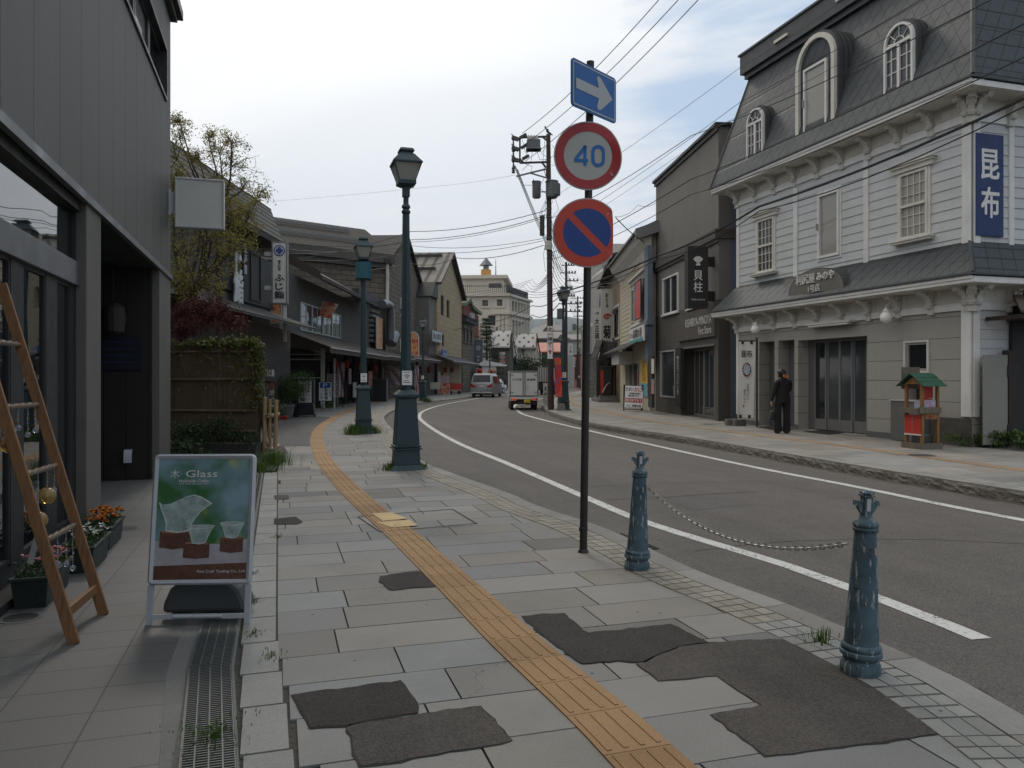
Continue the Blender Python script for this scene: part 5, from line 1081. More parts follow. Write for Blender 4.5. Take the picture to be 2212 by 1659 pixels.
# white tent
f=Frame(P(628,38.6),ang=.05);T=Thing('market_tent','white framed canopy tent with dark opening beside the sushi restaurant','tent',f,(0,0,ZL));a,b=0,f.X(701);ztp=f.Z(700,754)
mb=MB();mb.prism([(a,0,f.Z(630,726)),(b,0,ztp),(b,0,ztp-.25),(a,0,f.Z(630,745))],(0,.03,0));mb.quad((a,0,f.Z(630,726)),(b,0,ztp),(b,3,ztp+.1),(a,3,f.Z(630,715)));T.part('canopy',mb,'canvas_white')
mb=MB()
for x in(b-.1,):mb.box(x-.09,x+.09,-.02,.12,ZL,ztp-.1)
mb.box(a,b,.0,.06,f.Z(650,775)-.06,f.Z(650,775));mb.box(a,b,.0,.06,f.Z(650,766),f.Z(650,766)+.03);mb.box(a,b,0,.06,f.Z(650,817),f.Z(650,817)+.04);T.part('tent_frame',mb,'white');mb=MB();mb.box(a,b-.2,.2,.25,ZL,f.Z(650,776));T.part('dark_sheet',mb,'near_black')
# stone warehouse behind
FW=Frame(P(612,50),P(838,55));FWg=Frame(P(838,55),P(905,69));T=Thing('stone_warehouse','dark weathered stone-block warehouse with long brown metal roof','building',FW,(0,0,0));zwe=FW.Z(830,560);zwr=FW.Z(860,506)+.9
mb=MB();mb.box(0,FW.len,0,1,0,zwe);
q=MB();Lg=FWg.len;q.prism([(0,0,0),(Lg,0,0),(Lg,0,zwe),(Lg/2,0,zwr),(0,0,zwe)],(0,14,0));conv(q,FWg,FW);mb.join(q);T.part('wall',mb,'stone_blocks')
mb=MB();q=MB();q.prism([(-.9,-.3,zwe-.35),(Lg/2,-.3,zwr+.05),(Lg/2,-.3,zwr+.25),(-.9,-.3,zwe-.1)],(0,16,0));q.prism([(Lg/2,-.3,zwr+.05),(Lg+.9,-.3,zwe-.35),(Lg+.9,-.3,zwe-.1),(Lg/2,-.3,zwr+.25)],(0,16,0));conv(q,FWg,FW);mb.join(q)
T.part('roof',mb,'warehouse_roof')
mb=MB();mb.box(-6,FW.len+.2,-.6,.1,zwe-.35,zwe+.25);mb.box(-6,FW.len+.1,-.35,0,zwe-.7,zwe-.35);T.part('eave',mb,'stucco_dark')
mb=MB();mb.prism([(-6,-.5,zwe+.2),(FW.len+.3,-.5,zwe+.2),(FW.len+1.2,5.5,zwr+.2),(-6,5.5,zwr+.2)],(0,0,.1));T.part('front_roof_slope',mb,'warehouse_roof')
for k in(.35,.75):mb=MB();zz_=zwe+.3+(zwr-zwe)*k;mb.box(-5,FW.len-1,-.5+6*k-.2,-.5+6*k-.05,zz_+.05,zz_+.2);T.part('snow_guard',mb,'grey_frame')
mb=MB();x=FW.X(830);mb.path([(x,-.4,zwe-.2),(x+.1,-.3,zwe-1.2),(x+.15,-.2,zwe-1.6),(x+.1,-.15,3)],.12,8);T.part('downpipe',mb,'off_white')
# middle shops in front of the warehouse
FA2=Frame(C1,C2);T=Thing('annex_shop','dark low shop with grey ribs, food poster and two upstairs windows','building',FA2,(0,0,ZL));L_=FA2.len;zt_=FA2.Z(800,655)
wl=(FA2.X(823),L_-.2,FA2.Z(830,725),FA2.Z(830,690));mb=MB();wall(mb,0,L_,2.9,zt_,[wl],0,.1);shell(mb,0,L_,2.9,zt_,6);T.part('wall',mb,'stucco_dark');window(T,*wl,0,.06,(2,1),'off_white','glass_soft')
mb=MB()
for i in range(7):zz_=FA2.Z(805,740)+i*.33;mb.box(FA2.X(797),FA2.X(813),-.25,0,zz_,zz_+.2)
T.part('ribbed_vent',mb,'grey_frame');shopfront(T,FA2,0,L_,2.9);awning(T,0,L_,3.55,2.9,2.0)
mb=MB();mb.box(-.2,L_+.2,-.25,.2,zt_,zt_+.5);T.part('parapet',mb,'near_black')
a,b=FA2.X(812,-.4),FA2.X(824,-.4);notice('crab_poster','tall bright crab photo poster above the brown awning','poster',FA2,a,b,FA2.Z(818,753,-.4),FA2.Z(818,687,-.4),-.4,'food_red',.06,frame='alu')
FA3=Frame(C2,C3);T=Thing('stone_shop','stone-fronted shop with awning between two lamp posts','building',FA3,(0,0,ZL));L_=FA3.len;shopfront(T,FA3,0,L_,3.0);mb=MB();mb.box(0,L_,.02,.2,3.0,5.6);T.part('wall',mb,'stone_blocks');awning(T,0,L_,3.6,3.0,2.0)
# tube ducts
T=Thing('air_duct','big galvanised exhaust duct with elbow rising above the brown awning','duct',FA2,(FA2.X(843),0,3.6));yy=-.8;
for nm,pts,r in(('riser',[(843,735),(843,672),(841,660),(833,655),(825,657)],.30),('outlet',[(850,722),(842,740)],.32),('outlet',[(855,722),(848,742)],.28)):
 mb=MB();mb.path([FA2.at(u,v,yy)[:1]+(yy,)+FA2.at(u,v,yy)[1:]for u,v in pts],r,12);T.part(nm,mb,'galv',smooth=40)
f=Frame(P(862,60),ang=.3);a,z0_=f.at(854,683);b,z1_=f.at(868,643);notice('wall_sign','small white wall sign on the stone warehouse gable','sign',f,a,b,z0_,z1_,0,'off_white',.08,[('北海料理',.5,.25,.3,.8,'black_ink',False),('寿司',.5,.72,.3,.5,'black_ink',False)])
# hanging crab panel
f=Frame(P(700,38.5),ang=.05);T=Thing('crab_billboard','tilted crab photo board on white poles above the brown awning','sign',f,(0,0,4.6));a,z0_=f.at(681,686);b,z1_=f.at(724,652)
mb=MB();mb.prism([f.at(678,680)[:1]+(0,)+f.at(678,680)[1:],f.at(713,689)[:1]+(0,)+f.at(713,689)[1:],f.at(729,656)[:1]+(.3,)+f.at(729,656)[1:],f.at(690,648)[:1]+(.3,)+f.at(690,648)[1:]],(0,.06,0));T.part('board',mb,'food_crab')
for u in(676,687,698,710):x,z=f.at(u,722);x2,z2_=f.at(u,684);mb=MB();mb.tube((x,.1,z),(x2,.1,z2_),.03,n=6);T.part('pole',mb,'white')
# round-top crab sign
f=Frame(P(893,60),ang=.25);a,z0_=f.at(880,778);b,z1_=f.at(904,718);T=Thing('arched_crab_sign','round-topped crab photo sign with white sides over the awning','sign',f,(0,0,z0_));o=arch(a,b,z0_,z1_,12)
mb=MB();mb.prism([(x,0,z)for x,z in o],(0,.2,0));T.part('panel',mb,'food_red');mb=MB();arch_ring(mb,a-.05,b+.05,z0_,z1_+.05,.06,-.03,.5);T.part('rim',mb,'white');mb=MB();mb.box(a-.6,a-.06,.0,.5,z0_,z1_-.5);T.part('side_box',mb,'off_white')
mb=MB();write(mb,'北の番屋',(a+b)/2,z0_+(z1_-z0_)*.68,.22,.8,-.01,.04);T.part('lettering',mb,'red_ink')
# ---- tan gabled shop
FT=Frame(C4,P(997,84));LT=FT.len;T=Thing('tan_gable_shop','tan block gabled shop with pale striped roof and four narrow windows','building',FT,(0,0,0));zte=FT.Z(941,606);zta=FT.Z(970,550);xm=LT*.48
hs=[(FT.X(953.5),FT.X(957.5),FT.Z(955,681),FT.Z(955,638)),(FT.X(966),FT.X(970),FT.Z(967,686),FT.Z(967,648)),(FT.X(946.5),FT.X(949),FT.Z(948,747),FT.Z(948,722)),(FT.X(956),FT.X(958.5),FT.Z(955,747),FT.Z(955,722))]
hs=[(h[0]-.3,h[1]+.3,h[2],h[3])for h in hs]
mb=MB();wall(mb,0,LT,0,zte,hs,0,.3);mb.quad((0,0,zte),(LT,0,zte),(xm,0,zta));shell(mb,0,LT,0,zte,16);T.part('wall',mb,'tan_blocks')
for h in hs:window(T,*h,.15,.08,(1,2),'dark_wood','glass')
for p_,q_ in(((-.6,zte-.35),(xm,zta+.1)),((xm,zta+.1),(LT+.6,zte-.35))):mb=MB();mb.prism([(p_[0],-.5,p_[1]),(q_[0],-.5,q_[1]),(q_[0],-.5,q_[1]+.2),(p_[0],-.5,p_[1]+.2)],(0,17,0));T.part('roof_slope',mb,'near_black')
# ridge runs back; the slope seen from the street
fb=Frame(FT.W(-.6,-.5)[:2],FT.W(-.6,16)[:2])
def slope_pt(u,v,k):pass
mk_lines('striped_roof2',(.21,.19,.165),(.07,.065,.06),[(0,1,0,1.0,.22,.9)],.9,.25,.8,0)
mb=MB();mb.quad((-.6,-.5,zte-.12),(xm,-.5,zta+.33),(xm,16,zta+.33),(-.6,16,zte-.12));T.part('striped_slope',mb,'striped_roof2')
for k in(.35,.8):mb=MB();x=-.6+(xm+.6)*k;z=zte-.12+(zta-zte+.45)*k;mb.box(x-.1,x+.1,.5,15,z+.1,z+.35);T.part('snow_guard',mb,'near_black')
mb=MB();mb.box(-2.6,-.02,.2,6,0,zte-1.6);T.part('side_annex',mb,'stucco_grey');mb=MB();mb.prism([(-2.8,-.1,zte-1.6),(-.02,-.1,zte-1.6),(-.02,-.1,zte-.2),(-1.2,-.1,zte-.2)],(0,6,0));T.part('dark_hood',mb,'near_black')
shopfront(T,FT,0,LT,3.2,.25);awning(T,-3,LT,3.7,3.0,2.0,'near_black')
notice('inn_sign','grey white signboard with four black characters on the tan gabled shop','sign',FT,FT.X(931,-.3),FT.X(952,-.3),FT.Z(942,739,-.3),FT.Z(942,716,-.3),-.3,'alu',.12,[('魚の楽市',.5,.5,.62,.8,'black_ink',False)],frame='grey_frame')
notice('blue_shop_sign','blue square sign with white lettering on the tan gabled shop','sign',FT,FT.X(953.5,-.3),FT.X(964,-.3),FT.Z(957,775,-.3),FT.Z(957,756,-.3),-.3,'sky_dark' if 'sky_dark' in MATS else mk('sky_dark',(.05,.14,.33),.5),.1,[('白い恋人',.5,.42,.42,.85,'plastic_white',False)])
# ---- stone front and red brick
FB1=Frame(P(999,85),P(1023,92));T=Thing('stone_bank','dark stone two-storey front with three tall windows','building',FB1,(0,0,0));zt_=FB1.Z(1005,697);LB_=FB1.len
hs=[(FB1.X(u0),FB1.X(u1),FB1.Z(1008,738),FB1.Z(1008,711))for u0,u1 in((1001,1004.5),(1008,1012),(1016,1020))]
mb=MB();wall(mb,0,LB_,0,zt_,hs,0,.25);shell(mb,0,LB_,0,zt_,12);T.part('wall',mb,'stone_blocks')
for h in hs:window(T,*h,.1,.1,(1,2),'dark_wood','glass');mb=MB();mb.box(h[0]-.2,h[1]+.2,-.15,0,h[3],h[3]+.35);T.part('lintel',mb,'stucco_brown');mb=MB();mb.box(h[0]-.2,h[1]+.2,-.15,0,h[2]-.25,h[2]);T.part('sill',mb,'stucco_brown')
mb=MB();mb.box(-.3,LB_+.3,-.5,.3,zt_,zt_+.5);mb.prism([(-.4,-.6,zt_+.5),(LB_+.4,-.6,zt_+.5),(LB_+.4,2.5,zt_+1.5),(-.4,2.5,zt_+1.5)],(0,0,.12));T.part('cornice',mb,'dark_roof')
shopfront(T,FB1,0,LB_,3.0,.4)
FB2=Frame(P(1002,96),P(1034,103));T=Thing('red_brick_shop','red brick gabled shop with mossy green tiles behind the stone front','building',FB2,(0,0,0));L_=FB2.len;ze_=FB2.Z(1030,682);zr_=FB2.Z(1010,645);xg_=FB2.X(1011)
mk('moss_roof',(.13,.16,.10),.9,.3,2,.02,8)
mb=MB();mb.prism([(0,0,0),(L_,0,0),(L_,0,ze_),(FB2.X(1018),0,ze_+.6),(xg_,0,zr_),(0,0,ze_+1.2)],(0,10,0));T.part('wall',mb,'red_brick')
mb=MB();mb.prism([(FB2.X(1018),-.4,ze_+.7),(L_+.3,-.4,ze_+.1),(L_+.3,5,ze_+1.6),(FB2.X(1018),5,ze_+2.0)],(0,0,.4));mb.prism([(xg_,-.4,zr_+.1),(FB2.X(1018.5),-.4,ze_+.9),(FB2.X(1018.5),-.4,ze_+.5),(xg_,-.4,zr_-.35)],(0,8,0));mb.prism([(-.3,-.4,ze_+1.1),(xg_,-.4,zr_+.1),(xg_,-.4,zr_-.35),(-.3,-.4,ze_+.7)],(0,8,0));T.part('roof',mb,'moss_roof');mb=MB();write(mb,'北菓楼',FB2.X(1019),FB2.Z(1019,683),.9,2.6,-.05,.03);T.part('lettering',mb,'off_white')
vs=vsign('slate_pylon','tall slate grey pylon sign with snowflake and vertical white lettering',92,1023,1043,733,835,'slate' if 'slate' in MATS else mk('slate',(.075,.09,.10),.6),[('ナナイロスイーツ',.5,.36,.62,.3,'silver_ink',True)],.5)
t,f,a,b,z0_,z1_=vs;cx=(a+b)/2;mb=MB();zc=z0_+(z1_-z0_)*.82
for k in range(6):t0_=k*pi/3;mb.tube((cx,-.02,zc),(cx+.32*cos(t0_),-.02,zc+.32*sin(t0_)),.025,n=5);
for k in range(6):t0_=k*pi/3;c_=Vector((cx+.2*cos(t0_),-.02,zc+.2*sin(t0_)));mb.tube(c_,c_+Vector((.12*cos(t0_+.8),0,.12*sin(t0_+.8))),.018,n=5);mb.tube(c_,c_+Vector((.12*cos(t0_-.8),0,.12*sin(t0_-.8))),.018,n=5)
t.part('snowflake',mb,'silver_ink')
# ---- cream hotel
FH=Frame(P(985,112.5),P(1099,112));FH2=Frame(P(1099,112),P(1145,121.5));T=Thing('cream_hotel','large cream classical hotel with pilasters, roof terrace and orange chimney','building',FH,(0,0,0));LH=FH.len;zh=FH.Z(1099,634);L2_=FH2.len
def h2(mb):return conv(mb,FH2,FH)
hs=[(FH.X(u0),FH.X(u1),FH.Z(1050,v1),FH.Z(1050,v0))for u0,u1,v0,v1 in((1042,1054,649,661),(1074,1085,648,661),(1055,1070,682,703))]
mb=MB();wall(mb,-6,LH,0,zh,hs,0,.3);e_=FH.L(*P(1145,121.5));mb.quad((-6,0,zh),(LH,0,zh),(e_[0],e_[1],zh),(-6,e_[1],zh));T.part('wall',mb,'cream_wall')
for h in hs:window(T,*h,.15,.12,(2,1),'near_black','glass_soft');mb=MB();mb.frame_rect(h[0]-.4,h[1]+.4,h[2]-.3,h[3]+.4,.3,-.12,0);T.part('casing',mb,'cream_wall')
wv=[];zs_=[(FH2.Z(1099,770),FH2.Z(1099,690)),(FH2.Z(1099,668),FH2.Z(1099,646))]
for i in range(6):
 for lo,hi in((7.7,10.0),(11.4,12.8)):x=1.5+i*(L2_-2.0)/6;wv.append((x,x+.7,lo,hi))
mb=MB();wall(mb,0,L2_,0,zh,wv,0,.35);h2(mb);T.part('street_front',mb,'cream_wall')
for k,h in enumerate(wv):window(T,*h,.2,.1,(2,1),'near_black','glass',fr=FH2);
mb=MB()
for i in range(7):
 x=.9+i*(L2_-1.6)/6;mb.box(x-.16,x+.16,-.2,0,7.2,10.7);mb.box(x-.13,x+.13,-.14,0,11.2,13.2)
for zz_ in(6.8,10.75,zh-.4):mb.box(-.1,L2_+.2,-.4,0,zz_,zz_+.35)
for h in wv:mb.prism([(h[0]-.12,-.2,h[3]+.05),(h[1]+.12,-.2,h[3]+.05),((h[0]+h[1])/2,-.2,h[3]+.4)],(0,.2,0))
h2(mb);q=MB();q.box(-6,LH+.2,-.4,0,zh-.4,zh+.05);q.box(FH.X(1068),LH+.2,-.4,0,10.75,11.1)
for u in(1078,1086,1094):x=FH.X(u);q.box(x-.18,x+.18,-.2,0,7,10.7)
mb.join(q);T.part('mouldings',mb,'cream_wall')
mb=MB();zt_=FH.Z(1080,602,3);xa,xb=FH.X(985),FH.X(1088,3);mb.box(xa-6,xb,3,14,zh,zt_);mb.box(xa-6,xb+.6,2.4,14.5,zt_,zt_+.5);mb.box(xb-9,xb-5.5,2.9,3,zh+1,zh+2.6);T.part('penthouse',mb,'cream_wall');mb=MB();mb.box(FH.X(1052),FH.X(1080),2.96,3.05,FH.Z(1060,622,3),FH.Z(1060,612,3));T.part('terrace_window',mb,'glass_soft')
mb=MB()
for x0,x1 in((-6,LH),):
 n=46
 for i in range(n):x=x0+(x1-x0)*i/n;mb.box(x-.03,x+.03,-.35,-.3,zh,zh+1.3)
 mb.box(x0,x1,-.36,-.28,zh+1.05,zh+1.12)
T.part('terrace_railing',mb,'black');mb=MB()
for i in range(60):x=L2_*i/60;mb.box(x-.04,x+.04,.3,.38,zh,zh+1.2)
mb.box(0,L2_,.3,.4,zh+.9,zh+1.0);h2(mb);T.part('roof_railing',mb,'black')
x,z=FH.at(1050,602,5);zt_=FH.Z(1050,583,5);mb=MB();mb.box(x-.7,x+.7,4.3,5.7,z,zt_);ch=T.part('chimney',mb,'ochre_paint' if 'ochre_paint' in MATS else mk('ochre_paint',(.5,.27,.08),.7));mb=MB();mb.lathe([(1.0,0),(1.0,.1),(.1,1.2)],4,(x,5,zt_+.6));mb.box(x-.4,x+.4,4.6,5.4,zt_,zt_+.6);T.part('chimney_cap',mb,'galv',parent=ch)
x,z=FH.at(1071,600,5);mb=MB();mb.tube((x,5,z-1),(x,5,FH.Z(1071,560,5)),.1,.03);T.part('lightning_rod',mb,'near_black')
# ---- houses with snow-stop dots on the roofs
m_,t_=newmat('dotted_roof');co=objco(t_);x_,y_,z_=t_.xyz(co)
def cell(v,p):return t_.m('SUBTRACT',t_.m('FRACT',t_.m('DIVIDE',v,p)),.5)
row_=t_.m('FLOOR',t_.m('DIVIDE',z_,.62));xs_=t_.m('ADD',x_,t_.m('MULTIPLY',row_,.62))
a_n,b_n=cell(xs_,1.24),cell(z_,.62);d_=t_.m('SQRT',t_.m('ADD',t_.m('POWER',t_.m('MULTIPLY',a_n,1.24),2.0),t_.m('POWER',t_.m('MULTIPLY',b_n,.62),2.0)))
bsdf(t_,t_.mix(t_.ramp(d_,.20,.14),grime(t_,co,(.40,.38,.36),.12,.6,False),(.05,.045,.04)),.7)
def cottage(label,y,u0,u1,vr,ve,wallm,side_u,slope=True):
 f=Frame(P(u0,y),ang=.0);a,b=f.X(u0),f.X(u1);zr_,ze_=f.Z(u0,vr,3),f.Z(u0,ve,-.4);c=f.X(side_u)
 T=Thing('cottage',label,'house',f,(0,0,0),'cottages with dotted roofs');mb=MB();mb.box(a+.3,b-.1,0,6,0,ze_);
 mb.prism([(b-.1,0,0),(c,1.5,0),(c,1.5,ze_-.6),((b+c)/2,.8,zr_-.2),(b-.1,0,ze_)],(-.5,6,0));T.part('wall',mb,wallm)
 mb=MB();mb.prism([(a-.2,-.6,ze_-.1),(b+.0,-.6,ze_-.1),(b+(c-b)*.55,3,zr_),(a+.5,3,zr_)],(0,0,.2));T.part('roof',mb,'dotted_roof');mb=MB();mb.prism([(b,-.5,ze_),(b+(c-b)*.55,.5,zr_+.2),(c+.4,1.3,ze_-.9),(c+.4,1.3,ze_-1.3),(b+(c-b)*.55,.5,zr_-.3),(b,-.5,ze_-.4)],(0,3,0));T.part('roof_edge',mb,'near_black');return T,f,ze_
T,f,ze_=cottage('old cottage with dotted roof, left of its twin, sign stack on its wall',100,1056,1101,718,750,'stucco_brown',1109);window(T,f.X(1066),f.X(1077),f.Z(1070,775),f.Z(1070,760),-.02,.1,(2,1),'near_black','glass')
T,f,ze_=cottage('pale cottage with white dotted roof right of its twin, facing the bend',106,1113,1157,724,751,'cream_wall',1163)
T,f,ze_=cottage('small dormer-like hut with dotted roof above the left cottage',112,1040,1072,704,713,'cream_wall',1079)
f=Frame(P(1070,98.5),ang=0)
T=Thing('sign_stack','stack of small red, blue and yellow shop signs on the left cottage wall','sign',f,(0,0,f.Z(1070,785)))
for i,(m__,v0,v1)in enumerate([('off_white',761,766),('blue_ink',766.5,770),('yellow',770.5,773),('navy',773.5,777),('red',777.5,781),('off_white',781.5,785)]):
 mb=MB();mb.box(f.X(1079),f.X(1091),-.1,0,f.Z(1085,v1),f.Z(1085,v0));o_=T.part('panel',mb,m__);mb=MB();write(mb,['味噌ラーメン','めん処','LUNCH','回転寿司','あまとう','お食事処'][i],f.X(1085),(f.Z(1085,v1)+f.Z(1085,v0))/2,.14,.5,-.12,.02);T.part('lettering',mb,'red_ink' if i in(0,2)else('black_ink' if i==5 else 'plastic_white'))
f=Frame(P(1040,90),ang=.1);T=Thing('clapboard_kiosk','small white clapboard kiosk behind the silver van','kiosk',f,(0,0,0));a,b=f.X(1041),f.X(1072);mb=MB();boards(mb,a,b,.3,f.Z(1050,788),.25,0);mb.box(a,b,.02,3,0,f.Z(1050,788));T.part('wall',mb,'white');mb=MB();c=f.X(1047);z=f.Z(1047,778);mb.prism([(a-.3,-.3,f.Z(1041,786)),(c,-.3,z),(b+1.2,-.3,f.Z(1070,788)),(b+1.2,-.3,f.Z(1070,791)),(a-.3,-.3,f.Z(1041,790))],(0,3.5,0));T.part('roof',mb,'white');window(T,a+.7,a+1.6,1.0,2.4,-.05,.08,(2,1),'near_black','glass')
mk('red_roof',(.42,.15,.10),.6,.15,.5)
f=Frame(P(1160,128),ang=-.02);T=Thing('red_roof_house','dark low building with faded red metal roof beyond the cottages','house',f,(0,0,0));a,b=f.X(1158),f.X(1214);mb=MB();mb.box(a,b,0,8,0,f.Z(1170,760));T.part('wall',mb,'stucco_dark');mb=MB();mb.prism([(a-.3,-.4,f.Z(1170,762)),(b,-.4,f.Z(1170,762)),(b,5,f.Z(1170,740)),(a-.3,5,f.Z(1170,740))],(0,0,.2));T.part('roof',mb,'red_roof')
mk('grey_roofs',(.17,.165,.165),.7,.2,.3)
for i,(y,u0,u1,vt,ve,vb,m__,lab)in enumerate([(150,1153,1226,716,733,760,'brown_roof','broad grey brown roof above the red roof, nearest the two poles'),(170,1150,1172,705,722,740,'grey_roofs','small pale roof right beside the cream hotel'),(185,1166,1215,700,716,735,'brown_roof','long brown roof below the hill with a small gable'),(175,1205,1262,722,735,760,'grey_roofs','grey roof seen between the lamp post and the sign pole')]):
 f=Frame(P(u0,y),ang=.0);T=Thing('distant_house',lab,'house',f,(0,0,0),'distant roofs below the hill');b=f.X(u1);mb=MB();mb.box(0,b,0,8,0,f.Z(u0,ve));T.part('wall',mb,['stucco_grey','off_white','stucco_brown','pebble_wall'][i]);mb=MB();mb.prism([(-.5,-.5,f.Z(u0,ve)-.1),(b+.5,-.5,f.Z(u0,ve)-.1),(b-.5,6,f.Z(u0,vt)),(.5,6,f.Z(u0,vt))],(0,0,.3));T.part('roof',mb,m__)
 if i==2:mb=MB();c=b*.35;mb.prism([(c-1.4,-.4,f.Z(u0,ve)),(c+1.4,-.4,f.Z(u0,ve)),(c,-.4,f.Z(u0,vt)-.3)],(0,4,0));T.part('gable',mb,'stucco_dark')
 # hills
def hill(name,y,pts,mat,dep):
 rnd=random.Random(4);top=[]
 for i in range(len(pts)-1):
  (u0,v0),(u1,v1)=pts[i],pts[i+1]
  for k in range(6):t=k/6;top.append((u0+(u1-u0)*t,v0+(v1-v0)*t+rnd.uniform(-.7,.7)))
 mb=MB();n=len(top);vs=[]
 for j in range(6):
  s_=j/5
  for u,v in top:yy=y-dep*(1-s_);X_=P(u,y)[0];zt_=H+(815-v)/K*y;vs.append((X_+rnd.uniform(-1,1)*y*.002,yy,max(-1,zt_*(s_**.8)+(rnd.uniform(-1,1)*y*.002 if 0<j<5 else 0))))
 mb.add(vs,[(j*n+i,j*n+i+1,(j+1)*n+i+1,(j+1)*n+i)for j in range(5)for i in range(n-1)]);struct(name,mb,mat)
mk('hill_far',(.05,.07,.05),1,.5,.003,0)
hill('hills',4200,[(300,740),(700,725),(1100,700),(1145,690),(1180,688),(1200,686),(1230,684),(1262,690),(1300,700),(1500,705),(1900,720),(2600,740)],'hill_far',1500)
hill('wooded_hill',900,[(1190,812),(1225,722),(1245,706),(1262,700),(1290,694),(1350,690),(1500,700),(1700,740),(2000,780)],'hill',500)
# ================================================================= STREET FURNITURE
mk('lamp_paint',(.024,.048,.056),.5,.2,3,.002,50);mk('post_brown',(.028,.022,.020),.5,.25,4,.002,50);mk('sign_red',(.36,.03,.035),.45,.08,3,0);mk('sign_red2',(.50,.055,.03),.45,.08,3,0);mk('sign_blue',(.01,.10,.33),.45,.08,3,0);mk('sign_navy',(.008,.05,.24),.45,.08,3,0);mk('sign_white',(.40,.41,.40),.5,.1,3,0)
mk('frosted',(.30,.30,.26),.5,.1,3,0);mk('chain_metal',(.34,.33,.30),.45,.35,20,0,metal=.5)
def mk_chipped():
 m,t=newmat('bollard_paint');co=objco(t);x,y,z=t.xyz(co)
 st=t.noise(t.comb(t.m('MULTIPLY',x,30.0),t.m('MULTIPLY',y,30.0),t.m('MULTIPLY',z,5.0)),1.6,6,.65)
 c=t.mix(t.ramp(t.noise(co,9,5),.35,.65),(.085,.135,.165),(.045,.08,.10));c=t.mix(t.ramp(st,.575,.62),c,(.42,.44,.45));c=t.mix(t.ramp(t.noise(co,26,4),.66,.70),c,(.02,.022,.025))
 bsdf(t,c,.75,normal=bump(t,t.m('MULTIPLY',t.ramp(st,.60,.64),-1.0),.002));return m
mk_chipped()
def sq(mb,r0,z0,r1,z1,cx=0,cy=0):mb.add([(cx+a*r0,cy+b*r0,z0)for a,b in((-1,-1),(1,-1),(1,1),(-1,1))]+[(cx+a*r1,cy+b*r1,z1)for a,b in((-1,-1),(1,-1),(1,1),(-1,1))],[(3,2,1,0),(4,5,6,7),(0,1,5,4),(1,2,6,5),(2,3,7,6),(3,0,4,7)]);return mb
def wifi(mb,x,y,z,s):
 for r in(.28,.5,.72):
  n=8
  for k in range(n):
   a,b=pi/4+k*pi/2/n,pi/4+(k+1)*pi/2/n;mb.quad((x+s*r*cos(a),y,z+s*r*sin(a)),(x+s*r*cos(b),y,z+s*r*sin(b)),(x+s*(r+.1)*cos(b),y,z+s*(r+.1)*sin(b)),(x+s*(r+.1)*cos(a),y,z+s*(r+.1)*sin(a)))
 mb.tube((x,y,z+s*.08),(x,y+.0005,z+s*.08),s*.1,n=8)
def street_lamp(label,x,y,zb,rot=TH):
 f=Frame((x,y),ang=rot);T=Thing('street_lamp',label,'street lamp',f,(0,0,zb),'dark green heritage street lamps');z=zb
 m_=MB();sq(m_,.30,z,.21,z+.09);sq(m_,.215,z+.09,.20,z+.34);sq(m_,.235,z+.34,.235,z+.365);sq(m_,.225,z+.38,.225,z+.41);sq(m_,.20,z+.41,.155,z+1.19);sq(m_,.175,z+1.19,.19,z+1.22);sq(m_,.20,z+1.22,.20,z+1.26);sq(m_,.20,z+1.26,.12,z+1.33);T.part('base',m_,'lamp_paint',bevel=.006)
 m_=MB();m_.lathe([(.095,z+1.33),(.09,z+1.6),(.06,z+4.30)],8);m_.lathe([(.052,z+4.30),(.075,z+4.33),(.075,z+4.36),(.05,z+4.39),(.075,z+4.42),(.07,z+4.45),(.046,z+4.48),(.046,z+4.8)],12);sq(m_,.058,z+4.60,.058,z+4.78);T.part('pole',m_,'lamp_paint',smooth=30)
 m_=MB();w0,w1,za,zb_=.135,.225,z+4.86,z+5.14;sq(m_,.08,z+4.76,.14,z+4.80);sq(m_,.15,z+4.80,.15,z+4.86)
 for a,b in((-1,-1),(1,-1),(1,1),(-1,1)):m_.tube((a*w0,b*w0,za),(a*w1,b*w1,zb_),.014,n=4)
 sq(m_,w1+.02,zb_,w1+.02,zb_+.025);sq(m_,w1+.015,zb_+.025,.125,zb_+.17);sq(m_,.10,zb_+.17,.095,zb_+.21);sq(m_,.115,zb_+.21,.13,zb_+.225);sq(m_,.13,zb_+.225,.10,zb_+.27);T.part('lantern',m_,'lamp_paint')
 m_=MB();sq(m_,w0-.012,za,w1-.012,zb_-.001);T.part('glass',m_,'frosted')
 m_=MB();m_.box(-.085,.085,-.118,-.108,z+1.42,z+1.66);p_=T.part('wifi_plate',m_,'plastic_white');m_=MB();wifi(m_,0,-.1195,z+1.525,.09);m_.quad((-.06,-.1195,z+1.46),(.06,-.1195,z+1.46),(.06,-.1195,z+1.472),(-.06,-.1195,z+1.472));m_.quad((-.06,-.1195,z+1.49),(.03,-.1195,z+1.49),(.03,-.1195,z+1.497),(-.06,-.1195,z+1.497));m_.quad((-.06,-.1195,z+1.63),(.06,-.1195,z+1.63),(.06,-.1195,z+1.638),(-.06,-.1195,z+1.638));T.part('wifi_symbol',m_,'dark_red' if 'dark_red' in MATS else mk('dark_red',(.06,.01,.01),.5),parent=p_);return T
x1_,y1_=G(877,1013,ZL);lamp=street_lamp('nearest dark green street lamp with wifi plate, standing among dandelions on the near pavement',x1_,y1_,ZL)
lamps=[lamp.e]
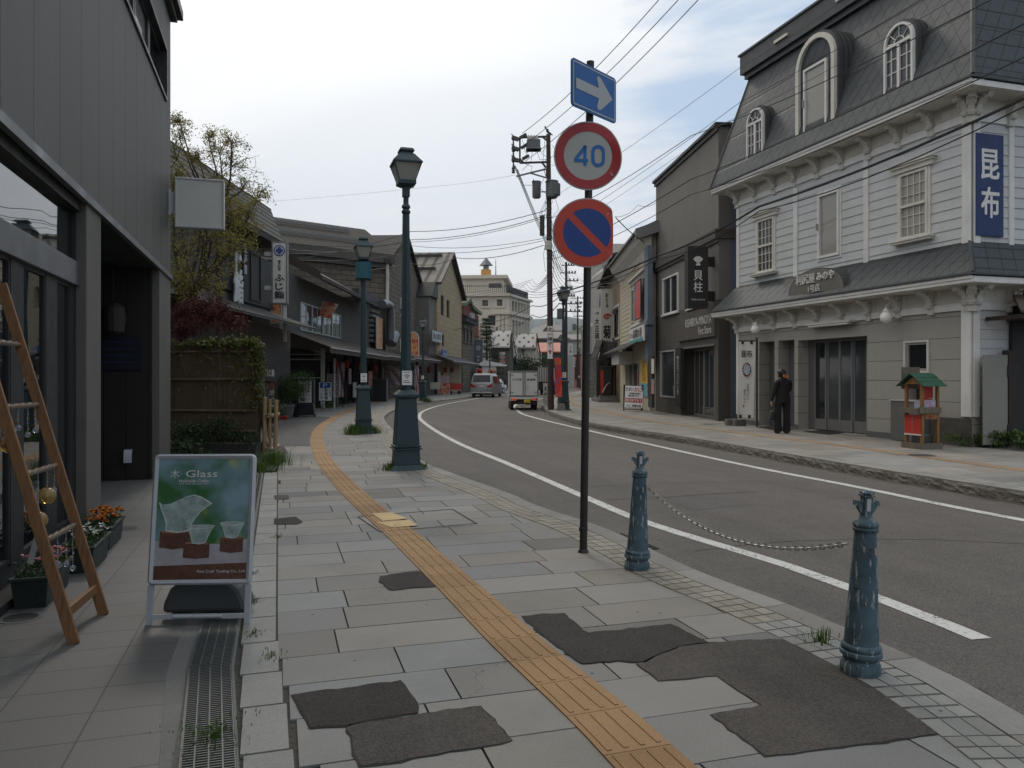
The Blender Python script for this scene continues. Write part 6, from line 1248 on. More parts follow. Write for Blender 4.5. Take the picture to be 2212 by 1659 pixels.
for lab,(x,y),z in(('dark green street lamp with square loudspeaker box, tuft of grass at its foot',G(785,936,ZL),ZL),('dark green street lamp in front of the tan gabled shop',G(914,866,ZL),ZL),('dark green street lamp beside the red and blue flag and utility pole',G(1217,886,ZR),ZR),('dark green street lamp in front of the pine tree, behind the silver van',P(1058,77),ZL),('dark green street lamp before the round dark shrub and pale cottage',P(1130.5,106),ZL),('small distant street lamp above the striped truck',P(1175,130),ZL),('distant street lamp between the utility pole and the lamp with the flag',P(1212,72),ZR),('distant street lamp just right of the big sign pole',P(1251,103),ZR)):
 lamps.append(dup(lamp.e,(x,y,z),TH if y<45 else-.2,lab))
f=Frame(G(785,936,ZL),ang=TH);T=Thing('loudspeaker_box','curved teal loudspeaker box clamped high on the second street lamp','speaker',f,(0,0,4.3))
mb=MB();mb.prism([(-.2,-.16,4.32),(-.1,-.2,4.32),(.1,-.2,4.32),(.2,-.16,4.32),(.2,.12,4.32),(-.2,.12,4.32)],(0,0,.45));T.part('housing',mb,'teal_dark' if 'teal_dark' in MATS else mk('teal_dark',(.015,.09,.12),.5));mb=MB();mb.box(-.22,.22,-.1,.1,4.28,4.32);T.part('clamp',mb,'lamp_paint')
# ---- sign pole
px0,py0=G(1260,1193,ZL);f=Frame((px0,py0),ang=0)
T=Thing('road_sign_pole','leaning dark brown pole carrying three road signs on the near pavement','pole',f,(0,0,ZL));lean=.058/4.0
def pxl(z):return(z-ZL)*lean
zt_=f.Z(1273,243);mb=MB();mb.path([(pxl(z),0,z)for z in(ZL,1,2,3,zt_+.45)],.034,16);T.part('pole',mb,'post_brown',smooth=60);mb=MB();mb.lathe([(.05,ZL),(.042,ZL+.02),(.036,ZL+.03)],14);mb.lathe([(.037,ZL+.19),(.04,ZL+.2),(.04,ZL+.215),(.037,ZL+.225)],14);T.part('collar',mb,'post_brown')
def tilt(cx,cz,rz,ry=0):return Matrix.Translation((cx,-.06,cz))@Matrix.Rotation(rz,4,'Z')@Matrix.Rotation(ry,4,'Y')
def disc_sign(label,cu,cvv,R,fill,bent):
 x,z=f.at(cu,cvv);fs=Frame(f.W(x,-.05)[:2],ang=radians(4));T=Thing('round_sign',label,'road sign',fs,(0,0,z),'road signs on the leaning pole');n=64
 def shape(r,yo,cut=None):
  pts=[]
  for k in range(n):
   a=2*pi*k/n;p=[r*cos(a),yo,z+r*sin(a)]
   if bent==1 and p[0]>R*.72:
    d_=p[0]-R*.72;p[0]=R*.72+d_*.93;p[1]-=d_*.35;p[2]-=d_*.28
   if bent==2 and p[0]>R*.74:p[0]=R*.74+(p[0]-R*.74)*.12;p[1]+=.01
   pts.append(tuple(p))
  return pts
 def ring(mb,r0,r1,yo):
  a_,b_=shape(r0,yo),shape(r1,yo);mb.add(a_+b_,[(k,(k+1)%n,n+(k+1)%n,n+k)for k in range(n)])
 m_=MB();a_=shape(R,0);b_=shape(R,.012);c_=shape(R*.7,0);d0=shape(R*.7,.012)
 m_.add(a_+b_+c_+d0,[(k,(k+1)%n,n+(k+1)%n,n+k)for k in range(n)]+[(2*n+k,2*n+(k+1)%n,(k+1)%n,k)for k in range(n)]+[(3*n+k,3*n+(k+1)%n,n+(k+1)%n,n+k)for k in range(n)]+[tuple(range(2*n,3*n)),tuple(range(3*n,4*n))]);T.part('plate',m_,'sign_white')
 m_=MB();ring(m_,R*.965,R*(.71 if bent==1 else.70),-.003);T.part('red_ring',m_,'sign_red' if bent==1 else 'sign_red2')
 if fill=='blue':
  m_=MB()
  for s_ in(-1,1):
   r=R*.70;w=R*.10;a0=math.acos(w/r);pts=[]
   for k in range(25):a=-a0+2*a0*k/24;q=(r*cos(a)*s_,r*sin(a));pts.append(q)
   rot=radians(45);pr=[((q[0]*cos(rot)-q[1]*sin(rot)),(q[0]*sin(rot)+q[1]*cos(rot)))for q in pts]
   pr=[(min(px_,R*.745),pz_)for px_,pz_ in pr];m_.quad(*[(px_,-.004,z+pz_)for px_,pz_ in pr])
  T.part('blue_field',m_,'sign_navy');m_=MB();rot=radians(-45);l,w=R*.695,R*.1;pr=[(-l,-w),(l,-w),(l,w),(-l,w)];m_.quad(*[(a*cos(rot)-b*sin(rot),-.0035,z+a*sin(rot)+b*cos(rot))for a,b in pr]);T.part('red_bar',m_,'sign_red2')
 else:
  m_=MB();s_=R/.33
  def stroke(pts,w=.030,closed=False):
   P_=[Vector(p)*s_ for p in pts];n_=len(P_);L_=[];Rr=[]
   for i,p in enumerate(P_):
    a=P_[i-1]if(i or closed)else None;b=P_[(i+1)%n_]if(i<n_-1 or closed)else None
    d1=(p-a).normalized()if a is not None else(b-p).normalized();d2=(b-p).normalized()if b is not None else d1
    t_=(d1+d2).normalized();nn=Vector((-t_.y,t_.x));k=w*s_/max(.35,nn.dot(Vector((-d1.y,d1.x))))/2;L_.append(p+nn*k);Rr.append(p-nn*k)
   for i in range(n_ if closed else n_-1):j=(i+1)%n_;m_.quad(*[(q.x,-.005,z+q.y)for q in(L_[i],L_[j],Rr[j],Rr[i])])
  stroke([(-.030,-.095),(-.030,.095)]);stroke([(-.02,.095),(-.125,-.040)],.032);m_.quad(*[(a*s_,-.0052,z+b*s_)for a,b in((-.135,-.062),(.0,-.062),(.0,-.032),(-.135,-.032))])
  o=[];hw,hh_=.052,.090
  for k in range(24):a=2*pi*k/24;o.append((.098+hw*cos(a),(hh_-hw)*(1 if sin(a)>0.001 else(-1 if sin(a)<-.001 else 0))+hw*sin(a)))
  stroke(o,.030,True);T.part('numerals',m_,'sign_blue40' if 'sign_blue40' in MATS else mk('sign_blue40',(.01,.13,.42),.45,.05,3,0))
 m_=MB();m_.box(-.05,.05,.012,.1,z+.12,z+.16);m_.box(-.05,.05,.012,.1,z-.16,z-.12);T.part('clamp',m_,'alu')
 return T
disc_sign('round speed limit 40 sign with red ring and folded right edge',1269,340,.302,'40',1)
disc_sign('round blue no parking sign with red diagonal and crumpled right edge',1267,505,.305,'blue',2)
x,z=f.at(1283,203);fa=Frame(f.W(x,-.06)[:2],ang=radians(48));T=Thing('arrow_sign','blue rectangular sign with white right-pointing arrow at the top of the leaning pole','road sign',fa,(0,0,z),'road signs on the leaning pole')
W_,Hh=.33,.205
def rrect(w,h,r,y,n=5):
 o=[]
 for cx,cz,a0 in((w-r,-h+r,-pi/2),(w-r,h-r,0),(-w+r,h-r,pi/2),(-w+r,-h+r,pi)):
  for k in range(n+1):a=a0+k*pi/2/n;o.append((cx+r*cos(a),y,z+cz+r*sin(a)))
 return o
mb=MB();mb.prism(rrect(W_,Hh,.035,0),(0,.012,0));T.part('plate',mb,'sign_blue');mb=MB();a_,b_=rrect(W_-.018,Hh-.018,.022,-.002),rrect(W_-.030,Hh-.030,.012,-.002);n_=len(a_);mb.add(a_+b_,[(k,(k+1)%n_,n_+(k+1)%n_,n_+k)for k in range(n_)]);T.part('border',mb,'sign_white')
mb=MB();mb.quad(*[(a,-.003,z+b)for a,b in((-.27,-.045),(.06,-.045),(.03,-.125),(.05,-.15),(.09,-.14),(.27,0),(.09,.14),(.05,.15),(.03,.125),(.06,.045),(-.27,.045))]);T.part('arrow',mb,'sign_white');mb=MB();mb.box(-.05,.05,.012,.06,z-.03,z+.03);T.part('clamp',mb,'alu')
# ---- bollards and chain
def bollard(label,x,y,tip):
 f=Frame((x,y),ang=.12);T=Thing('bollard',label,'bollard',f,(0,0,ZL),'blue iron chain bollards');z=ZL
 pr=[(.098,0),(.102,.02),(.098,.055),(.085,.075),(.092,.09),(.105,.10),(.105,.118),(.094,.125),(.100,.132),(.098,.15),(.086,.158),(.054,.74),(.062,.745),(.064,.757),(.057,.764),(.064,.772),(.064,.785),(.048,.80),(.034,.815),(.030,.83)]
 m_=MB();m_.lathe([(r,z+h)for r,h in pr],36,flute=.10,fr=(z+.17,z+.70));T.part('shaft',m_,'bollard_paint',smooth=50)
 m_=MB();sq(m_,.022,z+.83,.022,z+.925);sq(m_,.03,z+.925,.03,z+.932);sq(m_,.026,z+.938,.026,z+.945);sq(m_,.03,z+.945,.018,z+.955)
 for s_ in(-1,1):
  m_.prism([(s_*.02,-.012,z+.83),(s_*.035,-.012,z+.84),(s_*.052,-.012,z+.87),(s_*.058,-.012,z+.89),(s_*.058,-.012,z+.905),(s_*.04,-.012,z+.898),(s_*.02,-.012,z+.885)],(0,.024,0));m_.box(s_*.05,s_*.068,-.014,.014,z+.878,z+.905)
 T.part('finial',m_,'bollard_paint');m_=MB();m_.box(-.011,.011,-.024,-.0225,z+.85,z+.915);T.part('reflector',m_,'alu')
 m_=MB();m_.path([(.0,-.055,z+.66),(.0,-.095,z+.67),(.0,-.1,z+.64),(.0,-.06,z+.63)],.006,6);T.part('chain_eye',m_,'chain_metal')
 T.e.rotation_euler=(tip[1],tip[0],.12);return T
B1,B2=G(1376,1229,ZL),G(1858,1453,ZL)
bollard('further blue iron bollard, darker green-blue, beside the leaning sign pole',B1[0],B1[1],(.03,0));bollard('nearer blue iron bollard with flaking white paint by the kerb, right of the chain',B2[0],B2[1],(.04,0))
pa=Vector((B1[0]+.06,B1[1]-.03,H-(1048-815)/K*6.15));pb=Vector((B2[0]-.03,B2[1]+.09,H-(1172-815)/K*4.15))
T=Thing('chain','sagging galvanised chain between the two blue bollards','chain',WORLD,tuple(pa));N=64;mb=MB();pts=[]
for i in range(N+1):
 t_=i/N;p=pa.lerp(pb,t_);p.z-=.19*4*t_*(1-t_)+.0;pts.append(p)
for i in range(N):
 c=(pts[i]+pts[i+1])/2;d=(pts[i+1]-pts[i]);l=d.length*.70;d.normalize();s_=d.cross(Vector((0,0,1))).normalized();u_=s_.cross(d);n_=s_ if i%2 else u_;w_=.013
 o=[c+d*(l*cos(a)+0)*1.0+n_*(w_*sin(a))for a in[2*pi*k/10 for k in range(10)]];o.append(o[0]);mb.path(o,.0042,5)
T.part('links',mb,'chain_metal',smooth=60)
# ---- poster A-frame
def grad_poster():
 m,t=newmat('poster_leaf');co=objco(t);x,y,z=t.xyz(co)
 n=t.noise(co,3.2,3,.5);c=t.mix(t.ramp(n,.38,.6),(.04,.14,.04),(.24,.36,.42));c=t.mix(t.ramp(t.noise(co,5.0,2),.56,.7),c,(.42,.46,.12));bsdf(t,c,.25,ior=1.5);return m
grad_poster();mk('table_print',(.42,.40,.42),.3,.5,5,0);mk('wood_print',(.13,.06,.042),.3,.5,9,0);mk('wood_top',(.32,.16,.11),.3,.3,9,0);mk('glass_print',(.34,.42,.40),.3,.9,16,0);mk('poly_grey',(.08,.083,.082),.5,.15,3)
fP=Frame(G(426,1350,ZL),ang=radians(3));T=Thing('poster_stand','silver framed poster stand showing glass cups on wooden bases, on the forecourt','sign board',fP,(0,0,ZL));zB=ZL
lean_=Matrix.Translation((0,0,zB))@Matrix.Rotation(radians(-8),4,'X')@Matrix.Translation((0,0,-zB))
w_,z0_,z1_=.320,ZL+.245,ZL+1.065
def tp(name,mb,mat,**k):mb.xf(lean_);return T.part(name,mb,mat,**k)
mb=MB();o=rrect(.1,.1,.01,0)
def rr(w,za,zb_,r,y,n=5):
 o=[];cz=(za+zb_)/2;h=(zb_-za)/2
 for cx,c_,a0 in((w-r,-h+r,-pi/2),(w-r,h-r,0),(-w+r,h-r,pi/2),(-w+r,-h+r,pi)):
  for k in range(n+1):a=a0+k*pi/2/n;o.append((cx+r*cos(a),y,cz+c_+r*sin(a)))
 return o
a_,b_,c_,d_=rr(w_,z0_,z1_,.035,0),rr(w_-.032,z0_+.032,z1_-.032,.004,0),rr(w_,z0_,z1_,.035,.03),rr(w_-.012,z0_+.012,z1_-.012,.02,-.01);n_=len(a_)
mb.add(a_+b_+c_+d_,[(k,(k+1)%n_,2*n_+(k+1)%n_,2*n_+k)for k in range(n_)]+[(k,(k+1)%n_,3*n_+(k+1)%n_,3*n_+k)for k in range(n_)]+[(3*n_+k,3*n_+(k+1)%n_,n_+(k+1)%n_,n_+k)for k in range(n_)]);tp('snap_frame',mb,'alu',smooth=40)
iw,ia,ib=w_-.03,z0_+.03,z1_-.03;ih=ib-ia
mb=MB();mb.box(-iw,iw,.004,.02,ia,ib);tp('poster',mb,'poster_leaf')
def pz(f_):return ib-ih*f_
def pxx(f_):return-iw+2*iw*f_
def ppoly(pts,y):m_=MB();m_.quad(*[(pxx(a),y,pz(b))for a,b in pts]);return m_
tp('table_image',ppoly([(0,.68),(.3,.70),(.7,.71),(1,.67),(1,1),(0,1)],.0035),'table_print');tp('table_edge_image',ppoly([(0,.885),(1,.865),(1,1),(0,1)],.0030),'wood_print')
tp('cup_base_image',ppoly([(.05,.60),(.37,.60),(.37,.735),(.20,.75),(.05,.735)],.0026),'wood_print');tp('cup_base_image',ppoly([(.31,.71),(.59,.70),(.59,.82),(.45,.83),(.31,.82)],.0022),'wood_print');tp('cup_base_image',ppoly([(.70,.66),(.95,.66),(.95,.775),(.82,.785),(.70,.77)],.0022),'wood_print')
shapes=[[(.02,.36),(.06,.385),(.15,.375),(.24,.345),(.32,.315),(.40,.30),(.47,.315),(.54,.345),(.60,.375),(.53,.41),(.47,.45),(.42,.50),(.385,.55),(.36,.60),(.23,.615),(.11,.60),(.11,.54),(.085,.48),(.05,.42)],[(.33,.56),(.40,.552),(.48,.55),(.57,.551),(.64,.557),(.60,.60),(.57,.65),(.545,.70),(.47,.712),(.40,.70),(.385,.65),(.36,.60)],[(.69,.535),(.76,.527),(.83,.525),(.90,.527),(.96,.532),(.93,.58),(.905,.62),(.885,.655),(.82,.665),(.755,.655),(.74,.61),(.72,.57)]]
for k_,sh in enumerate(shapes):
 tp('glass_image',ppoly(sh,.0018),'glass_print');c_=[(pxx(a),pz(b))for a,b in sh];cx=sum(p[0]for p in c_)/len(c_);cz=sum(p[1]for p in c_)/len(c_)
 mb=MB();n_=len(c_)
 for q in range(n_):
  a,b=c_[q],c_[(q+1)%n_];g_=lambda p:(cx+(p[0]-cx)*.95,cz+(p[1]-cz)*.955);a2,b2=g_(a),g_(b);mb.quad((a[0],.0014,a[1]),(b[0],.0014,b[1]),(b2[0],.0014,b2[1]),(a2[0],.0014,a2[1]))
 x0,x1=(min(p[0]for p in c_),max(p[0]for p in c_));zt_=max(p[1]for p in c_)
 if k_:
  for q in range(14):a,b=pi*q/14,pi*(q+1)/14;r_=(x1-x0)/2*.97;mb.quad(*[(cx+r_*cos(t)*m__,.0013,zt_-.010-.012*sin(t)-w__)for t,m__,w__ in((a,1,0),(b,1,0),(b,1,.0025),(a,1,.0025))])
 tp('glass_outline',mb,'plastic_white')
for cx_,cy_,r_ in((.21,.605,.15),(.45,.705,.13),(.825,.66,.12)):
 mb=MB();mb.quad(*[(pxx(cx_+r_*cos(q*pi/10)),.0022,pz(cy_+.016*sin(q*pi/10)))for q in range(20)]);tp('base_top_image',mb,'wood_top')
mb=MB();write(mb,'木',pxx(.18),pz(.125),.055,.055,.0005,0);write(mb,'Glass',pxx(.47),pz(.125),.045,.20,.0005,0);write(mb,'Hokkaido Crafts',pxx(.39),pz(.185),.019,.185,.0005,.01);write(mb,'will liven up your life.',pxx(.39),pz(.21),.013,.185,.0005,.0);write(mb,'Fine Craft Trading Co., Ltd.',pxx(.73),pz(.935),.022,.30,.0005,0);tp('lettering',mb,'plastic_white')
mb=MB();mb.box(-w_+.0,-w_+.035,.004,.026,zB,z0_+.002);mb.box(w_-.035,w_,.004,.026,zB,z0_+.002);mb.box(-w_+.036,w_-.036,.008,.024,zB+.035,zB+.065);mb.tube((-.15,.002,zB+.05),(.15,.002,zB+.05),.011,n=8);tp('front_legs',mb,'alu')
for s_ in(-1,1):mb=MB();mb.prism([(s_*(w_-.10)-.015,.12,z1_-.3),(s_*(w_-.10)+.015,.12,z1_-.3),(s_*(w_-.10)+.015,.36,zB),(s_*(w_-.10)-.015,.36,zB)],(0,.02,0));T.part('leg',mb,'alu')
T=Thing('water_weight','rounded dark grey water-filled weight under the poster stand','weight',fP,(0,.25,ZL));mb=MB();o=[(-.27,ZL+.035),(-.26,ZL+.10),(-.22,ZL+.19),(-.15,ZL+.245),(.15,ZL+.245),(.22,ZL+.19),(.26,ZL+.10),(.27,ZL+.035)];mb.prism([(x,.12,z)for x,z in o],(0,.22,0));T.part('tank',mb,'poly_grey',bevel=.03);mb=MB();mb.path([(-.09,.23,ZL+.24),(-.06,.23,ZL+.275),(.06,.23,ZL+.275),(.09,.23,ZL+.24)],.015,8);T.part('handle',mb,'poly_grey')
mb=MB();mb.box(-.2,-.14,.14,.3,ZL,ZL+.036);mb.box(.14,.2,.14,.3,ZL,ZL+.036);T.part('feet',mb,'poly_grey')
# ---- ladder with glass wind chimes
def mk_wood(name,c,c2):
 m,t=newmat(name);co=objco(t);x,y,z=t.xyz(co);n=t.noise(t.comb(t.m('MULTIPLY',x,60.0),t.m('MULTIPLY',y,60.0),t.m('MULTIPLY',z,3.0)),1.0,5,.6)
 bsdf(t,grime(t,co,t.mix(t.ramp(n,.35,.65),c,c2),.2,3,False),.6,normal=bump(t,n,.002));return m
mk_wood('ladder_wood',(.24,.115,.045),(.15,.07,.028));mk_glass('ornament_glass',(.5,.55,.6),.05,1.5);MATS['ornament_glass'].node_tree.nodes['Principled BSDF'].inputs['Transmission Weight'].default_value=.75
T=Thing('ladder','brown wooden step ladder leaning at the shop window, hung with glass ornaments','ladder',WORLD,(-2.6,4.7,ZL))
def rail(a,b,w=.062,th=.032):
 a,b=Vector(a),Vector(b);d=(b-a).normalized();n=Vector((.957,.29,0));n=(n-d*n.dot(d)).normalized();s_=d.cross(n).normalized();m_=MB()
 m_.prism([tuple(a+n*w/2+s_*th/2),tuple(a+n*w/2-s_*th/2),tuple(a-n*w/2-s_*th/2),tuple(a-n*w/2+s_*th/2)],tuple(b-a));return m_
f1a,f2a=Vector((-2.545,4.47,ZL)),Vector((-2.665,5.02,ZL));dr=Vector((-.66,.10,1.93)).normalized()
T.part('rail',rail(f1a,f1a+dr*2.35),'ladder_wood',bevel=.003);T.part('rail',rail(f2a,f2a+dr*2.30),'ladder_wood',bevel=.003)
rung=[]
for h in(.18,.62,1.03,1.45,1.87):
 a,b=f1a+dr*h,f2a+dr*h;rung.append((a,b));mb=MB()
 if h<.3:mb.obox(tuple((a+b)/2),((b-a).length,.03,.055),rz=atan2(b.y-a.y,b.x-a.x));T.part('stretcher',mb,'ladder_wood')
 else:
  mb.tube(a,b,.014,n=10);r_=T.part('rung',mb,'ladder_wood');mb=MB();pts=[]
  for k in range(90):t_=.08+.84*k/89;p=a.lerp(b,t_);ang=k*1.1;pts.append(p+Vector((cos(ang)*.018,0,sin(ang)*.018)))
  mb.path(pts,.0022,4);T.part('twine',mb,'chain_metal',parent=r_)
rnd=random.Random(12);cols=[('ornament_glass','clear'),('amber_glass','amber'),('blue_glass','pale blue'),('amber_glass','amber'),('blue_glass','pale blue')]
for n_,c_ in(('amber_glass',(.6,.38,.12)),('blue_glass',(.35,.5,.62))):mk_glass(n_,c_,.05,1.5);MATS[n_].node_tree.nodes['Principled BSDF'].inputs['Transmission Weight'].default_value=.6
def chime(p,ln,lab,mt,r=.03,slip=None):
 T=Thing('wind_chime',lab,'ornament',WORLD,tuple(p),'glass ornaments hung on the ladder');m_=MB();m_.tube(p,p-Vector((0,0,ln)),.0012,n=4);T.part('string',m_,'off_white')
 m_=MB();c=p-Vector((0,0,ln+r*.8));m_.sph(c,r,14,9);T.part('glass_ball',m_,mt,smooth=80)
 for k in range(4):m_=MB();q=p-Vector((rnd.uniform(-.004,.004),0,ln*(.25+k*.2)));m_.sph(q,.007,8,5);T.part('bead',m_,cols[k%5][0],smooth=80)
 if slip:m_=MB();c2=c-Vector((0,0,r+.02));m_.prism([tuple(c2+Vector(q))for q in((-.018,0,0),(.018,0,0),(-.035,0,-.2),(-.07,0,-.19))],(0,.002,0));T.part('paper_slip',m_,slip)
k=0
for ri,(a,b)in enumerate(rung[1:4]):
 for t_ in(.18,.42,.68,.9):
  p=a.lerp(b,t_)-Vector((0,0,.016));big=(ri,t_)in((2,.18),(1,.42),(1,.68))
  nm=['lowest','middle','upper'][ri];pos={.18:'nearest the front rail',.42:'second from the front rail',.68:'third from the front rail',.9:'nearest the back rail'}[t_]
  mt=cols[(k*2+ri)%5]if big else cols[0]
  chime(p,.10+rnd.random()*.16,f'{"round" if big else "small drop"} {mt[1]} glass ornament on the {nm} rung, {pos}',mt[0],.055 if big else.018,'off_white' if big and t_==.42 else None);k+=1
  # ---- flower boxes
mk('planter_green',(.022,.032,.028),.55,.15,3);mk_leaf('leaf_dark',(.018,.04,.014),(.05,.09,.025));mk_leaf('leaf_mid',(.03,.07,.015),(.09,.14,.03));mk_leaf('leaf_yellow',(.12,.15,.02),(.26,.26,.04));mk_leaf('petal_orange',(.55,.16,.01),(.7,.28,.02),.15);mk_leaf('petal_pink',(.42,.06,.12),(.6,.28,.33),.15);mk_leaf('petal_white',(.55,.56,.5),(.7,.7,.65),.15);mk_leaf('maple_leaf',(.17,.18,.03),(.34,.27,.08),.4);mk_leaf('red_leaf',(.06,.008,.010),(.12,.02,.022),.25);mk('bark',(.06,.048,.036),.9,.3,6,.01,20);mk_leaf('grass',(.04,.09,.015),(.10,.16,.03))
def leaves(mb,pts,s,rnd,up=.3,asp=.5):
 for p in pts:
  d=Vector((rnd.gauss(0,1),rnd.gauss(0,1),rnd.gauss(0,1)+up)).normalized();a=d.orthogonal().normalized();a.rotate(Matrix.Rotation(rnd.random()*6.28,3,d));b=d.cross(a);l=s*rnd.uniform(.6,1.25);q=Vector(p)
  mb.add([tuple(q-a*l),tuple(q+b*l*asp),tuple(q+a*l),tuple(q-b*l*asp)],[(0,1,2,3)])
def planter(label,u,v,fl,flab,seed):
 c=G(u,v,ZL);f=Frame(c,ang=TH+pi/2);T=Thing('flower_box',label,'planter',f,(0,0,ZL),'dark green flower boxes');z=ZL;L_,B_=.31,.11;rnd=random.Random(seed)
 m_=MB();
 m_.add([(-L_*.9,-B_*.85,z),(L_*.9,-B_*.85,z),(L_*.9,B_*.85,z),(-L_*.9,B_*.85,z),(-L_,-B_,z+.2),(L_,-B_,z+.2),(L_,B_,z+.2),(-L_,B_,z+.2)],[(3,2,1,0),(0,1,5,4),(1,2,6,5),(2,3,7,6),(3,0,4,7)])
 for a in(-1,1):m_.box(-L_-.015,L_+.015,a*B_-.012,a*B_+.012,z+.19,z+.215);m_.box(a*L_-.012,a*L_+.012,-B_,B_,z+.19,z+.214)
 T.part('box',m_,'planter_green',bevel=.004);m_=MB();m_.box(-L_+.01,L_-.01,-B_+.01,B_-.01,z+.15,z+.175);T.part('soil',m_,'soil')
 T2=Thing('flowers',flab,'flowers',f,(0,0,z+.17),'flowers in the dark green boxes');m_=MB();leaves(m_,[(rnd.uniform(-L_,L_)*.95,rnd.uniform(-B_,B_)*1.05,z+.17+abs(rnd.gauss(0,.055)))for _ in range(700)],.022,rnd,asp=.3);T2.part('foliage',m_,'leaf_dark')
 m_=MB();nf=30 if fl=='petal_orange' else(26 if fl=='petal_pink' else 18)
 for _ in range(nf):
  q=Vector((rnd.uniform(-L_,L_)*.9,rnd.uniform(-B_,B_),z+.25+rnd.random()*.08));r=.034 if fl=='petal_orange' else.03
  for rr_ in range(3 if fl=='petal_orange' else 1):
   for k in range(8 if fl=='petal_orange' else 5):
    a=2*pi*k/(8 if fl=='petal_orange' else 5)+rr_*.4;d=Vector((cos(a),sin(a),.15+rr_*.5 if fl=='petal_orange' else rnd.uniform(-.2,.9))).normalized();s_=Vector((-sin(a),cos(a),0))*r*.45;m_.add([tuple(q),tuple(q+d*r*.6+s_),tuple(q+d*r),tuple(q+d*r*.6-s_)],[(0,1,2,3)])
 T2.part('blossoms',m_,fl)
planter('green flower box nearest the viewer, beside the ladder foot',92,1290,'petal_pink','pink lily-like flowers in the nearest box behind the ladder',1)
planter('middle green flower box against the dark window',188,1222,'petal_white','low white flowers in the middle box',2)
planter('farthest green flower box at the foot of the clad column',225,1177,'petal_orange','bright orange marigolds in the farthest box',3)
# ================================================================= PLANTS, FENCE
rnd=random.Random(21)
fF=Frame(P(557,15.1),ang=pi+.05);fF=Frame(P(200,15.6),P(556,15.1));xR=fF.len;xL=fF.X(362)
def mk_brush():
 m,t=newmat('brushwood');co=objco(t);x,y,z=t.xyz(co);n=t.noise(t.comb(t.m('MULTIPLY',x,26.0),0.0,t.m('MULTIPLY',z,1.6)),1.0,6,.7)
 c=t.mix(t.ramp(n,.35,.68),(.022,.015,.010),(.085,.062,.045));c=t.mix(t.ramp(t.noise(co,1.8,4),.5,.65),c,(.025,.03,.012));bsdf(t,c,.95,normal=bump(t,n,.05));return m
mk_brush();mk_leaf('ivy',(.03,.05,.012),(.15,.16,.02));mk('bamboo',(.33,.22,.11),.5,.3,6,.002);mk('bamboo_old',(.10,.07,.045),.7,.3,4)
T=Thing('brushwood_fence','tall dark brushwood fence with weathered horizontal rails behind the modern shop','fence',fF,(xR,0,ZL));zf=2.28
mb=MB();mb.box(xL-1,xR,0,.14,.3,zf);T.part('brush_panel',mb,'brushwood');mb=MB();mb.box(xL-1,xR+.05,-.15,.3,.0,.32);T.part('stone_footing',mb,'stone_dark',bevel=.03)
for z in(.55,.93,1.55,2.1):mb=MB();mb.tube((xL-1,-.03,z),(xR,-.03,z+rnd.uniform(-.02,.02)),.032,n=8);T.part('rail',mb,'bamboo_old')
mb=MB();
for _ in range(900):x=rnd.uniform(xL-.5,xR);mb.box(x,x+.012,-.012-rnd.random()*.02,0,.32+rnd.random()*.3,zf-rnd.random()*.25)
T.part('twigs',mb,'bamboo_old')
T=Thing('ivy','yellow-green ivy along the top and right edge of the brushwood fence','plant',fF,(xR,0,.3));mb=MB();pts=[]
for _ in range(1200):x=xR-abs(rnd.gauss(0,1.1));pts.append((x,rnd.gauss(.02,.09),zf+rnd.gauss(.02,.05)-(xR-x)*.03))
for _ in range(800):pts.append((xR+rnd.gauss(.0,.05),rnd.uniform(-.1,.25),rnd.uniform(1.0,zf)))
for _ in range(200):
 x=rnd.uniform(xL,xR);pts.append((x,-.06-rnd.random()*.05,zf-abs(rnd.gauss(0,.35))))
for _ in range(180):x=xR-abs(rnd.gauss(0,.45));pts.append((x,-.06-rnd.random()*.06,rnd.uniform(.6,zf)))
leaves(mb,pts,.035,rnd,asp=.7);T.part('leaves',mb,'ivy');mb=MB();mb.path([(xR,.0,.3),(xR+.03,-.03,1.2),(xR-.02,-.03,zf),(xR-.8,0,zf+.02),(xR-2.4,0,zf)],.012,5);T.part('stem',mb,'bark')
def shrub(name,label,cat_,c,rx,ry,rz,n,s,mat,seed,grp=None,stems=5,zb=None):
 r=random.Random(seed);zb=ZL if zb is None else zb;T=Thing(name,label,cat_,WORLD,(c[0],c[1],zb),grp);mb=MB();pts=[]
 cl=[(r.gauss(0,.5),r.gauss(0,.5),r.uniform(-.6,.7))for _ in range(22)]
 for _ in range(n):
  k=r.choice(cl);p=Vector((k[0]*rx+r.gauss(0,.22)*rx,k[1]*ry+r.gauss(0,.22)*ry,k[2]*rz+r.gauss(0,.2)*rz));pts.append((c[0]+p.x,c[1]+p.y,max(zb+.02,c[2]+p.z)))
 leaves(mb,pts,s,r);T.part('foliage',mb,mat)
 mb=MB()
 for i in range(stems):k=cl[i];mb.path([(c[0]+r.uniform(-.04,.04),c[1],zb),(c[0]+k[0]*rx*.4,c[1]+k[1]*ry*.4,(zb+c[2])/2),(c[0]+k[0]*rx,c[1]+k[1]*ry,c[2]+k[2]*rz)],.012,5,.004)
 T.part('stem',mb,'bark');return T
p=P(440,15.0);shrub('shrub','low dark green shrub at the foot of the brushwood fence, left of the bamboo posts','shrub',(p[0],14.75,.55),.75,.2,.3,2200,.03,'leaf_dark',5)
p=P(565,15.1);shrub('shrub','grey green feathery shrub between the fence end and the bamboo posts','shrub',(p[0],15.6,.75),.28,.25,.4,1500,.03,'leaf_dark',6)
p=P(395,14.2);shrub('shrub','low clump of broad dark leaves between the entrance wall and the poster stand','shrub',(p[0]-.1,14.2,.25),.5,.2,.2,700,.045,'leaf_dark',7)
struct('planting_bed',sheet([ST(-8,14.0),ST(-.3,13.5),ST(-.05,13.3),(-4.6,15.8),(-5.1,17.2),(-16,17.5),(-16,13)],ZL+.004,.03),'soil')
